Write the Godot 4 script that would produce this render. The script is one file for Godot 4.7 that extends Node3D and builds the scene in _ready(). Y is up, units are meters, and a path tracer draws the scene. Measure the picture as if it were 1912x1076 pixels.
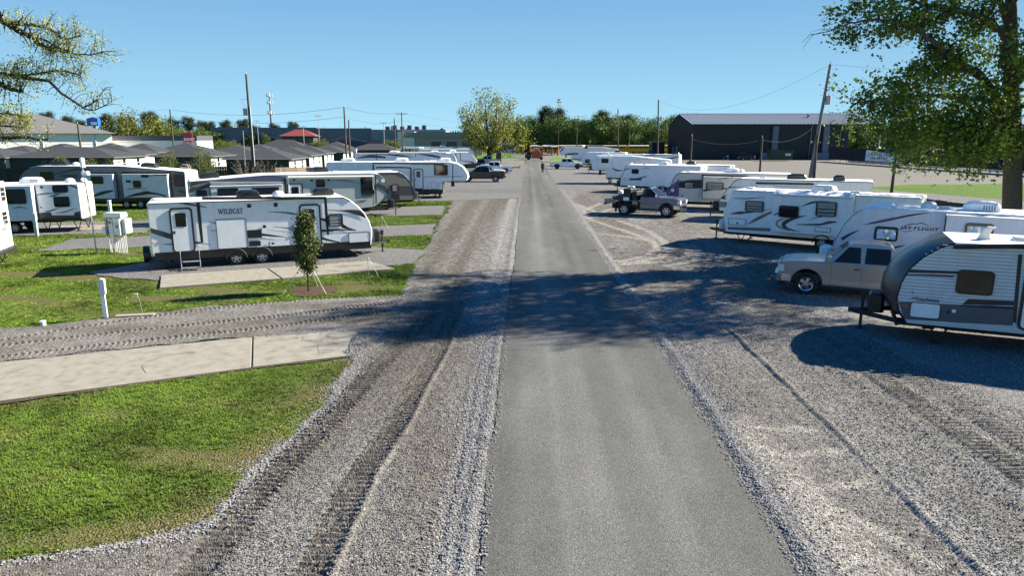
extends Node3D
# A trailer park seen from a low drone: asphalt road between gravel verges, trailers on both sides.
# x is to the right of the road, -z runs along it away from the camera; metres.

func _ready() -> void:
	var cam := Camera3D.new()
	cam.name = "camera"
	add_child(cam)
	cam.position = Vector3(0, 5.4, 0)
	cam.rotation = Vector3(deg_to_rad(-12.3), deg_to_rad(1.3), 0)
	cam.fov = 45.77
	cam.near = 0.1
	cam.far = 3000.0
	cam.current = true
	var we := WorldEnvironment.new()
	we.name = "environment"
	var env := Environment.new()
	env.background_mode = Environment.BG_SKY
	var sky := Sky.new()
	var sm := ProceduralSkyMaterial.new()
	sm.sky_top_color = lin(0.0, 0.055, 0.19)
	sm.sky_horizon_color = lin(0.150, 0.268, 0.33)
	sm.sky_curve = 0.165
	sm.ground_horizon_color = Color(0.45, 0.45, 0.42)
	sm.ground_bottom_color = Color(0.25, 0.25, 0.22)
	sm.sun_angle_max = 12.0
	sm.sky_energy_multiplier = 1.0
	sky.sky_material = sm
	env.sky = sky
	env.tonemap_mode = Environment.TONE_MAPPER_LINEAR
	env.tonemap_exposure = 3.05
	env.sdfgi_enabled = true
	env.ssao_enabled = true
	env.ssil_enabled = true
	we.environment = env
	add_child(we)
	var sun := DirectionalLight3D.new()
	sun.name = "sun"
	add_child(sun)
	# shadows fall to the left and a little towards the camera
	sun.look_at_from_position(Vector3.ZERO, Vector3(-0.94, -0.637, 0.34), Vector3.UP)
	sun.light_energy = 1.6
	sun.light_color = Color(1.0, 0.965, 0.893)
	sun.light_angular_distance = 0.5
	sun.shadow_enabled = true
	rng.seed = 1
	rv_mats()
	make_ground()
	make_buildings()
	make_trees()
	make_trailers()
	make_vehicles()
	make_misc()

# ------------------------------------------------------------ helpers
var M := {}
var used := {}
var rng := RandomNumberGenerator.new()

func lin(r: float, g: float, b: float) -> Color:
	return Color(r, g, b).linear_to_srgb()

func pm(key: String, r := 0.5, g := 0.5, b := 0.5, rough := 0.6, metal := 0.0) -> StandardMaterial3D:
	if M.has(key):
		return M[key]
	var m := StandardMaterial3D.new()
	m.resource_name = key
	m.albedo_color = lin(r, g, b)
	m.roughness = rough
	m.metallic = metal
	M[key] = m
	return m

class MB:
	var v := PackedVector3Array()
	var n := PackedVector3Array()
	var c := PackedColorArray()
	var uv := PackedVector2Array()
	var ix := PackedInt32Array()
	var col := Color(1, 1, 1)
	func vert(p: Vector3, nn: Vector3) -> int:
		v.append(p); n.append(nn); c.append(col)
		return v.size() - 1
	func tri3(a: int, b: int, d: int) -> void:
		# clockwise as seen from the side the normals point to
		if (v[d] - v[a]).cross(v[b] - v[a]).dot(n[a] + n[b] + n[d]) >= 0.0:
			ix.append(a); ix.append(b); ix.append(d)
		else:
			ix.append(a); ix.append(d); ix.append(b)
	func tri(a: Vector3, b: Vector3, d: Vector3, nn := Vector3.ZERO) -> void:
		if nn == Vector3.ZERO:
			nn = (d - a).cross(b - a).normalized()
		tri3(vert(a, nn), vert(b, nn), vert(d, nn))
	func quad(a: Vector3, b: Vector3, d: Vector3, e: Vector3, nn := Vector3.ZERO) -> void:
		if nn == Vector3.ZERO:
			nn = (d - a).cross(b - a).normalized()
		var i := vert(a, nn); var j := vert(b, nn); var k := vert(d, nn); var l := vert(e, nn)
		tri3(i, j, k); tri3(i, k, l)
	func quadn(p: Array, nn: Array) -> void:
		var i := vert(p[0], nn[0]); var j := vert(p[1], nn[1]); var k := vert(p[2], nn[2]); var l := vert(p[3], nn[3])
		tri3(i, j, k); tri3(i, k, l)
	func box(lo: Vector3, hi: Vector3, t := Transform3D()) -> void:
		var p := []
		for i in 8:
			p.append(t * Vector3(hi.x if i & 1 else lo.x, hi.y if i & 2 else lo.y, hi.z if i & 4 else lo.z))
		var b := t.basis.orthonormalized()
		quad(p[0], p[1], p[3], p[2], -b.z); quad(p[4], p[5], p[7], p[6], b.z)
		quad(p[0], p[2], p[6], p[4], -b.x); quad(p[1], p[3], p[7], p[5], b.x)
		quad(p[0], p[1], p[5], p[4], -b.y); quad(p[2], p[3], p[7], p[6], b.y)
	func cbox(c0: Vector3, s: Vector3, t := Transform3D()) -> void:
		box(c0 - s / 2, c0 + s / 2, t)
	# box with chamfered upright and top edges
	func rbox(lo: Vector3, hi: Vector3, r: float) -> void:
		var s := func(y: float, k: float) -> PackedVector3Array:
			return PackedVector3Array([Vector3(lo.x + k + r, y, lo.z + k), Vector3(hi.x - k - r, y, lo.z + k), Vector3(hi.x - k, y, lo.z + k + r), Vector3(hi.x - k, y, hi.z - k - r), Vector3(hi.x - k - r, y, hi.z - k), Vector3(lo.x + k + r, y, hi.z - k), Vector3(lo.x + k, y, hi.z - k - r), Vector3(lo.x + k, y, lo.z + k + r)])
		loft([s.call(lo.y, 0.0), s.call(hi.y - r, 0.0), s.call(hi.y, r * 0.8)], true, true, false)
	# rings of equal length joined, optionally capped; normals flat or smooth around
	func loft(rings: Array, closed := true, caps := true, smooth := true) -> void:
		var m: int = rings[0].size()
		var mid := []
		for r in rings:
			var cc := Vector3.ZERO
			for p in r: cc += p
			mid.append(cc / m)
		if smooth:
			var base := v.size()
			for k in rings.size():
				for i in m:
					var a: Vector3 = rings[k][(i + 1) % m] - rings[k][(i - 1 + m) % m]
					var up: Vector3 = rings[mini(k + 1, rings.size() - 1)][i] - rings[maxi(k - 1, 0)][i]
					var nn := a.cross(up).normalized()
					if nn.dot(rings[k][i] - mid[k]) < 0.0: nn = -nn
					vert(rings[k][i], nn)
			for k in rings.size() - 1:
				for i in (m if closed else m - 1):
					var a := base + k * m + i; var b := base + k * m + (i + 1) % m
					tri3(a, b, b + m); tri3(a, b + m, a + m)
		else:
			for k in rings.size() - 1:
				for i in (m if closed else m - 1):
					var p0: Vector3 = rings[k][i]; var p1: Vector3 = rings[k][(i + 1) % m]; var p2: Vector3 = rings[k + 1][(i + 1) % m]; var p3: Vector3 = rings[k + 1][i]
					var nn := (p2 - p0).cross(p3 - p1).normalized()
					var cc: Vector3 = (mid[k] + mid[k + 1]) / 2.0
					if nn.dot((p0 + p1 + p2 + p3) / 4.0 - cc) < 0.0: nn = -nn
					quad(p0, p1, p2, p3, nn)
		if caps:
			for e in [0, rings.size() - 1]:
				var o: Vector3 = mid[0] - mid[rings.size() - 1]
				if e != 0: o = -o
				for i in range(1, m - 1):
					var nn: Vector3 = (rings[e][i] - rings[e][0]).cross(rings[e][i + 1] - rings[e][0]).normalized()
					if nn == Vector3.ZERO: continue
					if nn.dot(o) < 0.0: nn = -nn
					tri(rings[e][0], rings[e][i], rings[e][i + 1], nn)
	static func frame(d: Vector3) -> Basis:
		var u := d.cross(Vector3.UP)
		if u.length() < 0.02: u = d.cross(Vector3.RIGHT)
		u = u.normalized()
		return Basis(u, d, u.cross(d).normalized())
	func tube(a: Vector3, b: Vector3, r0: float, r1 := -1.0, m := 8, caps := true) -> void:
		if r1 < 0.0: r1 = r0
		pipe([a, b], [r0, r1], m, caps)
	func pipe(pts: Array, rad: Array, m := 8, caps := true) -> void:
		var rings := []
		var f := Basis()
		for k in pts.size():
			var d: Vector3 = (pts[mini(k + 1, pts.size() - 1)] - pts[maxi(k - 1, 0)]).normalized()
			if k == 0: f = frame(d)
			else:
				var u: Vector3 = f.x - d * f.x.dot(d)
				u = u.normalized()
				f = Basis(u, d, u.cross(d))
			var r := PackedVector3Array()
			for i in m:
				var a := TAU * i / m
				r.append(pts[k] + (f.x * cos(a) + f.z * sin(a)) * rad[mini(k, rad.size() - 1)])
			rings.append(r)
		loft(rings, true, caps, true)
	# flat polygon (x, y) at depth z facing +z or -z
	func poly(p: PackedVector2Array, z: float, dir := 1.0, t := Transform3D()) -> void:
		var tr := Geometry2D.triangulate_polygon(p)
		var nn := (t.basis * Vector3(0, 0, dir)).normalized()
		for i in range(0, tr.size(), 3):
			var a := p[tr[i]]; var b := p[tr[i + 1]]; var d := p[tr[i + 2]]
			tri(t * Vector3(a.x, a.y, z), t * Vector3(b.x, b.y, z), t * Vector3(d.x, d.y, z), nn)
	# polygon (x, y) extruded from z0 to z1 with a chamfer b on both rims
	func prism(p: PackedVector2Array, z0: float, z1: float, b := 0.0, t := Transform3D(), smooth_deg := 0.0) -> void:
		var inn := p if b == 0.0 else MB.inset(p, b)
		if b > 0.0 and Geometry2D.triangulate_polygon(inn).is_empty():
			b = 0.0
			inn = p
		if Geometry2D.triangulate_polygon(inn).is_empty(): print("untriangulated ", p)
		poly(inn, z1, 1.0, t); poly(inn, z0, -1.0, t)
		rim(p, inn, z0, z1, b, t, smooth_deg, [])
	func rim(p: PackedVector2Array, inn: PackedVector2Array, z0: float, z1: float, b: float, t: Transform3D, smooth_deg: float, only: Array) -> void:
		var m := p.size()
		var s := 1.0 if MB.area(p) > 0 else -1.0
		var en := []
		for i in m:
			var d := (p[(i + 1) % m] - p[i]).normalized()
			en.append(Vector2(d.y, -d.x) * s)
		for i in m:
			if only.size() and not only.has(i): continue
			var j := (i + 1) % m
			var e: Vector2 = en[i]
			var na := e; var nb := e
			if smooth_deg > 0.0:
				var ea: Vector2 = en[(i - 1 + m) % m]
				var eb: Vector2 = en[j]
				if rad_to_deg(abs(e.angle_to(ea))) < smooth_deg: na = (e + ea).normalized()
				if rad_to_deg(abs(e.angle_to(eb))) < smooth_deg: nb = (e + eb).normalized()
			var A := t.basis * Vector3(na.x, na.y, 0); var Bn := t.basis * Vector3(nb.x, nb.y, 0)
			A = A.normalized(); Bn = Bn.normalized()
			quadn([t * Vector3(p[i].x, p[i].y, z0 + b), t * Vector3(p[j].x, p[j].y, z0 + b), t * Vector3(p[j].x, p[j].y, z1 - b), t * Vector3(p[i].x, p[i].y, z1 - b)], [A, Bn, Bn, A])
			if b > 0.0:
				for k in [1.0, -1.0]:
					var zz := z1 if k > 0 else z0
					var q := (t.basis * Vector3(0, 0, k)).normalized()
					quadn([t * Vector3(p[i].x, p[i].y, zz - b * k), t * Vector3(p[j].x, p[j].y, zz - b * k), t * Vector3(inn[j].x, inn[j].y, zz), t * Vector3(inn[i].x, inn[i].y, zz)], [(A + q).normalized(), (Bn + q).normalized(), (Bn + q * 2).normalized(), (A + q * 2).normalized()])
	static func area(p: PackedVector2Array) -> float:
		var a := 0.0
		for i in p.size():
			var j := (i + 1) % p.size()
			a += p[i].x * p[j].y - p[j].x * p[i].y
		return a / 2.0
	static func inset(p: PackedVector2Array, b: float) -> PackedVector2Array:
		var o := PackedVector2Array()
		var m := p.size()
		var s := 1.0 if area(p) > 0 else -1.0
		for i in m:
			var d0 := (p[i] - p[(i - 1 + m) % m]).normalized(); var d1 := (p[(i + 1) % m] - p[i]).normalized()
			var n0 := Vector2(-d0.y, d0.x) * s; var n1 := Vector2(-d1.y, d1.x) * s
			var q := (n0 + n1)
			q = q / maxf(q.length_squared() / 2.0, 0.3)
			o.append(p[i] + q * b)
		return o
	func mesh() -> ArrayMesh:
		var a := []
		a.resize(Mesh.ARRAY_MAX)
		a[Mesh.ARRAY_VERTEX] = v; a[Mesh.ARRAY_NORMAL] = n; a[Mesh.ARRAY_COLOR] = c; a[Mesh.ARRAY_INDEX] = ix
		if uv.size() == v.size(): a[Mesh.ARRAY_TEX_UV] = uv
		var m := ArrayMesh.new()
		m.add_surface_from_arrays(Mesh.PRIMITIVE_TRIANGLES, a)
		return m

func P2(a: Array) -> PackedVector2Array:
	var o := PackedVector2Array()
	for i in range(0, a.size(), 2): o.append(Vector2(a[i], a[i + 1]))
	return o

# rounded rectangle
func rr(x0: float, y0: float, x1: float, y1: float, r: float, seg := 3) -> PackedVector2Array:
	var o := PackedVector2Array()
	r = minf(r, minf(x1 - x0, y1 - y0) * 0.49)
	for q in [[x1 - r, y1 - r, 0], [x0 + r, y1 - r, 1], [x0 + r, y0 + r, 2], [x1 - r, y0 + r, 3]]:
		for k in seg + 1:
			var a: float = (q[2] + float(k) / seg) * PI / 2
			o.append(Vector2(q[0] + r * cos(a), q[1] + r * sin(a)))
	return o

# smooth curve through points, Catmull-Rom
func crv(p: PackedVector2Array, seg := 5, closed := false) -> PackedVector2Array:
	var o := PackedVector2Array()
	var m := p.size()
	for i in (m if closed else m - 1):
		var a := p[(i - 1 + m) % m] if closed else p[maxi(i - 1, 0)]
		var d := p[(i + 2) % m] if closed else p[mini(i + 2, m - 1)]
		for k in seg: o.append(p[i].cubic_interpolate(p[(i + 1) % m], a, d, float(k) / seg))
	if not closed: o.append(p[m - 1])
	return o

# tapering brush stroke [x, y, width, ...] as a polygon
func stroke(a: Array, seg := 4) -> PackedVector2Array:
	var c := PackedVector2Array(); var w := PackedVector2Array()
	for i in range(0, a.size(), 3):
		c.append(Vector2(a[i], a[i + 1])); w.append(Vector2(maxf(a[i + 2], 0.004), 0))
	c = crv(c, seg); w = crv(w, seg)
	var l := PackedVector2Array(); var r := PackedVector2Array()
	for i in c.size():
		var d := (c[mini(i + 1, c.size() - 1)] - c[maxi(i - 1, 0)]).normalized()
		var q := Vector2(-d.y, d.x) * w[i].x / 2
		l.append(c[i] + q); r.append(c[i] - q)
	r.reverse()
	l.append_array(r)
	return l

func numbered(called: String) -> String:
	used[called] = used.get(called, -1) + 1
	return called if used[called] == 0 else "%s_%03d" % [called, used[called]]

func tag(o: Node3D, label: String, category := "", group := "", kind := "") -> Node3D:
	o.set_meta("label", label)
	if category: o.set_meta("category", category)
	if group: o.set_meta("group", group)
	if kind: o.set_meta("kind", kind)
	return o

func thing(called: String, label: String, category: String, x: float, d: float, deg := 0.0, group := "", y := 0.0) -> Node3D:
	var o := Node3D.new()
	o.name = numbered(called)
	add_child(o)
	o.position = Vector3(x, y, -d)
	o.rotation.y = deg_to_rad(deg)
	return tag(o, label, category, group)

func put(parent: Node3D, called: String, mb: MB, mt: Material, label := "") -> MeshInstance3D:
	var o := MeshInstance3D.new()
	o.name = called
	o.mesh = mb.mesh()
	o.material_override = mt
	parent.add_child(o, true)
	if label: o.set_meta("label", label)
	return o

func share(parent: Node3D, called: String, me: Mesh, mt: Material, t := Transform3D()) -> MeshInstance3D:
	var o := MeshInstance3D.new()
	o.name = called
	o.mesh = me
	o.material_override = mt
	o.transform = t
	parent.add_child(o, true)
	return o

func copy_of(o: Node3D, label: String, x: float, d: float, deg: float, s := Vector3.ONE, group := "") -> Node3D:
	var c: Node3D = o.duplicate()
	var re := RegEx.create_from_string("_\\d{3}$")
	c.name = numbered(re.sub(o.name, ""))
	add_child(c)
	c.position = Vector3(x, o.position.y, -d)
	c.rotation = Vector3(0, deg_to_rad(deg), 0)
	c.scale = s
	c.set_meta("label", label)
	if group: c.set_meta("group", group)
	return c

func setting(called: String, mb: MB, mt: Material, parent: Node3D = null) -> MeshInstance3D:
	var o := put(parent if parent else self as Node3D, numbered(called) if parent == null else called, mb, mt)
	if parent == null: o.set_meta("kind", "structure")
	return o

func words(parent: Node3D, s: String, x: float, y: float, z: float, h: float, mt: Material, squeeze := 1.0, serif := false, italic := 0.0, called := "lettering", yaw := 0.0) -> MeshInstance3D:
	var f := SystemFont.new()
	f.font_names = PackedStringArray(["Droid Serif" if serif else "Droid Sans"])
	f.font_weight = 700
	var t := TextMesh.new()
	t.text = s
	t.font = f
	t.font_size = 64
	t.pixel_size = h / 46.0
	t.depth = 0.006
	t.horizontal_alignment = HORIZONTAL_ALIGNMENT_LEFT
	t.vertical_alignment = VERTICAL_ALIGNMENT_BOTTOM
	var o := MeshInstance3D.new()
	o.name = called
	o.mesh = t
	o.material_override = mt
	o.transform = Transform3D(Basis(Vector3.UP, yaw) * Basis(Vector3(squeeze, 0, 0), Vector3(italic, 1, 0), Vector3(0, 0, 1)), Vector3(x, y, z))
	parent.add_child(o, true)
	return o

# ------------------------------------------------------------ ground
var nz := FastNoiseLite.new()
var nz2 := FastNoiseLite.new()

func noise_tex(seed_: int, freq: float, cols_in: Array, size := 1024, cellular := false, octaves := 4, ret := FastNoiseLite.RETURN_CELL_VALUE, gain := 1.0) -> NoiseTexture2D:
	var cols := []
	for c in cols_in: cols.append([c[0], c[1] * gain, c[2] * gain, c[3] * gain])
	var f := FastNoiseLite.new()
	f.seed = seed_; f.frequency = freq
	if cellular:
		f.noise_type = FastNoiseLite.TYPE_CELLULAR
		f.cellular_return_type = ret
		f.fractal_type = FastNoiseLite.FRACTAL_NONE
		f.cellular_jitter = 1.0
	else: f.fractal_octaves = octaves
	var t := NoiseTexture2D.new()
	t.width = size; t.height = size; t.seamless = true; t.seamless_blend_skirt = 0.08
	t.noise = f
	if cols.size():
		var g := Gradient.new()
		var offs := PackedFloat32Array(); var cc := PackedColorArray()
		for c in cols:
			offs.append(c[0]); cc.append(lin(c[1], c[2], c[3]))
		g.offsets = offs; g.colors = cc
		t.color_ramp = g
	return t

func ground_mat(key: String, tex: Texture2D, size: float, bump: Texture2D = null, depth := 1.0, rough := 0.95) -> StandardMaterial3D:
	var m := pm(key, 1, 1, 1, rough)
	m.albedo_texture = tex
	m.uv1_triplanar = true; m.uv1_world_triplanar = true
	m.uv1_scale = Vector3.ONE / size
	m.vertex_color_use_as_albedo = true
	m.metallic_specular = 0.25
	if bump:
		m.heightmap_enabled = true
		m.heightmap_texture = bump
		m.heightmap_scale = depth
	return m

# a grid of cells; h(x, d) gives height, c(x, d) colour, keep(x, d) tells which cells stay
func field(called: String, mt: Material, x0: float, x1: float, d0: float, d1: float, step: float, h: Callable, c: Callable, keep = null, step_d := 0.0) -> MeshInstance3D:
	if step_d == 0.0: step_d = step
	var nx := int(ceil((x1 - x0) / step)) + 1; var nd := int(ceil((d1 - d0) / step_d)) + 1
	var b := MB.new()
	b.v.resize(nx * nd); b.n.resize(nx * nd); b.c.resize(nx * nd)
	var hh := PackedFloat32Array(); hh.resize(nx * nd)
	for j in nd:
		var d := minf(d0 + j * step_d, d1)
		for i in nx:
			var x := minf(x0 + i * step, x1)
			var y: float = h.call(x, d)
			hh[j * nx + i] = y
			b.v[j * nx + i] = Vector3(x, y, -d)
			b.c[j * nx + i] = c.call(x, d) * 0.5
	for j in nd:
		for i in nx:
			var a := hh[j * nx + mini(i + 1, nx - 1)] - hh[j * nx + maxi(i - 1, 0)]
			var e := hh[mini(j + 1, nd - 1) * nx + i] - hh[maxi(j - 1, 0) * nx + i]
			b.n[j * nx + i] = Vector3(-a / (2 * step), 1.0, e / (2 * step_d)).normalized()
	var has: bool = keep != null
	var ix := PackedInt32Array()
	for j in nd - 1:
		for i in nx - 1:
			if has and not keep.call(x0 + (i + 0.5) * step, d0 + (j + 0.5) * step_d): continue
			var p := j * nx + i
			ix.append(p); ix.append(p + nx); ix.append(p + nx + 1)
			ix.append(p); ix.append(p + nx + 1); ix.append(p + 1)
	b.ix = ix
	return setting(called, b, mt)

# flat patch with a ragged outline
func patch(called: String, mt: Material, pts: Array, y: float, rag := 0.12, step := 0.5, tint := 0.12, wash := Color(1, 1, 1)) -> MeshInstance3D:
	var src := P2(pts)
	var o := PackedVector2Array()
	for i in src.size():
		var a := src[i]; var b := src[(i + 1) % src.size()]
		var k := maxi(1, int(a.distance_to(b) / step))
		for q in k:
			var p := a.lerp(b, float(q) / k)
			o.append(p + Vector2(nz.get_noise_2d(p.x * 60.0, p.y * 60.0), nz.get_noise_2d(p.y * 60.0 + 300.0, p.x * 60.0)) * rag * 2.0)
	var b := MB.new()
	var tr := Geometry2D.triangulate_polygon(o)
	for i in range(0, tr.size(), 3):
		var v := []
		for k in 3: v.append(Vector3(o[tr[i + k]].x, y, -o[tr[i + k]].y))
		b.tri(v[0], v[1], v[2], Vector3.UP)
	for i in b.v.size():
		var q := 1.0 + tint * nz.get_noise_2d(b.v[i].x * 12.0, b.v[i].z * 12.0)
		b.c[i] = Color(q, q, q) * wash * 0.5
	return setting(called, b, mt)

func inside(x: float, d: float, polys: Array) -> bool:
	for p in polys:
		if Geometry2D.is_point_in_polygon(Vector2(x, d), p): return true
	return false

func seg_dist(x: float, d: float, l: Array) -> float:
	var best := 1e9
	for i in range(0, l.size() - 2, 2):
		var a := Vector2(l[i], l[i + 1]); var b := Vector2(l[i + 2], l[i + 3])
		best = minf(best, Vector2(x, d).distance_to(Geometry2D.get_closest_point_to_segment(Vector2(x, d), a, b)))
	return best

func left_edge(d: float) -> float:
	var e := -4.2 - 0.28 * smoothstep(12.5, 10.0, d) - 0.35 * smoothstep(26.0, 20.0, d) * smoothstep(18.5, 21.0, d)
	if d < 9.0: e = -4.48 - (9.0 - d) ** 2 * 1.7
	if d > 24.0: e = -4.55 - (d - 24.0) * 0.055
	e -= 0.5 * smoothstep(16.0, 16.8, d) * smoothstep(19.6, 18.6, d)
	return e + nz.get_noise_2d(d * 26.0, 7.0) * 0.28 + nz.get_noise_2d(d * 90.0, 70.0) * 0.1

func bars(x: float, d: float, c: float, half: float, pitch: float, chevron: float) -> float:
	var q := (x - c) / half
	if absf(q) > 1.15: return 0.0
	var env := 1.0 - smoothstep(0.88, 1.1, absf(q))
	var w := sin(TAU * (d + chevron * absf(q) + nz.get_noise_2d(x * 40.0, d * 40.0) * 0.05) / pitch)
	return env * clampf(w * 1.6, -1.0, 1.0) * (0.75 + 0.5 * nz.get_noise_2d(d * 14.0, c * 50.0))

func track_a(d: float) -> float: return -4.17 + 0.45 * smoothstep(9.0, 14.5, d) + 0.68 * smoothstep(13.5, 21.5, d)
func track_b(d: float) -> float: return -2.72 + 0.22 * smoothstep(10.0, 13.0, d) + 0.2 * smoothstep(13.0, 18.0, d)

func left_h(x: float, d: float) -> float:
	var y := 0.012 + nz.get_noise_2d(x * 130.0, d * 130.0) * 0.016 + nz2.get_noise_2d(x * 700.0, d * 700.0) * 0.011
	y += 0.06 * smoothstep(16.0, 16.8, d) * smoothstep(19.6, 18.6, d) * smoothstep(-3.9, -4.4, x)
	y -= smoothstep(0.0, 0.35, left_edge(d) - x) * 0.12
	if d < 24.0:
		var near := smoothstep(23.5, 20.0, d)
		y += bars(x, d, track_a(d), 0.27, 0.135, 0.02) * 0.042 * near - smoothstep(0.32, 0.2, absf(x - track_a(d))) * 0.012 * near
		y += bars(x, d, track_b(d), 0.24, 0.135, 0.02) * 0.042 * near - smoothstep(0.3, 0.2, absf(x - track_b(d))) * 0.014 * near
		y += smoothstep(0.09, 0.0, absf(x - track_b(d) - 0.27)) * 0.035 * near
	# windrow of stones along the asphalt
	y += smoothstep(0.16, 0.0, absf(x + 0.78 + nz.get_noise_2d(d * 20.0, 3.0) * 0.06)) * 0.035
	y -= smoothstep(0.1, 0.0, absf(x + 1.12 + nz.get_noise_2d(d * 12.0, 9.0) * 0.1)) * 0.02 * (0.5 + nz.get_noise_2d(d * 6.0, 40.0))
	return y

func left_c(x: float, d: float) -> Color:
	var n := nz.get_noise_2d(x * 30.0, d * 9.0)
	var w := clampf(0.42 + n * 0.9, 0.0, 1.0)
	w = maxf(w * 0.85, smoothstep(-1.5, -0.85, x))
	w = maxf(w, smoothstep(0.45, 0.05, x - left_edge(d)) * 0.9)
	if d > 19.5 and d < 32.0: w = maxf(w, smoothstep(-2.4, -1.7, x))
	var ta := smoothstep(0.34, 0.2, absf(x - track_a(d))) * smoothstep(24.0, 20.0, d)
	var tb := smoothstep(0.32, 0.2, absf(x - track_b(d))) * smoothstep(24.0, 20.0, d)
	w *= 1.0 - 0.7 * maxf(ta, tb)
	if d > 26.0:
		var q := nz.get_noise_2d(x * 60.0, d * 1.6)
		w = clampf(0.25 + q * 0.8 + smoothstep(-2.2, -1.2, x) * 0.7, 0, 1)
	var dirt := Color(0.70, 0.635, 0.55)
	var pale := Color(1.22, 1.21, 1.19)
	var c := dirt.lerp(pale, w)
	var k := 1.0 + 0.18 * nz2.get_noise_2d(x * 260.0, d * 260.0)
	if d > 18.0: k *= 1.0 + 0.75 * smoothstep(18.0, 26.0, d) * nz2.get_noise_2d(x * 1300.0, d * 900.0)
	# pale dust line pressed by a tyre
	k *= 1.0 + 0.18 * smoothstep(0.22, 0.05, absf(x + 1.5 + 0.1 * nz.get_noise_2d(d * 9.0, 2.0)))
	return Color(c.r * k, c.g * k, c.b * k)

var dust_lines := [
	[4.33, 46.84, 5.94, 40.62, 6.77, 36.8, 6.56, 34.24, 5.73, 31.99, 4.15, 30.57],
	[6.17, 46.1, 7.27, 40.96, 7.36, 36.81, 7.05, 34.04, 6.23, 31.63, 5.14, 30.7],
	[8.09, 35.86, 8.08, 33.85, 7.42, 31.65, 6.05, 30.37, 4.15, 29.66], [8.58, 35.4, 8.45, 33.03, 7.65, 30.76, 6.1, 29.37],
	[4.09, 58.84, 5.23, 51.23], [6.59, 54.28, 4.13, 47.65], [6.22, 58.89, 4.24, 52.67], [4.13, 57.02, 4.33, 46.84],
	[9.85, 32.28, 7.59, 30.75, 4.22, 30.16], [4.24, 39.7, 5.76, 38.33, 6.7, 36.8]]

func right_h(x: float, d: float) -> float:
	var y := 0.012 + nz.get_noise_2d(x * 120.0, d * 120.0 + 900.0) * 0.015 + nz2.get_noise_2d(x * 700.0, d * 700.0) * 0.011
	var fc := 5.74 + nz.get_noise_2d(d * 6.0, 5.0) * 0.07 + nz.get_noise_2d(d * 45.0, 5.0) * 0.05
	if d < 26.0: y += (smoothstep(0.10, 0.0, absf(x - fc - 0.09)) * 0.034 - smoothstep(0.08, 0.0, absf(x - fc + 0.02)) * 0.016) * (0.8 + nz.get_noise_2d(d * 30.0, 55.0)) * smoothstep(26.0, 21.0, d)
	y += smoothstep(0.2, 0.0, absf(x - 3.72 + nz.get_noise_2d(d * 20.0, 13.0) * 0.08)) * 0.04
	if d < 20.0:
		var f := smoothstep(20.0, 17.0, d)
		y += bars(x, d, 8.15, 0.30, 0.15, 0.0) * 0.055 * f
		y += bars(x, d, 7.35, 0.22, 0.14, 0.0) * 0.026 * f
		y += bars(x, d, 9.05, 0.36, 0.15, 0.0) * 0.055 * f
		y += bars(x, d, 4.85, 0.24, 0.14, 0.0) * 0.045 * (0.5 + nz.get_noise_2d(d * 5.0, 77.0))
		y += bars(x, d, 5.35, 0.22, 0.14, 0.0) * 0.045 * (0.5 + nz.get_noise_2d(d * 5.0, 177.0))
	return y

func right_c(x: float, d: float) -> Color:
	var n := nz.get_noise_2d(x * 26.0, d * 8.0 + 400.0)
	var w := clampf(0.62 + n * 0.8, 0.0, 1.0)
	if x > 7.0 and d < 20.0: w *= 1.0 - 0.65 * maxf(smoothstep(0.5, 0.25, absf(x - 8.15)), smoothstep(0.55, 0.3, absf(x - 9.05)))
	if x > 4.5 and x < 5.7 and d < 14.0: w *= 0.45 + 0.55 * smoothstep(10.5, 14.0, d)
	if d > 23.0 and x < 10.5: w = clampf(0.22 + n * 0.7 + nz.get_noise_2d(x * 80.0, d * 3.0) * 0.4, 0, 1)
	w = maxf(w, smoothstep(4.3, 3.7, x))
	w = maxf(w, smoothstep(0.0, 1.2, x - pale_edge(d)))
	var dirt := Color(0.76, 0.715, 0.645); var pale := Color(1.18, 1.18, 1.18)
	var c := dirt.lerp(pale, w)
	var k := 1.0 + 0.18 * nz2.get_noise_2d(x * 260.0, d * 260.0)
	if d > 18.0: k *= 1.0 + 0.75 * smoothstep(18.0, 26.0, d) * nz2.get_noise_2d(x * 1300.0, d * 900.0)
	if d > 29.0 and d < 64.0 and x < 11.0:
		for l in dust_lines:
			var s := smoothstep(0.34, 0.08, seg_dist(x, d, l))
			if s > 0.0: c = c.lerp(Color(1.7, 1.62, 1.47), s * 0.8)
	# tyre dust lines near the asphalt
	if d < 16.0:
		var s := 0.0
		for l in [[5.3, 8.0, 4.5, 9.6, 4.1, 12.0], [5.5, 10.2, 4.4, 9.9], [5.5, 11.3, 4.2, 11.0, 4.0, 12.5], [5.4, 12.2, 4.1, 12.3], [5.2, 6.0, 4.7, 8.2, 4.25, 10.5]]: s = maxf(s, smoothstep(0.2, 0.04, seg_dist(x, d, l)))
		s = maxf(s, smoothstep(0.5, 0.3, absf(x - 4.25)) * smoothstep(13.5, 10.5, d) * (0.9 + 0.6 * nz.get_noise_2d(x * 60.0, d * 20.0)))
		c = c.lerp(Color(1.6, 1.53, 1.4), clampf(s, 0, 1) * 0.8)
	return Color(c.r * k, c.g * k, c.b * k)

func drive_lines(x: float) -> Array:
	# tyre lines of the drive: distance of each line from the camera row at x
	var u := -x
	return [23.3 - 0.055 * (u - 4.0) ** 2 + 0.0 * u, 21.8 - 0.36 * (u - 4.0) - 0.012 * (u - 4.0) ** 2 + 0.7 * smoothstep(8.0, 4.0, u), 20.4 - 0.36 * (u - 4.0) - 0.012 * (u - 4.0) ** 2 + 0.9 * smoothstep(8.0, 4.0, u)]

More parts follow.
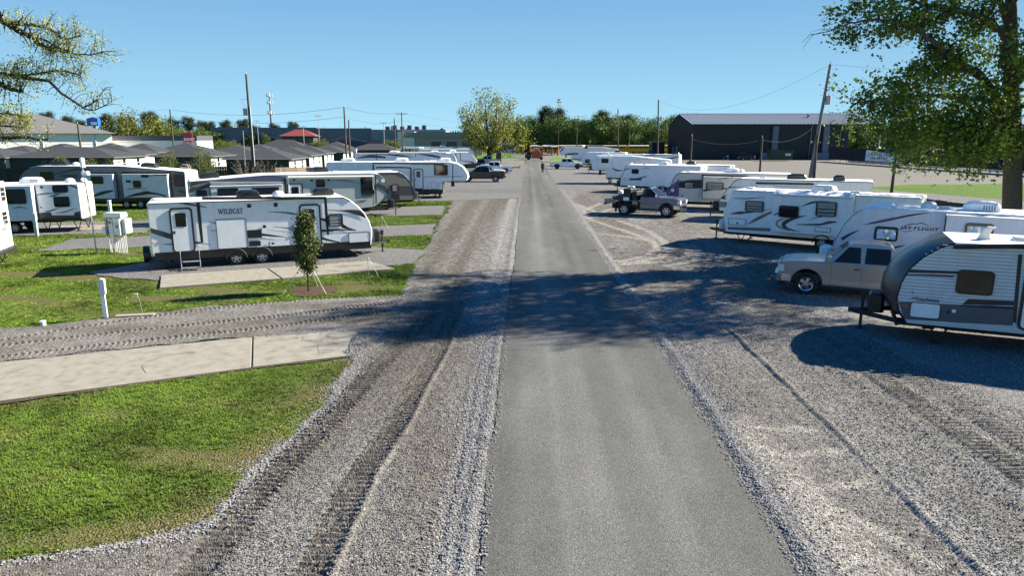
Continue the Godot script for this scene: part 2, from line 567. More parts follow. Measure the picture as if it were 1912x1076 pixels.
func drive_h(x: float, d: float) -> float:
	var y := 0.045 + nz.get_noise_2d(x * 130.0, d * 130.0) * 0.014 + nz2.get_noise_2d(x * 700.0, d * 700.0) * 0.010
	var s := x * 0.914 + d * 0.407
	for c in drive_lines(x):
		var t: float = (d - c) * 0.914
		if absf(t) < 0.3:
			var env := 1.0 - smoothstep(0.19, 0.27, absf(t))
			y += env * (clampf(sin(TAU * (s + 0.25 * absf(t) + nz.get_noise_2d(x * 50.0, d * 50.0) * 0.04) / 0.14) * 1.6, -1.0, 1.0) * 0.020 - 0.01)
	return y

func drive_c(x: float, d: float) -> Color:
	var w := clampf(0.5 + nz.get_noise_2d(x * 22.0, d * 40.0) * 1.1, 0, 1)
	for c in drive_lines(x): w *= 1.0 - 0.55 * smoothstep(0.36, 0.2, absf(d - c))
	var k := 1.0 + 0.18 * nz2.get_noise_2d(x * 260.0, d * 260.0)
	var c2 := Color(0.78, 0.71, 0.62).lerp(Color(1.22, 1.2, 1.15), w)
	return Color(c2.r * k, c2.g * k, c2.b * k)

func pale_edge(d: float) -> float:
	if d < 21.0: return 8.0 + (21.0 - d) * 0.24
	if d < 33.0: return 8.0 + (d - 21.0) * 0.26
	if d < 62.0: return 11.1
	return 11.4 - (d - 62.0) * 0.13

func slab(parent: Node3D, p: Array, y0: float, y1: float, mt: Material) -> void:
	var b := MB.new()
	b.col = Color(0.5, 0.5, 0.5)
	b.prism(P2(p), y0, y1, 0.015, Transform3D(Basis(Vector3(1, 0, 0), Vector3(0, 0, -1), Vector3(0, 1, 0)), Vector3.ZERO))
	put(parent, "slab", b, mt)

var no_grass := []

func make_ground() -> void:
	nz.seed = 4; nz.frequency = 0.01; nz.fractal_octaves = 3
	nz2.seed = 9; nz2.frequency = 0.01; nz2.fractal_octaves = 2
	var stones := noise_tex(21, 0.14, [[0.0, 0.030, 0.029, 0.028], [0.2, 0.090, 0.088, 0.084], [0.5, 0.145, 0.141, 0.136], [0.75, 0.185, 0.181, 0.175], [1.0, 0.31, 0.305, 0.298]], 1024, true, 4, FastNoiseLite.RETURN_CELL_VALUE, 2.0)
	var stone_h := noise_tex(21, 0.14, [], 1024, true, 1, FastNoiseLite.RETURN_DISTANCE)
	var gravel := ground_mat("gravel", stones, 3.1, stone_h, 1.7)
	var far_stones := noise_tex(31, 0.3, [[0.0, 0.085, 0.080, 0.070], [0.5, 0.14, 0.132, 0.116], [1.0, 0.22, 0.21, 0.19]], 512, true, 4, FastNoiseLite.RETURN_CELL_VALUE, 2.0)
	var gravel2 := ground_mat("gravel_far", far_stones, 5.3)
	var asph := noise_tex(41, 0.33, [[0.0, 0.050, 0.050, 0.050], [0.5, 0.112, 0.112, 0.107], [0.85, 0.15, 0.149, 0.142], [1.0, 0.28, 0.275, 0.26]], 1024, true, 4, FastNoiseLite.RETURN_CELL_VALUE, 2.0)
	var asphalt := ground_mat("asphalt", asph, 2.7, noise_tex(42, 0.2, [], 512, false, 5), 0.7, 0.9)
	var turf := noise_tex(51, 0.06, [[0.0, 0.030, 0.042, 0.012], [0.35, 0.055, 0.085, 0.018], [0.6, 0.075, 0.12, 0.022], [0.85, 0.12, 0.13, 0.045], [1.0, 0.20, 0.17, 0.09]], 1024, false, 6, FastNoiseLite.RETURN_CELL_VALUE, 2.0)
	var lawn := ground_mat("lawn", turf, 4.3, noise_tex(52, 0.2, [], 512, false, 5), 4.0)
	var conc := noise_tex(61, 0.02, [[0.0, 0.17, 0.15, 0.115], [0.35, 0.238, 0.218, 0.178], [0.6, 0.252, 0.233, 0.193], [1.0, 0.285, 0.268, 0.23]], 1024, false, 9, FastNoiseLite.RETURN_CELL_VALUE, 2.0)
	var concrete := ground_mat("concrete", conc, 9.0, noise_tex(62, 0.3, [], 256, false, 4), 0.3, 0.85)
	# the wide ground
	var b := MB.new()
	b.quad(Vector3(-2500, -0.12, 300), Vector3(2500, -0.12, 300), Vector3(2500, -0.12, -3000), Vector3(-2500, -0.12, -3000), Vector3.UP)
	b.c.fill(Color(0.5, 0.5, 0.45))
	setting("ground", b, lawn)
	# asphalt road
	var rc := func(x: float, d: float) -> Color:
		var k := 1.0 + 0.16 * nz.get_noise_2d(x * 14.0, d * 3.0) + 0.12 * nz2.get_noise_2d(x * 140.0, d * 60.0) + 0.6 * nz.get_noise_2d(x * 70.0 + 33.0, d * 1.1)
		k += 0.34 * smoothstep(0.24, 0.0, absf(x - 0.62 - 0.06 * nz.get_noise_2d(d * 3.0, 1.0))) + 0.08 * smoothstep(0.25, 0.0, absf(x - 2.35)) * (0.5 + nz.get_noise_2d(d * 3.0, 60.0))
		k += 0.12 * smoothstep(0.5, 0.0, absf(x - 1.4)) * nz.get_noise_2d(x * 30.0, d * 4.0 + 90.0) + 0.6 * maxf(0.0, nz.get_noise_2d(x * 40.0, d * 12.0 + 700.0) - 0.12) + 0.14 * smoothstep(3.0, 3.45, x) + 0.10 * smoothstep(20.0, 60.0, d)
		k = 1.0 + (k - 1.0) * 0.75
		return Color(k * 0.83, k * 0.83, k * 0.815)
	var road_l := func(d: float) -> float: return -0.60 + nz.get_noise_2d(d * 40.0, 500.0) * 0.08 + nz.get_noise_2d(d * 8.0, 520.0) * 0.1 + nz.get_noise_2d(d * 160.0, 540.0) * 0.05
	var road_r := func(d: float) -> float: return 3.47 + nz.get_noise_2d(d * 160.0, 840.0) * 0.06 + nz.get_noise_2d(d * 40.0, 800.0) * 0.10 + nz.get_noise_2d(d * 5.0, 810.0) * 0.1 * smoothstep(6.0, 10.0, d)
	var rb := MB.new()
	var d := 2.0
	var cols := 24
	var prev := -1
	while d <= 190.0:
		var base := rb.v.size()
		for i in cols + 1:
			var f := float(i) / cols
			var x := lerpf(road_l.call(d), road_r.call(d), f)
			rb.col = rc.call(x, d) * 0.5
			rb.vert(Vector3(x, 0.035 + 0.02 * (1.0 - (2.0 * f - 1.0) ** 2), -d), Vector3.UP)
		rb.col = Color(1, 1, 1)
		if prev >= 0:
			for i in cols:
				rb.tri3(prev + i, prev + i + 1, base + i + 1); rb.tri3(prev + i, base + i + 1, base + i)
		prev = base
		d += 0.12 if d < 30.0 else (0.4 if d < 60.0 else 2.0)
	setting("road", rb, asphalt)
	# gravel verges
	var lk := func(x: float, dd: float) -> bool: return x > left_edge(dd) - 0.45
	field("gravel_verge", gravel, -7.2, -0.52, 5.0, 9.6, 0.035, left_h, left_c, lk)
	field("gravel_verge", gravel, -5.2, -0.52, 9.6, 24.0, 0.035, left_h, left_c, lk)
	field("gravel_verge", gravel, -7.6, -0.52, 24.0, 66.0, 0.09, left_h, left_c, lk, 0.14)
	field("gravel_verge", gravel, 3.36, 10.2, 5.0, 20.0, 0.037, right_h, right_c)
	field("gravel_verge", gravel, 3.36, 13.5, 20.0, 40.0, 0.08, right_h, right_c)
	field("gravel_verge", gravel, 3.36, 13.5, 40.0, 76.0, 0.14, right_h, right_c)
	patch("gravel_lot", gravel, [10.1, 4, 10.1, 20.1, 13.4, 20.1, 13.4, 75.9, 3.3, 75.9, 3.3, 140, 12, 140, 45, 60, 45, 4], 0.004, 0.05)
	# left lawn sheet under everything there
	var lh := func(x: float, dd: float) -> float: return 0.0 + nz.get_noise_2d(x * 40.0, dd * 40.0) * 0.02
	var lc := func(x: float, dd: float) -> Color:
		var k := 1.0 + 0.35 * nz.get_noise_2d(x * 30.0, dd * 30.0) + 0.3 * nz2.get_noise_2d(x * 200.0, dd * 200.0)
		var bare := clampf(nz.get_noise_2d(x * 16.0 + 50.0, dd * 40.0) * 2.6 - 0.15 + smoothstep(-5.8, -4.4, x) * 0.9 * smoothstep(18.0, 9.0, dd) + smoothstep(9.4, 8.2, dd) * 0.5, 0.0, 1.0)
		var c := Color(k, k, k).lerp(Color(1.5, 0.95, 1.6), bare)
		return c
	field("lawn", lawn, -24.0, -4.0, 5.0, 36.0, 0.12, lh, lc, func(x: float, dd: float) -> bool: return x < left_edge(dd) + 0.12)
	patch("lawn", lawn, [-70, 5, -24, 5, -24, 36, -6.2, 36, -7.4, 68, -75, 78], 0.0, 0.2)
	# gravel drive to the left and beds under the trailers
	var beds := [
		["gravel_drive", [-4.0, 17.0, -4.3, 23.3, -6.4, 22.9, -10.0, 21.7, -12.8, 19.9, -15.2, 18.7, -25, 13.4, -25, 10.2, -13.0, 15.8, -7.5, 18.2]],
		["gravel_bed", [-5.0, 29.6, -4.9, 33.2, -8.5, 34.5, -16.8, 30.6, -18.0, 27.0, -14.6, 25.6, -10.5, 27.2]],
		["gravel_bed", [-5.4, 39.0, -6.0, 44.0, -25.0, 36.8, -24.0, 32.6]],
		["gravel_bed", [-6.2, 49.6, -6.8, 56.5, -26.0, 51.0, -25.0, 45.0]],
		["gravel_bed", [-6.8, 61.0, -1.0, 64.0, -1.0, 130.0, -34.0, 128.0, -30.0, 58.0]],
		["gravel_bed", [-22.5, 39.5, -24.5, 46.0, -40.0, 42.0, -38.0, 36.0]]]
	for q in beds:
		if q[0] == "gravel_drive": patch(q[0], gravel, q[1], 0.022, 0.16, 0.35)
		else: patch(q[0], gravel, q[1], 0.034, 0.16, 0.35)
		no_grass.append(P2(q[1]))
	field("gravel_drive", gravel, -15.5, -3.9, 13.5, 24.2, 0.04, drive_h, drive_c, func(x: float, dd: float) -> bool: return Geometry2D.is_point_in_polygon(Vector2(x + nz.get_noise_2d(x * 60.0, dd * 60.0) * 0.3, dd + nz.get_noise_2d(dd * 60.0, x * 60.0) * 0.3), no_grass[0]) and x < left_edge(dd) + 1.2)
	patch("soil_edge", ground_mat("soil", noise_tex(66, 0.05, [[0.0, 0.025, 0.018, 0.012], [0.5, 0.06, 0.042, 0.028], [0.8, 0.12, 0.085, 0.055], [1.0, 0.2, 0.15, 0.1]], 512, false, 6, FastNoiseLite.RETURN_CELL_VALUE, 2.0), 2.0), [-4.5, 16.42, -6.6, 15.48, -11.05, 13.2, -13.0, 12.3, -13.0, 12.12, -11.0, 13.06, -6.6, 15.36, -4.5, 16.34], 0.026, 0.05, 0.25)
	patch("gravel_verge", gravel, [-1.6, 65.5, -0.45, 65.5, -0.45, 150, -1.6, 150], 0.03, 0.04, 1.0)
	# side street joining from the left
	patch("side_road", asphalt, [-0.5, 69.5, -0.5, 77.0, -11.0, 75.0, -10.0, 71.5], 0.036, 0.2)
	# road end, wide yard
	patch("gravel_yard", gravel2, [-12, 135, 16, 150, 60, 330, -60, 330, -40, 150], -0.03, 0.4, 4.0)
	patch("road_end", asphalt, [-0.6, 185, 3.6, 185, 6.0, 240, -8.0, 240], 0.03, 0.3, 2.0)
	patch("gravel_yard", gravel2, [30.5, 40, 34, 66, 30, 120, 16, 150, 30, 230, 130, 230, 130, 100, 60, 40], -0.02, 0.8, 3.0)
	patch("lawn", lawn, [30.2, 42, 30.6, 74, 45, 84, 76, 92, 76, 40], -0.012, 0.8, 2.0, 0.2, Color(1.15, 1.35, 0.85))
	patch("lawn", lawn, [-9.0, 195, -1.5, 205, -2.0, 260, -60, 330, -60, 190], -0.012, 0.6, 2.0, 0.2, Color(1.2, 1.4, 0.9))
	patch("lawn", lawn, [20, 236, 70, 240, 62, 285, 24, 280], -0.008, 0.6, 2.0, 0.2, Color(1.6, 2.0, 1.2))
	patch("lawn", lawn, [5.5, 178, 9.5, 172, 20, 200, 8, 212], -0.012, 0.3, 1.0, 0.2, Color(1.5, 1.8, 1.2))
	patch("lawn", lawn, [13.2, 28.6, 12.6, 31.6, 24.0, 30.2, 25.0, 26.0], 0.012, 0.3, 0.8, 0.2, Color(1.6, 1.9, 1.2))
	no_grass_right.append(P2([13.2, 28.6, 12.6, 31.6, 24.0, 30.2, 25.0, 26.0]))
	# concrete pads, poured as slabs
	var pad := Node3D.new(); pad.name = numbered("concrete_pad"); add_child(pad); pad.set_meta("kind", "structure")
	slab(pad, [-4.42, 16.5, -4.55, 18.75, -7.58, 18.05, -6.60, 15.52], -0.05, 0.05, concrete)
	slab(pad, [-6.63, 15.505, -7.61, 18.04, -13.0, 15.7, -20.0, 12.3, -18.6, 9.75, -11.05, 13.25], -0.05, 0.046, concrete)
	no_grass.append(P2([-4.3, 16.3, -4.4, 18.9, -7.58, 18.2, -13.0, 15.8, -20.0, 12.4, -18.6, 9.6, -11.05, 13.1, -6.6, 15.35]))
	var ck := MB.new()
	for l in [[-8.9, 15.0, -9.3, 15.6, -9.15, 16.3, -9.7, 17.2], [-9.15, 16.3, -8.5, 16.6], [-11.6, 13.6, -12.0, 14.6, -12.3, 15.8], [-5.3, 16.6, -5.6, 17.5, -5.5, 18.4]]:
		var pl := stroke([l[0], l[1], 0.012, l[2], l[3], 0.02, l[4] if l.size() > 4 else (l[0] + l[2]) / 2.0, l[5] if l.size() > 5 else (l[1] + l[3]) / 2.0, 0.015])
		ck.poly(pl, 0.0535, 1.0, Transform3D(Basis(Vector3(1, 0, 0), Vector3(0, 0, -1), Vector3(0, 1, 0)), Vector3.ZERO))
	put(pad, "crack", ck, M.taupe)
	var pad2 := Node3D.new(); pad2.name = numbered("concrete_pad"); add_child(pad2); pad2.set_meta("kind", "structure")
	slab(pad2, [-13.47, 24.19, -14.65, 26.5, -11.0, 28.1, -9.64, 26.0], -0.05, 0.085, concrete)
	slab(pad2, [-9.60, 26.04, -10.95, 28.12, -7.1, 30.0, -5.6, 28.2], -0.05, 0.08, concrete)
	no_grass.append(P2([-13.6, 24.1, -14.75, 26.6, -7.1, 30.3, -5.5, 28.1]))
	patch("concrete_pad", concrete, [-24.5, 41.0, -26.0, 43.2, -30.0, 42.5, -29.0, 40.0], 0.05, 0.1)
	patch("mulch_ring", M.soil, ring_pts(-7.78, 24.0, 0.85), 0.03, 0.1, 0.2)
	no_grass.append(P2(ring_pts(-7.78, 24.0, 0.75)))
	make_grass(lc)
	make_stones()

var no_grass_right := []

func ring_pts(x: float, d: float, r: float) -> Array:
	var o := []
	for i in 20: o.append_array([x + cos(TAU * i / 20) * r, d + sin(TAU * i / 20) * r])
	return o

func tuft_mesh(seed_: int, blades: int, h: float, spread: float, w: float) -> ArrayMesh:
	var g := RandomNumberGenerator.new(); g.seed = seed_
	var b := MB.new()
	for k in blades:
		var a := g.randf() * TAU; var r := g.randf() * spread
		var p := Vector3(cos(a) * r, -0.01, sin(a) * r)
		var lean := Vector3(g.randf_range(-1, 1), 0, g.randf_range(-1, 1)) * h * 0.6
		var hh := h * g.randf_range(0.55, 1.15)
		var q := Vector3(cos(a + 1.3), 0, sin(a + 1.3)) * w * 0.5
		var m := p + lean * 0.35 + Vector3(0, hh * 0.6, 0); var tip := p + lean + Vector3(0, hh, 0)
		var s := g.randf_range(0.75, 1.25)
		b.col = Color(s, s * g.randf_range(0.95, 1.05), s)
		b.quad(p - q, p + q, m + q * 0.7, m - q * 0.7)
		b.tri(m - q * 0.7, m + q * 0.7, tip)
	return b.mesh()

func scatter(called: String, label: String, cat: String, me: Mesh, mt: Material, xf: Array, cols: Array) -> void:
	var mm := MultiMesh.new()
	mm.transform_format = MultiMesh.TRANSFORM_3D
	mm.use_colors = true
	mm.mesh = me
	mm.instance_count = xf.size()
	for i in xf.size():
		mm.set_instance_transform(i, xf[i]); mm.set_instance_color(i, cols[i])
	var o := MultiMeshInstance3D.new()
	o.name = numbered(called); o.multimesh = mm; o.material_override = mt
	add_child(o)
	tag(o, label, cat, "", "stuff")

func make_grass(lc: Callable) -> void:
	var gm := pm("grass_blade", 1, 1, 1, 0.7)
	gm.vertex_color_use_as_albedo = true; gm.metallic_specular = 0.3
	gm.backlight_enabled = true; gm.backlight = lin(0.10, 0.16, 0.02)
	var g := RandomNumberGenerator.new(); g.seed = 77
	var sets := [
		["grass", "close-cut lawn grass on the near left lawn", 9, 0.05, 0.032, 0.009, -13.0, -3.9, 6.5, 17.5, 95000],
		["grass", "mown lawn grass between the gravel drive and the concrete pad", 12, 0.055, 0.06, 0.012, -24.0, -4.3, 13.0, 31.0, 110000],
		["grass", "mown lawn grass strips between the farther trailers", 14, 0.08, 0.12, 0.022, -40.0, -5.2, 27.0, 62.0, 60000]]
	for k in sets.size():
		var s: Array = sets[k]
		var me := tuft_mesh(10 + k, s[2], s[3], s[4], s[5])
		var xf := []; var cols := []
		for i in s[10]:
			var x := g.randf_range(s[6], s[7]); var d := g.randf_range(s[8], s[9])
			if x > left_edge(d) - 0.06: continue
			if k == 1 and x < -9.0 and d < 14.0 - (x + 9.0) * -0.2: continue
			if k > 0 and d < 18.0 and x > -9.0: continue
			if inside(x, d, no_grass): continue
			if absf(x) > d * 0.84 + 2.0: continue
			var bare := nz.get_noise_2d(x * 16.0 + 50.0, d * 40.0) * 2.6 - 0.15 + smoothstep(-5.8, -4.4, x) * 0.9 * smoothstep(18.0, 9.0, d) + smoothstep(9.4, 8.2, d) * 0.5
			if g.randf() < bare * 0.9: continue
			var clump := nz.get_noise_2d(x * 420.0, d * 420.0)
			if k == 0 and clump < -0.12 and g.randf() < 0.75: continue
			var hs := (g.randf_range(0.6, 1.2) + 0.9 * clump) * (1.0 - 0.45 * clampf(bare, 0, 1))
			xf.append(Transform3D(Basis(Vector3.UP, g.randf() * TAU).scaled(Vector3(1, hs, 1)), Vector3(x, nz.get_noise_2d(x * 40.0, d * 40.0) * 0.02, -d)))
			var v := 1.0 + 0.7 * nz.get_noise_2d(x * 30.0, d * 30.0) + 0.5 * nz.get_noise_2d(x * 160.0, d * 160.0) + g.randf_range(-0.4, 0.4)
			v = maxf(v, 0.2)
			var dry := clampf(nz2.get_noise_2d(x * 60.0, d * 60.0) * 1.2 + bare * 0.3, 0, 1) * 0.5 + (0.5 if g.randf() < 0.05 else 0.0)
			var c := Color(0.135, 0.205, 0.028).lerp(Color(0.25, 0.20, 0.085), dry)
			cols.append(Color(c.r * v, c.g * v, c.b * v))
		scatter(s[0], s[1], "grass", me, gm, xf, cols)

func stone_mesh(seed_: int) -> ArrayMesh:
	var g := RandomNumberGenerator.new(); g.seed = seed_
	var b := MB.new()
	var rings := []
	for q in [[0.45, -0.3], [1.0, 0.1], [0.75, 0.5]]:
		var r := PackedVector3Array()
		for i in 6:
			var k := g.randf_range(0.7, 1.15)
			r.append(Vector3(cos(TAU * i / 6) * q[0] * k, q[1] * g.randf_range(0.8, 1.2), sin(TAU * i / 6) * q[0] * k * 0.8))
		rings.append(r)
	b.loft(rings, true, true, false)
	return b.mesh()

func make_stones() -> void:
	var sm := pm("stone", 1, 1, 1, 0.85)
	sm.vertex_color_use_as_albedo = true; sm.metallic_specular = 0.3
	var g := RandomNumberGenerator.new(); g.seed = 123
	for k in 3:
		var xf := []; var cols := []
		for i in 44000:
			var x := 0.0; var d := 6.5 + 17.0 * g.randf() ** 1.6
			var r := g.randf()
			if r < 0.17: x = -0.90 + g.randfn(0.0, 0.24)
			elif r < 0.34: x = 3.78 + g.randfn(0.0, 0.24)
			elif r < 0.44: x = left_edge(d) + g.randfn(0.08, 0.24)
			elif r < 0.66: x = g.randf_range(-4.2, -0.6)
			else: x = g.randf_range(3.5, 10.0)
			var y := 0.0
			if x < -0.5:
				if x < left_edge(d) - 0.45: continue
				if absf(x - track_a(d)) < 0.2 and g.randf() < 0.75: continue
				if absf(x - track_b(d)) < 0.2 and g.randf() < 0.75: continue
				y = maxf(left_h(x, d), -0.01)
			elif x > 3.4:
				if d < 13.0 and x > 3.95 and x < 4.7 and g.randf() < 0.85: continue
				if (absf(x - 8.15) < 0.3 or absf(x - 9.05) < 0.36 or (x > 4.6 and x < 5.6)) and g.randf() < 0.7: continue
				y = right_h(x, d)
			else: continue
			if x > -0.62 and x < 3.5:
				if g.randf() < 0.6: continue
				y = maxf(y, 0.036)
			var s := g.randf_range(0.008, 0.019) * (1.25 if r < 0.44 else 0.95)
			xf.append(Transform3D(Basis.from_euler(Vector3(g.randf_range(-0.5, 0.5), g.randf() * TAU, g.randf_range(-0.5, 0.5))).scaled(Vector3(s, s, s)), Vector3(x, y + s * 0.2, -d)))
			var v := g.randf_range(0.08, 0.24)
			if r < 0.44: v = g.randf_range(0.13, 0.34)
			var tint := g.randf()
			cols.append(Color(v, v * 0.97, v * 0.92) if tint < 0.5 else (Color(v * 0.95, v * 0.97, v * 1.03) if tint < 0.85 else Color(v * 0.9, v * 0.78, v * 0.62)))
		scatter("loose_gravel", ["pale loose crushed stone strewn over the verges", "grey loose crushed stone strewn over the verges", "small mixed crushed stone strewn over the verges"][k], "gravel", stone_mesh(k + 1), sm, xf, cols)
	# dead leaves and straw on the lawn edge
	var fl := MB.new()
	fl.tri(Vector3(-1, 0, 0), Vector3(0, 0.25, 0.5), Vector3(1, 0, 0.1)); fl.tri(Vector3(-1, 0, 0), Vector3(1, 0, 0.1), Vector3(0.1, 0.15, -0.5))
	var xf2 := []; var cols2 := []
	for i in 4200:
		var d := g.randf_range(7.8, 17.5)
		var x := left_edge(d) - absf(g.randfn(0.0, 0.5)) if g.randf() < 0.85 else g.randf_range(-10.0, -4.5)
		if inside(x, d, no_grass): continue
		var s := g.randf_range(0.010, 0.024)
		xf2.append(Transform3D(Basis.from_euler(Vector3(g.randf_range(-0.6, 0.6), g.randf() * TAU, g.randf_range(-0.6, 0.6))).scaled(Vector3(s, s, s)), Vector3(x, 0.02 + g.randf() * 0.035, -d)))
		var v := g.randf_range(0.25, 0.85)
		cols2.append(Color(0.30 * v, 0.22 * v, 0.13 * v))
	scatter("leaf_litter", "dry leaves and straw lying along the lawn edge", "leaves", fl.mesh(), sm, xf2, cols2)

# ------------------------------------------------------------ trailers
func rv_mats() -> void:
	pm("white", 0.85, 0.855, 0.85, 0.38); pm("ltgrey", 0.62, 0.63, 0.64, 0.42); pm("ltblue", 0.66, 0.70, 0.76, 0.42); pm("silver", 0.46, 0.47, 0.47, 0.4)
	pm("grey", 0.20, 0.21, 0.23, 0.42); pm("grey2", 0.085, 0.088, 0.10, 0.45); pm("dkgrey", 0.15, 0.155, 0.155, 0.42); pm("cream", 0.62, 0.59, 0.52, 0.42); pm("cream2", 0.74, 0.70, 0.60, 0.45)
	pm("black", 0.012, 0.012, 0.013, 0.35); pm("char", 0.045, 0.047, 0.052, 0.4); pm("graphite", 0.035, 0.038, 0.044, 0.28); pm("taupe", 0.17, 0.155, 0.13, 0.45); pm("tan", 0.36, 0.30, 0.22, 0.45)
	pm("navy", 0.03, 0.035, 0.13, 0.4); pm("navy2", 0.06, 0.075, 0.13, 0.4); pm("purple", 0.035, 0.02, 0.085, 0.4); pm("amber", 0.5, 0.12, 0.02, 0.3); pm("red", 0.45, 0.02, 0.02, 0.3)
	pm("chassis", 0.014, 0.014, 0.015, 0.6); pm("rubber", 0.016, 0.016, 0.017, 0.75); pm("alloy", 0.5, 0.5, 0.51, 0.35, 0.7); pm("steel", 0.42, 0.43, 0.44, 0.4, 0.6); pm("plastic", 0.66, 0.66, 0.64, 0.5)
	pm("blind", 0.42, 0.41, 0.38, 0.7); pm("foil", 0.6, 0.66, 0.68, 0.3, 0.4); pm("chrome", 0.75, 0.76, 0.78, 0.12, 1.0)
	var g := pm("glass", 0.010, 0.012, 0.014, 0.06); g.metallic_specular = 0.55
	g = pm("carglass", 0.008, 0.010, 0.012, 0.05); g.metallic_specular = 0.38
	# weathered roof membrane: white with streaks of grime
	var m := pm("roofskin", 0.80, 0.80, 0.78, 0.6)
	var nt := NoiseTexture2D.new()
	var fn := FastNoiseLite.new()
	fn.seed = 11; fn.frequency = 0.02; fn.fractal_octaves = 5
	nt.noise = fn; nt.width = 256; nt.height = 256; nt.seamless = true
	var gr := Gradient.new()
	gr.set_color(0, Color(0.965, 0.96, 0.95)); gr.set_color(1, Color(1, 1, 1)); gr.set_offset(0, 0.25); gr.set_offset(1, 0.6)
	nt.color_ramp = gr
	m.albedo_texture = nt
	m.uv1_triplanar = true; m.uv1_world_triplanar = true; m.uv1_scale = Vector3(0.35, 0.35, 0.35)
	for k in ["white", "ltgrey", "ltblue", "silver", "cream", "cream2", "dkgrey", "grey"]:
		M[k].albedo_texture = nt
		M[k].uv1_triplanar = true; M[k].uv1_world_triplanar = true; M[k].uv1_scale = Vector3(0.5, 0.22, 0.5)

var wheel_cache := {}
# a wheel whose outer face looks to +z, centre at the origin
func wheel(parent: Node3D, at: Vector3, r: float, w: float, kind := "trailer", face := 1.0) -> void:
	var key := "%s%.3f" % [kind, r]
	if not wheel_cache.has(key):
		var t := MB.new()
		var rings := []
		var pr := [[r * 0.60, w * 0.44], [r * 0.72, w * 0.5], [r * 0.93, w * 0.47], [r, w * 0.34], [r, -w * 0.34], [r * 0.93, -w * 0.47], [r * 0.6, -w * 0.48]]
		for q in pr:
			var ring := PackedVector3Array()
			for i in 28: ring.append(Vector3(cos(TAU * i / 28) * q[0], sin(TAU * i / 28) * q[0], q[1]))
			rings.append(ring)
		t.loft(rings, true, false, true)
		var rim := MB.new()
		rings = []
		for q in [[r * 0.62, w * 0.42], [r * 0.60, w * 0.46], [r * 0.54, w * 0.40], [r * 0.52, w * 0.15]]:
			var ring := PackedVector3Array()
			for i in 28: ring.append(Vector3(cos(TAU * i / 28) * q[0], sin(TAU * i / 28) * q[0], q[1]))
			rings.append(ring)
		rim.loft(rings, true, false, true)
		var n := 6 if kind != "chrome" else 5
		for i in n:
			var a := TAU * i / n
			var sp := 0.11 if kind == "chrome" else 0.075
			rim.prism(P2([r * 0.1, -r * sp, r * 0.56, -r * sp * 1.5, r * 0.56, r * sp * 1.5, r * 0.1, r * sp]), w * 0.2, w * 0.36, 0.0, Transform3D(Basis(Vector3(0, 0, 1), a), Vector3.ZERO))
		rim.tube(Vector3(0, 0, w * 0.1), Vector3(0, 0, w * 0.42), r * 0.17, r * 0.12, 12)
		var back := MB.new()
		var disc := PackedVector2Array()
		for i in 24: disc.append(Vector2(cos(TAU * i / 24), sin(TAU * i / 24)) * r * 0.6)
		back.poly(disc, w * 0.12, 1.0)
		back.poly(disc, -w * 0.3, -1.0)
		wheel_cache[key] = [t.mesh(), rim.mesh(), back.mesh()]
	var q: Array = wheel_cache[key]
	var tf := Transform3D(Basis(Vector3.UP, 0.0 if face > 0 else PI), at)
	var o := share(parent, "wheel", q[0], M.rubber, tf)
	share(o, "rim", q[1], M.chrome if kind == "chrome" else (M.chassis if kind == "black" else M.alloy))
	share(o, "hub_back", q[2], M.chassis)

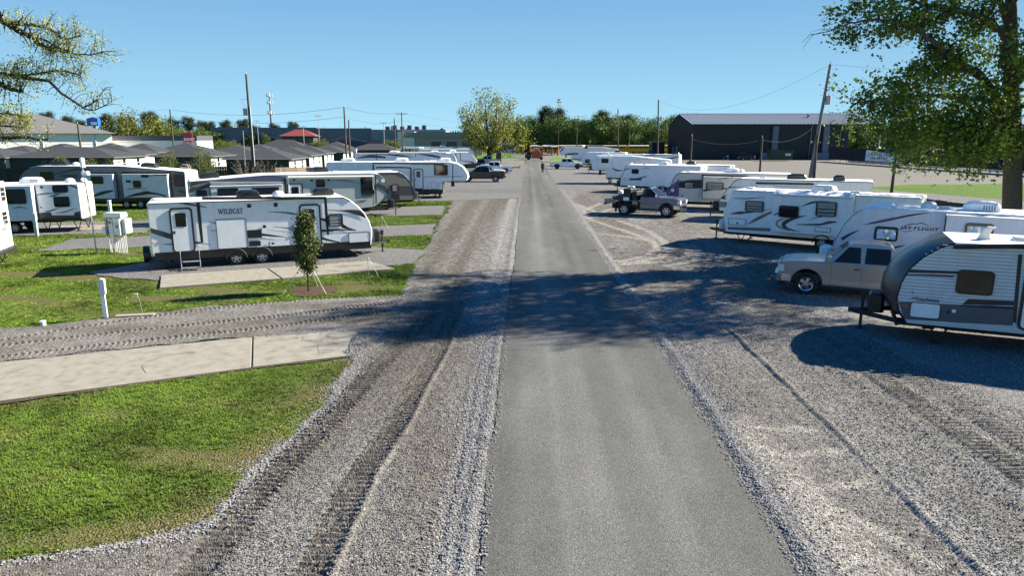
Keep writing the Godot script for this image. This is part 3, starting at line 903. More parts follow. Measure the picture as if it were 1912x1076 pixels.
func rv(called: String, label: String, x: float, d: float, deg: float, W: float, pf: Array, o: Dictionary, items: Array) -> void:
	var t := thing(called, label, "trailer", x, d, deg, "trailers parked along the gravel")
	if o.get("siding", false): t.set_meta("ridged", true)
	var p := P2(pf)
	if MB.area(p) < 0: p.reverse()
	var m := p.size()
	var wall: Material = M[o.wall]
	var inn := MB.inset(p, 0.03)
	var nose: float = o.nose
	var lo := Vector2(1e9, 1e9); var hi := Vector2(-1e9, -1e9)
	for q in p: lo = lo.min(q); hi = hi.max(q)
	# side walls
	var b := MB.new()
	b.poly(inn, 0.0, 1.0); b.poly(inn, -W, -1.0)
	var side := put(t, "body", b, wall)
	if o.get("siding", false):
		var s := MB.new()
		var y := lo.y
		while y < hi.y:
			var band := PackedVector2Array([Vector2(lo.x - 1, y), Vector2(hi.x + 1, y), Vector2(hi.x + 1, y + 0.070), Vector2(lo.x - 1, y + 0.070)])
			for q in Geometry2D.intersect_polygons(inn, band):
				var tr := Geometry2D.triangulate_polygon(q)
				for i in range(0, tr.size(), 3):
					var v := []
					for k in 3:
						var a: Vector2 = q[tr[i + k]]
						v.append(Vector3(a.x, a.y, 0.030))
					s.tri(v[0], v[1], v[2], Vector3(0, 0.0, 1))
				var qa := 1e9; var qb := -1e9
				for a in q:
					if a.y < y + 0.01: qa = minf(qa, a.x); qb = maxf(qb, a.x)
				if qb > qa:
					s.quad(Vector3(qa, y + 0.07, 0.0), Vector3(qa, y + 0.07, 0.03), Vector3(qb, y + 0.07, 0.03), Vector3(qb, y + 0.07, 0.0), Vector3.UP)
					s.quad(Vector3(qa, y, 0.0), Vector3(qa, y, 0.032), Vector3(qb, y, 0.032), Vector3(qb, y, 0.0), Vector3.DOWN)
			y += 0.088
		put(side, "ridged_siding", s, wall)
	# rim: roof, floor, ends
	var roof := []; var floor_e := []; var ends := []; var capped := []
	for i in m:
		var e := (p[(i + 1) % m] - p[i]).normalized()
		var n := Vector2(e.y, -e.x)
		if n.y < -0.8: floor_e.append(i)
		elif o.has("cap") and n.x * nose > 0.22: capped.append(i)
		elif n.y > 0.86: roof.append(i)
		else: ends.append(i)
	var rf := MB.new(); rf.rim(p, inn, -W, 0.0, 0.03, Transform3D(), 35.0, roof); put(t, "roof", rf, M.roofskin)
	if floor_e.size():
		var fl := MB.new(); fl.rim(p, inn, -W, 0.0, 0.03, Transform3D(), 0.0, floor_e); put(t, "floor_pan", fl, M.chassis)
	if ends.size():
		var en := MB.new(); en.rim(p, inn, -W, 0.0, 0.03, Transform3D(), 40.0, ends); put(t, "end_wall", en, M[o.get("endwall", o.wall)])
	if capped.size():
		var cp := MB.new(); bulged(cp, p, capped, W, nose * o.get("bulge", 0.14)); put(t, "front_cap", cp, M[o.cap])
	# black edge moulding along the nose
	if o.get("edge", false) or o.get("cap", "") == "graphite":
		var ed := MB.new()
		for i in m:
			var e := (p[(i + 1) % m] - p[i]).normalized()
			var n := Vector2(e.y, -e.x)
			if n.x * nose > 0.25 and n.y > -0.9:
				ed.tube(Vector3(inn[i].x, inn[i].y, 0.012), Vector3(inn[(i + 1) % m].x, inn[(i + 1) % m].y, 0.012), 0.022, -1, 6)
		if ed.v.size(): put(t, "edge_moulding", ed, M.black)
	var g := MB.new()
	for i in roof:
		var a := p[i]; var c := p[(i + 1) % m]
		g.tube(Vector3(a.x, a.y - 0.05, 0.014), Vector3(c.x, c.y - 0.05, 0.014), 0.018, -1, 6)
	put(t, "roof_gutter", g, M.black if o.get("gutter", false) else M.ltgrey)
	# chassis
	var floor_l := lo.x + 0.1; var floor_r := hi.x - 0.1
	if o.has("fifth"):
		if nose > 0: floor_r = o.fifth - 0.1
		else: floor_l = o.fifth + 0.1
	var ch := MB.new()
	ch.box(Vector3(floor_l, lo.y - 0.16, -W * 0.8), Vector3(floor_r, lo.y, -W * 0.72)); ch.box(Vector3(floor_l, lo.y - 0.16, -W * 0.28), Vector3(floor_r, lo.y, -W * 0.2))
	for k in 5: ch.box(Vector3(lerpf(floor_l, floor_r, k / 4.0) - 0.04, lo.y - 0.1, -W + 0.1), Vector3(lerpf(floor_l, floor_r, k / 4.0) + 0.04, lo.y - 0.002, -0.1))
	ch.box(Vector3(floor_l + 1.2, lo.y - 0.24, -W * 0.7), Vector3(floor_r - 1.2, lo.y - 0.02, -W * 0.3))
	put(t, "chassis", ch, M.chassis)
	if o.has("skirt"):
		var sk := MB.new(); sk.box(Vector3(floor_l, lo.y - 0.05, -0.05), Vector3(floor_r, lo.y + o.skirt, 0.012)); put(t, "lower_skirt", sk, M.black)
	var fl := MB.new()
	for ax in o.axles:
		wheel(t, Vector3(ax, 0.34, -0.16), 0.34, 0.21); wheel(t, Vector3(ax, 0.34, -W + 0.16), 0.34, 0.21, "trailer", -1.0)
		fl.tube(Vector3(ax, 0.34, -W + 0.2), Vector3(ax, 0.34, -0.2), 0.05)
		var arch := []
		for k in 9: arch.append(Vector3(ax + cos(PI * k / 8.0) * 0.42, 0.36 + sin(PI * k / 8.0) * 0.40, 0.016))
		fl.pipe(arch, [0.03], 6)
	put(t, "axle_fender", fl, M.chassis)
	for jx in o.jacks:
		for z in [-0.35, -W + 0.35]:
			var j := MB.new()
			j.tube(Vector3(jx - 0.25, lo.y, z), Vector3(jx, 0.06, z), 0.025); j.tube(Vector3(jx + 0.25, lo.y, z), Vector3(jx, 0.06, z), 0.025)
			j.box(Vector3(jx - 0.12, 0.0, z - 0.1), Vector3(jx + 0.12, 0.06, z + 0.1))
			put(t, "stabiliser_jack", j, M.chassis)
	var nx := (hi.x if nose > 0 else lo.x)
	if not o.has("fifth"):
		var h := MB.new()
		var tip := Vector3(nx + nose * 0.95, 0.52, -W / 2)
		var root_x := nx - nose * 0.15
		for z in [-0.35, -W + 0.35]:
			var dd := tip - Vector3(root_x, 0.52, z)
			h.box(Vector3(0, -0.06, -0.035), Vector3(dd.length(), 0.06, 0.035), Transform3D(Basis(Vector3.UP, atan2(-dd.z, dd.x)), Vector3(root_x, 0.52, z)))
		h.cbox(tip + Vector3(0, 0.02, 0), Vector3(0.25, 0.12, 0.14))
		put(t, "hitch_frame", h, M.chassis)
		var jk := MB.new()
		jk.tube(Vector3(nx + nose * 0.72, 0.0, -W / 2), Vector3(nx + nose * 0.72, 1.0, -W / 2), 0.04); jk.cbox(Vector3(nx + nose * 0.72, 0.02, -W / 2), Vector3(0.2, 0.04, 0.2)); jk.cbox(Vector3(nx + nose * 0.72, 0.98, -W / 2), Vector3(0.13, 0.22, 0.13))
		put(t, "tongue_jack", jk, M.chassis)
		if o.get("tanks", false):
			for z in [-W / 2 - 0.19, -W / 2 + 0.19]:
				var tk := MB.new()
				var rings := []
				for q in [[0.1, 0.56], [0.15, 0.6], [0.155, 0.95], [0.13, 1.05], [0.05, 1.1], [0.05, 1.16]]:
					var ring := PackedVector3Array()
					for i in 14: ring.append(Vector3(nx + nose * 0.38 + cos(TAU * i / 14) * q[0], q[1], z + sin(TAU * i / 14) * q[0]))
					rings.append(ring)
				tk.loft(rings)
				put(t, "propane_tank", tk, M.plastic)
		else:
			var cv := MB.new()
			cv.rbox(Vector3(nx + nose * 0.38 - 0.2, 0.58, -W / 2 - 0.34), Vector3(nx + nose * 0.38 + 0.2, 1.14, -W / 2 + 0.34), 0.09)
			put(t, "propane_cover", cv, M[o.get("cover", "black")])
	else:
		var k := MB.new()
		var kx: float = o.fifth + nose * 0.9
		k.box(Vector3(kx - 0.15, 1.05, -W / 2 - 0.15), Vector3(kx + 0.15, 1.75, -W / 2 + 0.15)); k.cbox(Vector3(kx, 1.05, -W / 2), Vector3(0.4, 0.06, 0.4))
		put(t, "king_pin", k, M.chassis)
		for z in [-0.3, -W + 0.3]:
			var l := MB.new(); l.box(Vector3(o.fifth - nose * 0.35 - 0.06, 0.02, z - 0.06), Vector3(o.fifth - nose * 0.35 + 0.06, lo.y + 0.05, z + 0.06)); put(t, "landing_leg", l, M.chassis)
	var rx := (lo.x if nose > 0 else hi.x)
	if true:
		var bp := MB.new(); bp.box(Vector3(minf(rx, rx - nose * 0.14), lo.y - 0.16, -W + 0.05), Vector3(maxf(rx, rx - nose * 0.14), lo.y - 0.04, -0.05)); put(t, "rear_bumper", bp, M.chassis)
	if o.get("spare", false):
		var sp := MB.new()
		sp.tube(Vector3(rx - nose * 0.14, lo.y + 0.12, -0.85), Vector3(rx - nose * 0.38, lo.y + 0.12, -0.85), 0.36, -1, 20); put(t, "spare_wheel_cover", sp, M.black)
	if o.get("ladder", false):
		var ld := MB.new()
		for z in [-W * 0.2, -W * 0.2 - 0.38]:
			ld.pipe([Vector3(rx - nose * 0.11, lo.y + 0.2, z), Vector3(rx - nose * 0.11, hi.y - 0.1, z), Vector3(rx - nose * 0.02, hi.y + 0.06, z), Vector3(rx + nose * 0.35, hi.y + 0.07, z)], [0.018], 6)
		for k in 7: ld.tube(Vector3(rx - nose * 0.11, lo.y + 0.3 + k * 0.3, -W * 0.2), Vector3(rx - nose * 0.11, lo.y + 0.3 + k * 0.3, -W * 0.2 - 0.38), 0.014, -1, 6)
		put(t, "ladder", ld, M.chassis if o.get("rearbits", false) else M.plastic)
	if o.get("rearwin", false):
		for q in [[2.75, 3.35, -2.25, -1.8], [1.75, 2.3, -2.1, -1.6]]:
			var wn := MB.new(); wn.box(Vector3(hi.x, q[0], q[2]), Vector3(hi.x + 0.02, q[1], q[3])); put(t, "window", wn, M.glass)
			var fr := MB.new()
			for k in 4: fr.box(Vector3(hi.x + 0.02, lerpf(q[0], q[1], k / 3.0) - 0.012, q[2]), Vector3(hi.x + 0.03, lerpf(q[0], q[1], k / 3.0) + 0.012, q[3]))
			put(t.get_child(t.get_child_count() - 1), "blind_slats", fr, M.ltgrey)
		var gs := MB.new()
		var tfe := Transform3D(Basis(Vector3.UP, PI / 2), Vector3(hi.x + 0.005, 0, 0))
		gs.poly(stroke([1.0, 1.7, 0.02, 1.6, 1.55, 0.12, 2.1, 1.95, 0.02]), 0.0, 1.0, tfe); gs.poly(stroke([2.05, 1.0, 0.02, 2.2, 1.25, 0.12, 2.32, 1.5, 0.02]), 0.0, 1.0, tfe)
		put(t, "graphic", gs, M.grey)
		var rp := MB.new()
		rp.pipe([Vector3(hi.x + 0.1, 1.15, -1.1), Vector3(hi.x + 0.1, 1.9, -1.1)], [0.02], 6); rp.pipe([Vector3(hi.x + 0.1, 1.15, -1.45), Vector3(hi.x + 0.1, 1.9, -1.45)], [0.02], 6)
		for k in 3: rp.tube(Vector3(hi.x + 0.1, 1.2 + k * 0.28, -1.1), Vector3(hi.x + 0.1, 1.2 + k * 0.28, -1.45), 0.016, -1, 6)
		put(t, "ladder", rp, M.steel)
	if o.get("rearbits", false):
		for q in [[lo.y + 0.25, -W * 0.1, 0.07, "red"], [lo.y + 0.25, -W * 0.92, 0.07, "red"], [lo.y + 0.3, -W * 0.55, 0.16, "char"]]:
			var lt := MB.new(); lt.box(Vector3(rx, q[0], q[1] - 0.05), Vector3(rx - nose * 0.03, q[0] + q[2] * 1.5, q[1] + 0.05)); put(t, "tail_light" if q[3] == "red" else "licence_plate", lt, M[q[3]])
	for sx in o.get("steps", []):
		var st := MB.new()
		st.box(Vector3(sx - 0.35, 0.34, 0.05), Vector3(sx + 0.35, 0.37, 0.3)); st.box(Vector3(sx - 0.35, 0.12, 0.32), Vector3(sx + 0.35, 0.15, 0.6))
		for k in [-0.36, 0.36]:
			st.tube(Vector3(sx + k, 0.0, 0.62), Vector3(sx + k, 0.75, 0.56), 0.016, -1, 6); st.tube(Vector3(sx + k, 0.75, 0.56), Vector3(sx + k, 0.85, 0.05), 0.016, -1, 6); st.tube(Vector3(sx + k, 0.13, 0.6), Vector3(sx + k, 0.36, 0.05), 0.016, -1, 6)
		put(t, "entry_step", st, M.grey)
	for it in items: rv_item(t, it, W, p, hi)

# nose panel that swells forward across its width
func bulged(b: MB, p: PackedVector2Array, edges: Array, W: float, amount: float) -> void:
	var m := p.size()
	var n := 10
	var lo := 1e9; var hi := -1e9
	for i in edges:
		lo = minf(lo, minf(p[i].y, p[(i + 1) % m].y)); hi = maxf(hi, maxf(p[i].y, p[(i + 1) % m].y))
	var pt := func(q: Vector2, f: float) -> Vector3:
		var s := 2.0 * f - 1.0
		return Vector3(q.x + amount * (1.0 - s * s) * sin(PI * clampf((q.y - lo) / (hi - lo), 0.0, 1.0)) ** 0.5, q.y, -W * f)
	for i in edges:
		var a := p[i]; var c := p[(i + 1) % m]
		var e := (c - a).normalized()
		var pa := p[(i - 1 + m) % m]; var pc := p[(i + 2) % m]
		var na := ((a - pa).normalized() + e).normalized() if edges.has((i - 1 + m) % m) else e
		var nc := ((pc - c).normalized() + e).normalized() if edges.has((i + 1) % m) else e
		for k in n:
			var f0 := float(k) / n; var f1 := float(k + 1) / n
			var z0 := (2.0 * f0 - 1.0) * 4.0 * amount / W; var z1 := (2.0 * f1 - 1.0) * 4.0 * amount / W
			var nn := []
			for q in [[na, z0], [nc, z0], [nc, z1], [na, z1]]: nn.append(Vector3(q[0].y, -q[0].x, -q[1] * q[0].y * signf(amount) * signf(amount)).normalized())
			b.quadn([pt.call(a, f0), pt.call(c, f0), pt.call(c, f1), pt.call(a, f1)], nn)

func win_parts(parent: Node3D, x0: float, y0: float, x1: float, y1: float, z: float, style: int, r := 0.07, called := "window") -> void:
	var g := MB.new()
	g.prism(rr(x0, y0, x1, y1, r), z, z + 0.012)
	var w := put(parent, called, g, M.glass)
	var f := MB.new()
	ring2(f, rr(x0 - 0.03, y0 - 0.03, x1 + 0.03, y1 + 0.03, r + 0.03), rr(x0 + 0.012, y0 + 0.012, x1 - 0.012, y1 - 0.012, r), z, z + 0.03)
	put(w, "frame", f, M.black)
	if style == 1:
		var c := MB.new()
		var n := 15
		for k in n:
			if k == n / 2 or k == 3: continue
			c.box(Vector3(x0 + 0.05, lerpf(y0, y1, (k + 0.2) / n), z + 0.013), Vector3(x1 - 0.05, lerpf(y0, y1, (k + 0.85) / n), z + 0.016))
		put(w, "blind", c, M.blind)
	elif style == 2:
		var c := MB.new()
		var rg := RandomNumberGenerator.new(); rg.seed = 5
		var nx := 9
		for i in nx:
			for j in 4:
				var a := lerpf(x0 + 0.04, x1 - 0.04, i / float(nx)); var bb := lerpf(x0 + 0.04, x1 - 0.04, (i + 1.0) / nx)
				var cy := lerpf(y0 + 0.04, y1 - 0.08, j / 4.0); var dy := lerpf(y0 + 0.04, y1 - 0.08, (j + 1) / 4.0)
				c.quad(Vector3(a, cy, z + 0.014), Vector3(bb, cy, z + 0.014), Vector3(bb, dy, z + 0.014), Vector3(a, dy, z + 0.014), Vector3(rg.randf_range(-0.4, 0.4), rg.randf_range(-0.3, 0.5), 1).normalized())
		put(w, "foil_cover", c, M.foil)

func ring2(b: MB, outer: PackedVector2Array, inner: PackedVector2Array, z0: float, z1: float) -> void:
	var m := outer.size()
	for i in m:
		var j := (i + 1) % m
		b.quad(Vector3(outer[i].x, outer[i].y, z1), Vector3(outer[j].x, outer[j].y, z1), Vector3(inner[j].x, inner[j].y, z1), Vector3(inner[i].x, inner[i].y, z1), Vector3(0, 0, 1))
		var e := (outer[j] - outer[i]).normalized()
		b.quad(Vector3(outer[i].x, outer[i].y, z0), Vector3(outer[j].x, outer[j].y, z0), Vector3(outer[j].x, outer[j].y, z1), Vector3(outer[i].x, outer[i].y, z1), Vector3(e.y, -e.x, 0))
		b.quad(Vector3(inner[i].x, inner[i].y, z0), Vector3(inner[j].x, inner[j].y, z0), Vector3(inner[j].x, inner[j].y, z1), Vector3(inner[i].x, inner[i].y, z1), Vector3(-e.y, e.x, 0))

# height of the roof outline over x
func roof_y(p: PackedVector2Array, x: float) -> float:
	var best := 0.0
	for i in p.size():
		var a := p[i]; var b := p[(i + 1) % p.size()]
		if (a.x - x) * (b.x - x) <= 0.0 and abs(a.x - b.x) > 0.001:
			best = maxf(best, lerpf(a.y, b.y, (x - a.x) / (b.x - a.x)))
	return best

func rv_item(t: Node3D, it: Array, W: float, p: PackedVector2Array, hi: Vector2) -> void:
	var k: String = it[0]
	if k in ["win", "door", "hatch", "blk", "lite", "awn", "post"]:
		var x0: float = minf(it[1], it[3]); var x1: float = maxf(it[1], it[3]); var y0: float = minf(it[2], it[4]); var y1: float = maxf(it[2], it[4])
		var z: float = it[5] + (0.034 if t.get_meta("ridged", false) and it[5] == 0.0 else 0.018)
		if k == "win": win_parts(t, x0, y0, x1, y1, z, it[6])
		elif k == "blk":
			var b := MB.new(); b.prism(rr(x0, y0, x1, y1, minf(0.03, (x1 - x0) * 0.4)), z - 0.004, z + 0.014); put(t, "vent_cover", b, M[it[6]])
		elif k == "lite":
			var b := MB.new(); b.prism(rr(x0, y0, x1, y1, 0.02), z - 0.004, z + 0.02); put(t, "marker_light", b, M[it[6]])
		elif k == "post":
			var b := MB.new(); b.box(Vector3(x0, 0, 1.2), Vector3(x1, y1, 1.2 + x1 - x0)); put(t, "slide_support", b, M.plastic)
		elif k == "hatch":
			var b := MB.new()
			b.prism(rr(x0, y0, x1, y1, 0.05), z - 0.006, z + 0.008, 0.003)
			var h := put(t, "baggage_door", b, M[it[6] if it[6] else "white"])
			var f := MB.new(); ring2(f, rr(x0 - 0.02, y0 - 0.02, x1 + 0.02, y1 + 0.02, 0.06), rr(x0, y0, x1, y1, 0.05), z - 0.006, z + 0.014); put(h, "frame", f, M.black)
		elif k == "door":
			var b := MB.new()
			b.prism(rr(x0, y0, x1, y1, 0.12), z - 0.006, z + 0.012, 0.004)
			var dr := put(t, "door", b, M.white)
			var f := MB.new(); ring2(f, rr(x0 - 0.035, y0 - 0.02, x1 + 0.035, y1 + 0.035, 0.15), rr(x0 + 0.035, y0 + 0.035, x1 - 0.035, y1 - 0.035, 0.10), z - 0.006, z + 0.026); put(dr, "frame", f, M.black)
			var q: Array = it[6]
			var wa := lerpf(x0, x1, q[0]); var wb := lerpf(x0, x1, q[2]); var ya := lerpf(y0, y1, 1.0 - q[3] if q[1] < 0.45 else q[1]); var yb := lerpf(y0, y1, 1.0 - q[1] if q[1] < 0.45 else q[3])
			var gl := MB.new(); gl.prism(rr(wa, lerpf(y0, y1, 0.58), wb, lerpf(y0, y1, 0.90), 0.05), z + 0.012, z + 0.022); put(dr, "window", gl, M.glass)
			var hd := MB.new(); hd.cbox(Vector3(x0 + 0.1, lerpf(y0, y1, 0.46), z + 0.03), Vector3(0.07, 0.12, 0.04)); put(dr, "handle", hd, M.black)
		elif k == "awn":
			var b := MB.new()
			var ya: float = it[2]; var yb: float = it[4]
			if it[1] > it[3]: ya = it[4]; yb = it[2]
			b.tube(Vector3(x0, ya, z + 0.06), Vector3(x1, yb, z + 0.06), 0.06, -1, 10)
			put(t, "awning_roll", b, M[it[6]])
			var arm := MB.new()
			for xx in [x0 + 0.04, x1 - 0.04] if it[6] in ["white", "grey"] else []: arm.box(Vector3(xx - 0.025, maxf(0.75, ya - 1.0), z), Vector3(xx + 0.025, minf(ya, yb), z + 0.04))
			if arm.v.size(): put(t, "awning_arm", arm, M[it[6]])
	elif k == "slide":
		var x0: float = it[1]; var x1: float = it[3]; var y0: float = it[2]; var y1: float = it[4]; var z: float = it[5]
		var b := MB.new(); b.prism(rr(x0, y0, x1, y1, 0.02, 1), -0.05, z, 0.012)
		var s := put(t, "slide_out", b, M[it[7]])
		var f := MB.new(); ring2(f, rr(x0 - 0.06, y0 - 0.03, x1 + 0.06, y1 + 0.06, 0.02, 1), rr(x0, y0, x1, y1, 0.02, 1), -0.01, 0.03); put(s, "seal", f, M.black if it[7] != "white" else M.ltgrey)
		var r := MB.new(); r.box(Vector3(x0 - 0.03, y1 + 0.002, 0.0), Vector3(x1 + 0.03, y1 + 0.035, z + 0.03)); put(s, "slide_roof", r, M.roofskin)
		if it[6]:
			var a := MB.new()
			a.quad(Vector3(x0 - 0.05, y1 + 0.28, 0.02), Vector3(x1 + 0.05, y1 + 0.28, 0.02), Vector3(x1 + 0.05, y1 + 0.09, z + 0.1), Vector3(x0 - 0.05, y1 + 0.09, z + 0.1))
			a.tube(Vector3(x0 - 0.05, y1 + 0.06, z + 0.08), Vector3(x1 + 0.05, y1 + 0.06, z + 0.08), 0.05, -1, 8)
			put(s, "topper_awning", a, M.roofskin)
	elif k == "st" or k == "pg":
		var b := MB.new()
		var q := stroke(it[3]) if k == "st" else P2(it[3])
		if it[2] < 0.05 and t.get_meta("category") == "trailer":
			var parts := Geometry2D.intersect_polygons(q, MB.inset(p, 0.035))
			for pp in parts:
				if not Geometry2D.is_polygon_clockwise(pp) or true: b.poly(pp, it[2] + (0.036 if t.get_meta("ridged", false) else 0.0195), 1.0)
		else: b.poly(q, it[2] + 0.008, 1.0)
		if b.v.size(): put(t, "graphic_stripe", b, M[it[1]])
	elif k == "text":
		var w := words(t, it[1], it[2], it[3], it[8] + (0.038 if t.get_meta("ridged", false) and it[8] == 0.0 else 0.019), it[4], M[it[6]], 1.0, "s" in it[7], 0.2 if "i" in it[7] else 0.0)
		var ab := w.mesh.get_aabb()
		if ab.size.x > 0: w.transform.basis.x *= it[5] / ab.size.x
	else:
		var x: float = it[1]; var z: float = it[2]
		var y := roof_y(p, x)
		var slope := atan2(roof_y(p, x + 0.3) - roof_y(p, x - 0.3), 0.6)
		var n := Node3D.new()
		var b := MB.new()
		if k == "ac":
			var L: float = it[4]; var hw := 0.36
			var rings := []
			for q in [[-0.5, 0.10, 0.8], [-0.47, 0.24, 0.9], [-0.3, 0.34, 1.0], [0.2, 0.34, 1.0], [0.42, 0.30, 0.96], [0.5, 0.2, 0.9]]:
				rings.append(PackedVector3Array([Vector3(q[0] * L, 0.02, -hw * q[2]), Vector3(q[0] * L, q[1] * 0.75, -hw * q[2]), Vector3(q[0] * L, q[1], -hw * q[2] * 0.75), Vector3(q[0] * L, q[1], hw * q[2] * 0.75), Vector3(q[0] * L, q[1] * 0.75, hw * q[2]), Vector3(q[0] * L, 0.02, hw * q[2])]))
			b.loft(rings, true, true, false)
			var o := put(t, "air_conditioner", b, M[it[3]])
			o.position = Vector3(x, y, z); o.rotation.z = slope
			var gr := MB.new()
			for i in 5: gr.box(Vector3(0.05 * L + i * 0.07 * L, 0.06, hw + 0.001), Vector3(0.05 * L + i * 0.07 * L + 0.035 * L, 0.22, hw * 1.0 + 0.006))
			put(o, "grille", gr, M.grey if it[3] == "white" else M.char)
		else:
			var nm := "roof_vent"
			var mt: Material = M.plastic
			if k == "vent": b.rbox(Vector3(-0.2, 0.0, -0.2), Vector3(0.2, 0.09, 0.2), 0.04)
			elif k == "dome":
				var rings := []
				for q in [[0.26, 0.0], [0.27, 0.1], [0.22, 0.2], [0.1, 0.26]]:
					var ring := PackedVector3Array()
					for i in 16: ring.append(Vector3(cos(TAU * i / 16) * q[0], q[1], sin(TAU * i / 16) * q[0]))
					rings.append(ring)
				b.loft(rings); nm = "satellite_dome"
			elif k == "pod": b.rbox(Vector3(-0.4, 0.0, -0.25), Vector3(0.4, 0.11, 0.25), 0.05); mt = M[it[3]]
			elif k == "pole": b.tube(Vector3.ZERO, Vector3(0, 0.35, 0), 0.015); nm = "antenna"; mt = M.char
			elif k == "fin":
				b.prism(P2([-0.17, 0.0, 0.15, 0.0, 0.10, 0.10, 0.11, 0.2, 0.15, 0.28, 0.22, 0.34, 0.05, 0.35, -0.05, 0.28, -0.1, 0.14]), -0.07, 0.07, 0.012); nm = "vent_cowl"; mt = M.cream2
			else:
				b.pipe([Vector3(-0.35, 0, -0.3), Vector3(-0.35, 0.16, -0.3), Vector3(0.35, 0.16, -0.3), Vector3(0.35, 0, -0.3)], [0.018], 6); nm = "roof_rail"
			var o := put(t, nm, b, mt)
			o.position = Vector3(x, y, z); o.rotation.z = slope
		n.free()

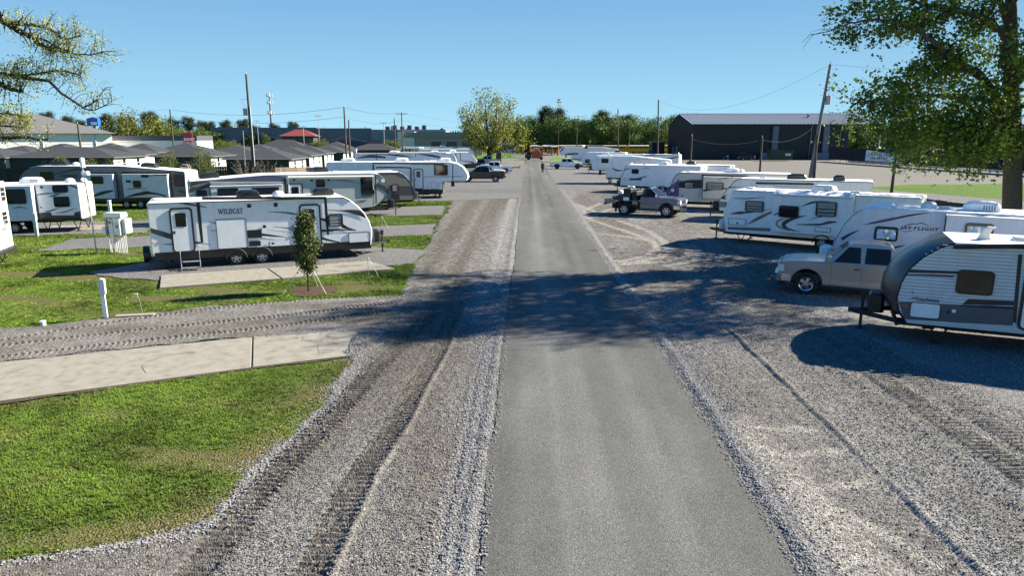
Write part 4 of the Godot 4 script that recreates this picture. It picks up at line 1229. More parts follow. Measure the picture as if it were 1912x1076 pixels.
func make_trailers() -> void:
	rv("travel_trailer", "white travel trailer with black wildcat lettering and swooshes behind the young staked tree", -15.52, 27.64, 24.9, 2.40, [-0.02,0.62,-0.02,2.82,0.04,2.86,7.9,2.86,8.2,2.7,8.52,2.42,8.82,2.08,9.04,1.68,9.15,1.25,9.14,0.95,9.05,0.5], {"nose":1,"wall":"white","axles":[3.2,4.25],"jacks":[.55,7.9],"skirt":.28,"spare":true,"steps":[1.4],"gutter":true}, [
		["door",0.79,0.76,1.6,2.58,0,[0.22,0.34,0.72,0.8]],
		["st","black",0,[1.89,2.82,0.12,1.89,2.0,0.126,1.9,1.12,0.098]],
		["st","black",0,[7.1,2.79,0.108,7.11,1.95,0.126,7.13,1.14,0.084]],
		["blk",3.8,2.51,3.96,2.67,0,"black"],
		["blk",4.89,2.51,5.05,2.68,0,"black"],
		["text","WILDCAT",2.62,2.2,0.22,0.99,"char","s",0],
		["hatch",2.52,0.8,3.69,2.04,0,""],
		["blk",3.73,1.19,4.31,1.54,0,"black"],
		["blk",3.76,0.83,4.23,1.06,0,"black"],
		["blk",4.37,1.6,4.5,1.73,0,"black"],
		["blk",4.55,0.92,4.63,0.97,0,"black"],
		["blk",4.68,0.86,4.8,0.94,0,"black"],
		["blk",4.54,0.84,4.61,0.89,0,"black"],
		["door",5.97,0.67,6.82,2.54,0,[0.22,0.3,0.74,0.86]],
		["win",7.19,1.54,7.79,2.05,0,1],
		["hatch",8.07,0.74,9.0,1.19,0,""],
		["st","char",0,[1.08,2.82,0.03,1.64,2.72,0.072,2.2,2.59,0.018]],
		["st","char",0,[-0.04,1.75,0.192,0.73,1.43,0.21,1.27,1.2,0.108,1.95,1.11,0.021]],
		["st","black",0,[0.42,1.12,0.018,1.15,1.09,0.07,1.66,1.1,0.048,2.24,1.0,0.012]],
		["st","black",0,[2.23,1.98,0.012,3.01,1.72,0.063,3.73,1.47,0.091]],
		["st","black",0,[2.63,1.49,0.018,3.22,1.42,0.098,3.72,1.34,0.12]],
		["st","black",0,[4.31,1.32,0.105,4.8,1.23,0.07,5.33,1.15,0.012]],
		["st","char",0,[2.26,1.61,0.012,2.52,1.58,0.024,2.75,1.52,0.014]],
		["st","black",0,[4.66,2.31,0.014,5.43,2.22,0.048,6.0,2.09,0.072]],
		["st","black",0,[6.75,1.93,0.084,7.18,1.76,0.112]],
		["st","black",0,[7.78,1.53,0.182,8.07,1.39,0.084,8.41,1.3,0.021]],
		["st","char",0,[4.8,1.64,0.012,5.51,1.53,0.049,6.15,1.43,0.042]],
		["st","char",0,[6.8,1.37,0.07,7.8,1.35,0.063,8.4,1.27,0.014]],
		["st","black",0,[5.38,1.47,0.014,5.95,1.38,0.042]],
		["st","black",0,[6.79,1.33,0.07,7.59,1.32,0.014]],
		["st","char",0,[7.18,2.27,0.028,7.71,2.22,0.048,8.24,2.17,0.156,8.92,2.04,0.252]],
		["pg","black",0,[7.81,2.22,8.31,2.12,8.85,1.97,9.12,1.74,8.51,1.99]],
		["st","black",0,[6.75,1.04,0.112,7.3,0.86,0.078,7.66,0.78,0.021]],
		["awn",2.06,2.98,7.13,2.83,0,"black"],
		["ac",3.91,-1.2,"black",0.95],
		["ac",7.16,-1.2,"black",0.95],
		["pod",4.06,-0.6,"black"],
		["dome",5.21,-1.2],
		["vent",0.33,-1.2],
		["pole",7.38,-0.5],
		["lite",-0.01,1.17,0.08,1.21,0,"amber"],
		["lite",9.0,1.07,9.09,1.1,0,"amber"]])
	rv("travel_trailer", "grey and white ridged travel trailer with black rounded front and coachmen lettering", 10.93, 17.66, -23.5, 2.40, [7.0,0.55,7.0,2.74,6.9,2.8,0.05,2.8,-0.25,2.68,-0.62,2.4,-0.9,2.06,-1.06,1.66,-1.12,1.25,-1.04,0.9,-0.82,0.55], {"nose":-1,"wall":"ltgrey","siding":true,"cap":"graphite","bulge":0.34,"axles":[3.6,4.7],"jacks":[.0,6.4],"gutter":true,"cover":"black"}, [
		["pg","grey2",0,[-1.05,1.14,1.48,1.24,1.53,0.77,-0.87,0.67]],
		["pg","black",0,[-0.9,2.03,0.36,2.08,0.22,2.0,-0.92,1.95]],
		["pg","navy",0,[-0.94,1.91,0.14,1.96,0.1,1.9,-0.94,1.87]],
		["pg","black",0,[0.5,1.37,1.47,1.41,1.48,1.29,0.39,1.21]],
		["pg","navy",0,[0.37,1.2,1.48,1.27,1.49,1.19,0.33,1.15]],
		["win",0.22,1.52,0.97,2.09,0,0],
		["text","Coachmen",-0.66,1.17,0.1,0.52,"char","b",0],
		["st","char",0,[-0.77,1.23,0.008,-0.71,1.28,0.032,-0.61,1.28,0.008]],
		["hatch",-0.75,0.77,-0.09,1.15,0,"white"],
		["blk",0.07,0.93,0.15,1.02,0,"black"],
		["blk",0.18,0.97,0.27,1.06,0,"white"],
		["blk",-0.78,1.4,-0.73,1.44,0,"char"],
		["lite",-0.95,1.02,-0.82,1.06,0,"amber"],
		["st","black",0,[1.45,2.6,0.088,1.5,1.71,0.08,1.55,0.85,0.08]],
		["door",1.64,0.7,2.31,2.58,0,[0.2,0.36,0.7,0.82]],
		["awn",0.01,2.71,2.14,2.86,0,"black"],
		["fin",0.84,-1.0],
		["vent",1.7,-1.2]])
	rv("travel_trailer", "bluish white ridged travel trailer with purple swooshes and jay flight lettering", 12.78, 26.37, -33.0, 2.40, [9.0,0.6,9.0,2.8,8.9,2.85,0.3,2.85,-0.05,2.78,-0.35,2.55,-0.62,2.15,-0.85,1.6,-0.98,1.1,-0.95,0.6], {"nose":-1,"wall":"ltblue","siding":true,"cap":"ltblue","axles":[4.6,5.6],"jacks":[.2,8.2],"cover":"white"}, [
		["st","purple",0,[0.07,2.2,0.012,0.72,2.38,0.06,1.48,2.63,0.072,2.18,2.79,0.018]],
		["st","purple",0,[0.2,2.25,0.012,0.67,2.42,0.03,1.1,2.57,0.012]],
		["st","purple",0,[-0.63,1.59,0.132,-0.34,1.82,0.078,-0.04,1.99,0.012]],
		["st","purple",0,[1.04,1.36,0.06,1.3,1.46,0.072,1.5,1.53,0.018]],
		["win",0.51,1.68,1.23,2.16,0,2],
		["text","JAY FLIGHT",1.3,2.09,0.12,1.22,"purple","bi",0],
		["st","purple",0,[1.41,2.26,0.012,1.67,2.34,0.03,1.9,2.36,0.012]],
		["st","purple",0,[1.8,2.34,0.012,1.97,2.4,0.03,2.21,2.29,0.018]],
		["st","purple",0,[1.7,2.09,0.012,1.5,2.05,0.018,1.36,2.07,0.006]],
		["slide",2.74,1.86,6.31,2.75,0.5,0,"ltblue"],
		["win",3.35,1.96,4.12,2.52,0.52,2],
		["st","white",0,[2.29,3.06,0.03,2.33,2.44,0.03]],
		["ac",3.71,-1.2,"white",1.15],
		["dome",2.07,-1.2],
		["vent",2.59,-1.2],
		["pod",0.53,-1.2,"white"]])
	rv("travel_trailer", "white travel trailer with black and beige swooshes and open slide-out awning", 10.76, 36.45, -35.1, 2.40, [8.6,0.55,8.6,2.75,8.5,2.8,0.12,2.8,-0.0,2.72,-0.16,2.2,-0.38,1.7,-0.42,1.5,-0.28,1.0,-0.2,0.55], {"nose":-1,"wall":"white","axles":[4.6,5.5],"jacks":[.5,7.6],"tanks":true,"ladder":true}, [
		["slide",2.32,0.85,5.89,2.65,0.55,1,"white"],
		["win",2.63,1.62,3.52,2.15,0.57,0],
		["win",4.35,1.78,5.23,2.44,0.57,1],
		["win",0.77,1.74,1.66,2.25,0,1],
		["st","char",0,[0.09,2.36,0.018,0.82,2.38,0.048,1.71,2.49,0.01]],
		["st","char",0,[-0.05,1.53,0.02,0.43,1.61,0.144,0.81,1.66,0.09,1.52,1.77,0.04,2.11,1.94,0.01]],
		["st","taupe",0,[0.92,1.03,0.018,1.28,1.29,0.132,1.7,1.54,0.156,2.1,1.77,0.084]],
		["st","tan",0.56,[3.01,1.58,0.024,2.59,1.38,0.108,2.58,1.16,0.11,2.95,1.0,0.08,3.77,0.94,0.01]],
		["st","char",0.56,[3.95,1.76,0.01,3.32,1.56,0.14,2.89,1.28,0.2,3.05,1.04,0.132,3.67,0.94,0.01]],
		["st","char",0.56,[3.66,2.18,0.015,4.09,2.38,0.1,4.47,2.46,0.05,4.85,2.48,0.018]],
		["st","char",0.56,[3.97,1.48,0.01,4.44,1.7,0.04,5.24,1.89,0.09]],
		["st","taupe",0.56,[3.44,1.27,0.018,4.48,1.33,0.09,4.95,1.48,0.13,5.32,1.52,0.048]],
		["st","char",0.56,[3.52,1.29,0.015,4.57,1.37,0.07,5.22,1.55,0.05]],
		["st","char",0.56,[2.34,1.67,0.05,2.62,1.79,0.08]],
		["hatch",-0.07,0.97,0.82,1.29,0,""],
		["blk",0.34,1.02,0.43,1.12,0,"black"],
		["hatch",4.39,1.02,5.07,1.21,0.56,""],
		["pg","taupe",0,[-0.1,0.84,2.1,0.93,2.11,0.77,-0.09,0.69]],
		["ac",4.23,-1.2,"white",1.1],
		["vent",0.59,-1.2],
		["vent",3.18,-0.8],
		["vent",5.67,-1.2],
		["rack",1.23,-1.2]])
	rv("travel_trailer", "white travel trailer with black crescent on its nose and long black awning", 14.15, 47.12, -25.6, 2.40, [8.2,0.55,8.2,2.75,8.1,2.8,0.25,2.8,-0.1,2.68,-0.5,2.2,-0.85,1.7,-1.1,1.2,-1.05,0.55], {"nose":-1,"wall":"white","axles":[4.2,5.2],"jacks":[.3,7.4],"gutter":true,"edge":true}, [
		["awn",1.26,2.53,4.8,2.56,0,"black"],
		["pg","ltblue",0,[1.27,2.43,4.82,2.43,4.83,2.28,1.29,2.17]],
		["pg","char",0,[-0.56,1.68,-0.87,1.57,-0.95,1.46,-0.78,1.35,-0.54,1.4,-0.7,1.49]],
		["pg","grey",0,[-1.18,1.2,-0.53,1.22,-0.5,0.82,-1.11,0.8]],
		["st","black",0,[-0.86,1.94,0.08,-0.58,2.11,0.098,-0.24,2.21,0.056,0.39,2.26,0.014]],
		["ac",3.68,-1.2,"black",1.2],
		["ac",6.26,-0.6,"black",0.7],
		["vent",1.55,-1.2]])
	rv("travel_trailer", "cream travel trailer with wide black swoosh along its nose behind the flatbed truck", 11.81, 54.81, -19.9, 2.40, [8.3,0.55,8.3,2.8,8.2,2.85,0.2,2.85,-0.12,2.68,-0.36,2.3,-0.5,1.8,-0.58,1.3,-0.55,0.55], {"nose":-1,"wall":"cream","axles":[4.6,5.6],"jacks":[.4,7.4],"gutter":true,"edge":true,"cover":"black"}, [
		["pg","black",0,[-0.45,1.8,-0.05,2.12,0.88,2.28,1.87,2.3,1.91,1.64,0.92,1.61,0.09,1.66]],
		["st","cream",0,[-0.45,1.76,0.024,0.18,1.59,0.064,1.0,1.55,0.08,1.89,1.64,0.048]],
		["st","cream",0,[-0.42,1.86,0.024,0.15,2.09,0.048,0.89,2.19,0.04,1.45,2.26,0.018]],
		["win",0.58,1.66,1.25,2.06,0,1],
		["hatch",-0.34,0.89,0.24,1.19,0,""],
		["blk",1.85,2.51,5.22,2.71,0,"black"],
		["slide",2.04,0.91,5.46,2.55,0.5,0,"cream"],
		["win",2.31,1.61,3.54,2.13,0.52,1],
		["st","black",0.51,[2.08,1.49,0.144,2.82,1.65,0.144,3.84,1.72,0.08]],
		["st","char",0.51,[3.1,2.37,0.016,3.71,2.5,0.048,4.33,2.63,0.024]],
		["pg","black",0,[1.89,2.48,1.94,2.48,2.04,0.78,1.98,0.78]],
		["blk",0.39,0.97,0.49,1.08,0,"black"],
		["ac",3.99,-1.2,"white",1.1],
		["dome",4.67,-1.2],
		["vent",0.7,-1.2]])
	rv("travel_trailer", "grey and white travel trailer with white curved stripes across its side", 13.06, 73.93, -26.9, 2.40, [8.2,0.6,8.2,2.75,8.1,2.8,0.2,2.8,0.05,2.72,-0.25,2.1,-0.55,1.4,-0.7,0.9,-0.62,0.6], {"nose":-1,"wall":"white","axles":[4.2,5.2],"jacks":[.6,7.3],"edge":true,"gutter":true}, [
		["pg","grey",0,[0.04,2.68,4.03,2.77,3.36,2.27,2.3,1.55,-0.63,1.15,-0.46,1.69]],
		["st","white",0,[-0.47,1.76,0.112,0.15,1.97,0.168,0.94,2.12,0.028]],
		["st","white",0,[2.57,2.65,0.042,2.66,2.39,0.112,2.1,2.03,0.021]],
		["st","white",0,[0.41,1.13,0.098,1.63,1.45,0.154,2.97,1.77,0.035]],
		["pg","char",0,[3.64,2.31,4.19,2.76,4.38,2.77,3.36,2.23]],
		["win",0.7,1.57,1.48,2.04,0,0],
		["hatch",-0.32,0.8,0.35,1.18,0,""],
		["vent",0.56,-1.2],
		["ac",4.0,-1.2,"black",1.0]])
	rv("travel_trailer", "white travel trailer with thin navy stripes and small black square window", 10.25, 72.60, -29.0, 2.40, [7.8,0.6,7.8,2.75,7.7,2.8,0.1,2.8,0.0,2.72,-0.3,2.1,-0.55,1.4,-0.65,0.9,-0.58,0.6], {"nose":-1,"wall":"white","axles":[4.0,5.0],"jacks":[.6,7.0],"cover":"black","edge":true}, [
		["win",0.67,1.92,1.37,2.35,0,0],
		["st","navy",0,[-0.3,2.16,0.056,0.12,2.35,0.098,0.67,2.45,0.021]],
		["st","navy",0,[0.9,1.37,0.028,1.77,1.52,0.126,2.34,1.7,0.056]],
		["st","grey",0,[1.59,2.39,0.014,2.09,2.49,0.07,2.66,2.51,0.03]],
		["pg","char",0,[0.45,1.42,1.77,1.44,1.71,1.23,0.5,1.2]],
		["hatch",-0.15,1.17,0.42,1.41,0,"white"],
		["vent",0.09,-1.2],
		["vent",1.64,-1.2],
		["ac",3.66,-1.2,"white",1.0]])
	rv("fifth_wheel_trailer", "plain white fifth wheel trailer with raised nose and blue curved stripe", 8.15, 86.40, -14.0, 2.40, [9.4,0.7,9.4,2.75,9.2,2.95,4.6,3.4,0.3,3.4,0,3.3,-0.15,2.9,-0.25,2.3,-0.1,1.75,0.1,1.6,1.45,1.6,1.6,1.4,1.6,0.7], {"nose":-1,"wall":"white","fifth":1.6,"axles":[5.6,6.6],"jacks":[2.0,8.4]}, [
		["slide",0.67,1.85,2.27,3.21,0.35,0,"white"],
		["win",1.06,2.56,1.87,3.04,0.37,0],
		["st","navy",0,[2.33,1.96,0.048,2.68,1.72,0.176,3.18,1.6,0.176,3.67,1.73,0.04]],
		["st","ltgrey",0,[2.3,3.31,0.04,2.3,2.17,0.04]],
		["awn",3.59,2.98,7.12,2.98,0,"white"],
		["vent",1.81,-1.2],
		["ladderroof",7.6,-1.2]])
	rv("travel_trailer", "long white travel trailer with dark slanted front panel behind the fifth wheel", 10.90, 112.00, -22.0, 2.40, [13.2,0.6,13.2,3.0,13.1,3.08,0.9,3.08,0.5,2.95,0.1,2.4,-0.35,1.7,-0.7,1.0,-0.65,0.6], {"nose":-1,"wall":"white","axles":[6.0,7.0],"jacks":[.8,10],"cap":"white","edge":true}, [
		["st","char",0,[6.94,2.79,0.02,9.57,2.97,0.16,13.07,3.0,0.03]],
		["st","black",0,[11.15,2.47,0.03,12.28,2.59,0.2,13.59,2.9,0.03]],
		["pg","black",0,[-1.27,1.91,-0.84,2.72,0.05,3.08,-0.16,2.56,-0.94,2.24]],
		["blk",9.97,1.9,10.8,2.41,0,"black"],
		["vent",7.28,-1.2],
		["pod",8.98,-1.2,"black"],
		["ac",12.53,-1.2,"black",1.0],
		["vent",1.6,-1.2]])
	rv("travel_trailer", "white travel trailer with black outlined nose behind the parked white pickup", 11.00, 139.00, -20.0, 2.40, [8.5,0.6,8.5,2.8,8.4,2.86,0.6,2.86,0.3,2.75,-0.1,2.2,-0.5,1.5,-0.65,1.0,-0.6,0.6], {"nose":-1,"wall":"white","axles":[4.6,5.6],"jacks":[.8,7.5],"edge":true}, [
		["st","black",0,[-0.78,2.34,0.056,-0.37,2.73,0.13,0.11,2.91,0.052]],
		["ac",6.76,-1.2,"black",1.2],
		["vent",2.07,-1.2],
		["win",0.49,0.83,1.46,1.5,0,0]])
	rv("fifth_wheel_trailer", "white fifth wheel trailer farthest down the right row near the school buses", 7.60, 168.00, -8.0, 2.40, [14,0.7,14,2.9,13.8,3.1,10,3.55,0.8,3.55,0.3,3.4,0,2.8,-0.1,2.2,0.1,1.7,2.8,1.6,3.0,0.7], {"nose":-1,"wall":"white","fifth":2.4,"axles":[6.6,7.6],"jacks":[2.9,10]}, [
		["pg","black",0,[0.14,2.19,0.5,3.11,1.36,3.54,0.75,2.81]],
		["pg","black",0,[0.93,1.74,2.32,2.14,4.65,2.15,4.51,1.84,2.64,1.71]],
		["blk",6.01,3.21,6.79,3.61,0,"black"],
		["awn",9.1,3.23,13.38,3.23,0,"white"]])
	rv("travel_trailer", "white travel trailer with two stacked black windows and ladder on its sunlit rear", -34.26, 37.70, 15.0, 2.40, [-0.5,0.8,-0.5,2.86,8.15,2.86,8.2,2.8,8.2,0.8], {"nose":-1,"wall":"white","endwall":"cream2","axles":[3.6,4.6],"jacks":[6.2,7.8],"ladder":true,"skirt":.12,"rearbits":true}, [
		["win",6.88,2.38,7.63,2.75,0,0],
		["win",6.86,1.54,7.62,2.09,0,0],
		["slide",2.84,0.8,5.92,2.75,0.5,0,"ltblue"],
		["win",4.58,1.81,5.62,2.6,0.52,0],
		["st","char",0,[5.91,2.2,0.024,6.41,2.3,0.06,7.49,2.3,0.012]],
		["st","char",0,[6.58,2.12,0.012,6.88,2.18,0.084,7.24,2.3,0.018]],
		["st","char",0,[6.28,1.27,0.015,6.68,1.33,0.07,7.14,1.49,0.012]],
		["st","char",0,[6.83,1.16,0.015,7.36,1.23,0.06,7.98,1.45,0.01]],
		["st","navy",0,[7.26,2.83,0.015,7.75,2.78,0.08,8.17,2.59,0.084]],
		["st","char",0.51,[4.92,1.55,0.024,5.26,1.59,0.05,5.63,1.52,0.012]],
		["pg","char",0,[5.78,1.17,6.57,1.24,6.64,1.04,7.78,1.01,7.85,1.18,8.14,1.23,8.12,0.86,5.74,0.93]],
		["blk",6.24,2.6,6.35,2.74,0,"char"],
		["blk",6.09,1.47,6.17,1.55,0,"char"],
		["post",6.12,0.3,6.28,1.31,0,"white"],
		["ac",5.39,-1.2,"white",1.1],
		["dome",7.4,-1.2],
		["dome",8.08,-1.2]])
	rv("fifth_wheel_trailer", "long dark grey fifth wheel trailer with two pale slide-outs beyond the lawn", -40.20, 53.20, 3.0, 2.40, [13.2,0.55,13.25,2.85,13.1,2.95,8.2,3.35,1.9,3.35,1.3,3.22,0.75,2.9,0.4,2.45,0.3,2.0,0.5,1.7,2.4,1.6,2.6,1.4,2.6,0.55], {"nose":-1,"wall":"dkgrey","endwall":"white","fifth":2.6,"axles":[8.4,9.5],"jacks":[3.2,12],"gutter":true,"ladder":true,"cap":"black"}, [
		["pg","char",0,[8.51,2.93,13.25,2.7,13.2,2.24,11.98,2.24,12.03,2.67,8.48,2.67]],
		["slide",5.52,0.85,7.86,2.7,0.5,0,"ltgrey"],
		["slide",8.59,0.93,12.05,2.7,0.5,0,"ltgrey"],
		["blk",5.25,2.67,7.9,2.86,0,"black"],
		["blk",8.34,2.68,12.11,2.88,0,"black"],
		["blk",7.5,0.47,7.75,2.67,0,"black"],
		["blk",11.85,0.99,12.12,2.67,0,"black"],
		["win",6.25,2.02,7.11,2.55,0.52,0],
		["win",9.44,1.73,9.97,2.21,0.52,0],
		["blk",8.87,2.1,9.24,2.27,0.52,"black"],
		["blk",10.09,2.48,10.62,2.69,0.52,"black"],
		["blk",10.09,1.22,10.61,1.42,0.52,"black"],
		["win",2.11,2.31,3.03,2.88,0,0],
		["win",12.36,1.78,13.03,2.54,0,0],
		["text","CRUSADER",3.65,2.44,0.17,1.3,"black","",0],
		["st","black",0,[2.96,2.61,0.024,4.1,2.94,0.08,5.15,3.1,0.098,6.17,3.05,0.024]],
		["st","black",0.52,[6.05,0.97,0.035,6.89,1.27,0.24,7.8,1.47,0.098]],
		["st","black",0.52,[8.69,0.96,0.035,9.67,1.18,0.21,10.78,1.26,0.16,11.87,1.03,0.07]],
		["st","black",0.52,[8.83,1.52,0.021,9.5,1.63,0.056,10.53,1.61,0.021]],
		["st","black",0.52,[10.56,2.57,0.021,11.38,2.67,0.07,12.11,2.64,0.056]],
		["st","black",0,[12.49,1.38,0.024,12.85,1.35,0.08,13.18,1.25,0.08]],
		["pg","black",0,[4.98,0.71,13.07,0.91,13.01,0.31,4.95,0.48]],
		["ac",3.02,-1.2,"black",1.2],
		["dome",4.2,-1.2],
		["ac",10.01,-1.2,"black",1.2],
		["rack",12.63,-1.2]])
	rv("fifth_wheel_trailer", "long grey trailer with black framed nose and slanting roof behind the wildcat trailer", -16.83, 44.93, 26.3, 2.40, [-5.0,0.6,-5.0,2.7,-4.85,2.85,-0.4,3.15,6.6,3.15,7.15,3.05,7.6,2.6,7.9,2.05,7.75,1.5,7.3,1.05,6.8,0.75,5.2,0.6], {"nose":1,"wall":"silver","axles":[-.6,.5],"jacks":[5.6,-4],"cap":"black","edge":true}, [
		["pg","navy2",0,[-3.87,2.72,-1.96,2.97,0.09,3.1,0.86,2.95,0.83,2.5,-1.99,2.58]],
		["pg","char",0,[-4.79,2.79,-3.65,2.79,-3.68,2.43,-4.92,2.12]],
		["st","ltblue",0,[-4.93,2.39,0.112,-4.24,2.6,0.144,-3.66,2.7,0.064]],
		["awn",-3.7,2.71,0.76,2.6,0,"grey"],
		["slide",-3.69,1.49,0.66,2.47,0.4,0,"ltgrey"],
		["win",-3.29,1.85,-2.09,2.33,0.42,0],
		["win",-1.28,1.77,0.39,2.3,0.42,0],
		["win",-4.52,1.71,-3.95,2.23,0,0],
		["awn",1.06,2.94,6.78,2.87,0,"white"],
		["st","black",0,[0.89,2.91,0.128,0.88,2.42,0.128,0.86,1.87,0.112]],
		["door",1.0,0.52,1.95,2.49,0,[0.25,0.5,0.75,0.9]],
		["win",2.88,2.07,3.42,2.71,0,0],
		["blk",1.37,2.69,1.52,2.82,0,"black"],
		["blk",2.5,2.62,2.67,2.75,0,"black"],
		["blk",3.63,2.61,3.79,2.74,0,"black"],
		["win",5.89,1.64,6.79,2.78,0,0],
		["st","grey",0,[3.81,2.63,0.032,4.81,2.63,0.112,5.81,2.41,0.032]],
		["st","black",0,[6.92,2.94,0.09,6.92,2.0,0.09,6.89,0.97,0.072]],
		["st","char",0,[6.97,2.3,0.27,7.53,1.98,0.324,7.96,1.58,0.234]],
		["text","MONTANA",5.85,1.43,0.12,0.91,"char","",0],
		["st","char",0,[5.41,1.19,0.024,5.93,1.18,0.09,6.32,1.25,0.018]],
		["blk",7.33,2.45,7.58,2.66,0,"white"],
		["ac",-3.65,-1.2,"black",1.2],
		["ac",3.52,-2.0,"black",1.0],
		["vent",4.4,-1.2]])
	rv("travel_trailer", "taupe and charcoal travel trailer with rounded nose behind the long grey trailer", -12.15, 54.72, 25.6, 2.40, [-6,0.5,-6,2.85,1.9,2.85,2.35,2.65,2.75,2.25,3.05,1.75,3.2,1.2,3.2,0.5], {"nose":1,"wall":"dkgrey","axles":[-2.5,-1.5],"jacks":[1.6,-5],"cover":"char","edge":true}, [
		["pg","taupe",0,[0.38,2.58,2.79,2.24,3.11,1.63,1.14,1.74,0.34,1.76]],
		["pg","char",0,[1.14,1.74,3.17,1.58,3.22,0.88,1.32,0.94]],
		["win",1.34,1.3,1.87,1.82,0,1],
		["blk",1.26,0.6,1.9,1.06,0,"black"],
		["pg","taupe",0,[1.98,0.92,3.19,0.88,3.17,0.55,1.97,0.59]]])
	rv("fifth_wheel_trailer", "big white fifth wheel trailer with white front cap beside the black pickup", -18.50, 63.40, 4.0, 2.40, [-0.05,0.5,-0.05,3.2,0.1,3.35,11.2,3.35,11.9,3.2,12.5,2.85,12.85,2.35,12.95,1.9,12.75,1.62,10.8,1.5,10.65,1.3,10.6,0.5], {"nose":1,"wall":"white","fifth":10.6,"axles":[4.2,5.3],"jacks":[9.8,.8],"cap":"white","edge":true,"skirt":.14,"steps":[8.4]}, [
		["door",7.98,0.88,8.79,2.68,0,[0.28,0.58,0.72,0.9]],
		["win",9.87,2.14,11.08,3.04,0,0],
		["hatch",9.54,0.88,10.07,1.44,0,""],
		["hatch",10.23,0.81,10.59,1.39,0,""],
		["st","black",0,[8.9,1.99,0.036,10.58,1.98,0.045,12.46,2.0,0.045]],
		["st","black",0,[11.58,3.15,0.072,11.56,2.23,0.07,11.55,1.58,0.07]],
		["awn",4.21,3.25,10.79,3.15,0,"char"],
		["slide",4.67,0.79,7.68,2.72,0.45,0,"white"],
		["st","black",0.46,[4.61,2.86,0.126,6.19,2.86,0.126,7.76,2.81,0.126]],
		["st","black",0.46,[7.74,2.81,0.126,7.73,1.89,0.126,7.7,0.97,0.126]],
		["st","black",0,[4.28,3.12,0.126,4.24,2.61,0.126,4.19,1.88,0.12]],
		["blk",9.16,1.02,9.22,1.12,0,"black"],
		["blk",10.6,1.44,10.7,1.54,0,"black"],
		["pg","black",0,[7.98,0.86,10.79,0.81,10.79,0.53,7.97,0.56]],
		["ac",1.75,-1.2,"white",1.2],
		["ac",6.73,-1.2,"white",1.2],
		["ac",10.79,-1.2,"white",1.1],
		["vent",8.94,-1.2],
		["pod",9.7,-1.2,"white"]])
	rv("travel_trailer", "white motorhome length trailer with navy waves behind the big white fifth wheel", -25.00, 100.00, 8.0, 2.40, [0,0.5,0,3.3,0.1,3.42,13.9,3.42,14.4,3.1,14.6,2.4,14.5,0.5], {"nose":1,"wall":"white","axles":[5,6],"jacks":[11,1],"cap":"silver"}, [
		["st","navy2",0,[0.37,2.75,0.14,2.39,2.96,0.364,4.4,2.81,0.24]],
		["st","black",0,[3.84,3.24,0.042,6.15,3.09,0.196,8.18,2.8,0.06]],
		["st","navy2",0,[8.93,3.3,0.042,10.82,3.08,0.308,12.29,2.79,0.24]],
		["st","char",0,[0.96,3.11,0.03,3.84,3.24,0.084,8.19,3.16,0.03]],
		["awn",-0.31,3.49,13.18,3.46,0,"black"],
		["st","black",0,[3.1,3.39,0.09,3.06,2.45,0.084]],
		["st","black",0,[8.75,3.37,0.084,8.74,2.87,0.09]],
		["ac",0.15,-1.2,"white",1.2],
		["ac",5.46,-1.2,"white",1.2],
		["ac",11.43,-1.2,"white",1.2]])
	rv("fifth_wheel_trailer", "white fifth wheel trailer with pointed bright nose above the parked pickups", -20.50, 107.00, 10.0, 2.40, [0,0.5,0,3.3,0.1,3.42,11.4,3.42,12.2,2.8,12.7,2.1,12.6,1.75,10.5,1.5,10.3,0.5], {"nose":1,"wall":"white","fifth":10.3,"axles":[4.6,5.6],"jacks":[9.5,1],"cap":"white"}, [
		["win",9.12,2.06,9.44,3.08,0,0],
		["st","black",0,[10.08,3.38,0.09,10.13,2.06,0.09]],
		["st","char",0,[10.18,2.14,0.064,11.05,1.98,0.128,12.16,1.82,0.224]],
		["ac",8.94,-1.2,"white",1.1]])
	rv("fifth_wheel_trailer", "white fifth wheel trailer with dark top stripe beneath the green oak", -21.40, 136.00, 8.0, 2.40, [0,0.5,0,3.4,0.1,3.55,10.0,3.55,10.6,3.2,11.0,2.4,10.8,1.8,9.0,1.6,8.8,0.5], {"nose":1,"wall":"white","fifth":8.8,"axles":[4,5],"jacks":[8,1],"cap":"graphite"}, [
		["st","black",0,[6.42,3.54,0.076,8.6,3.73,0.304,9.99,3.54,0.12]],
		["ac",0.4,-1.2,"white",1.2],
		["ac",7.25,-1.2,"black",1.2]])
	rv("fifth_wheel_trailer", "cream fifth wheel trailer farthest along the left row next to the oak trunk", -22.60, 160.00, 8.0, 2.40, [0,0.5,0,3.5,0.1,3.65,11.0,3.65,11.8,3.2,12.2,2.4,12.0,1.8,10.0,1.6,9.8,0.5], {"nose":1,"wall":"cream2","fifth":9.8,"axles":[4,5],"jacks":[9,1],"cap":"white"}, [
		["ac",2.93,-1.2,"white",1.2]])
	rv("travel_trailer", "bright white trailer rear wall cut off by the left edge of the picture", -30.00, 24.90, 20.0, 2.40, [0,0.74,0,3.6,8.2,3.6,8.2,0.74], {"nose":-1,"wall":"white","axles":[3.6,4.6],"jacks":[6.2,7.8],"skirt":.06,"rearwin":true}, [
		["win",1.2,1.9,2.4,2.8,0.0,0],
		["win",5.2,1.9,6.6,2.8,0.0,1],
		["door",3.2,0.9,3.95,2.8,0.0,[0.22,0.3,0.74,0.86]],
		["st","grey",0.0,[0.4,1.3,0.03,3,1.5,0.2,6,1.2,0.2,8,1.6,0.03]],
		["hatch",6.9,1.0,7.8,1.5,0.0,""],
		["ac",3.0,-1.2,"white",1.1]])

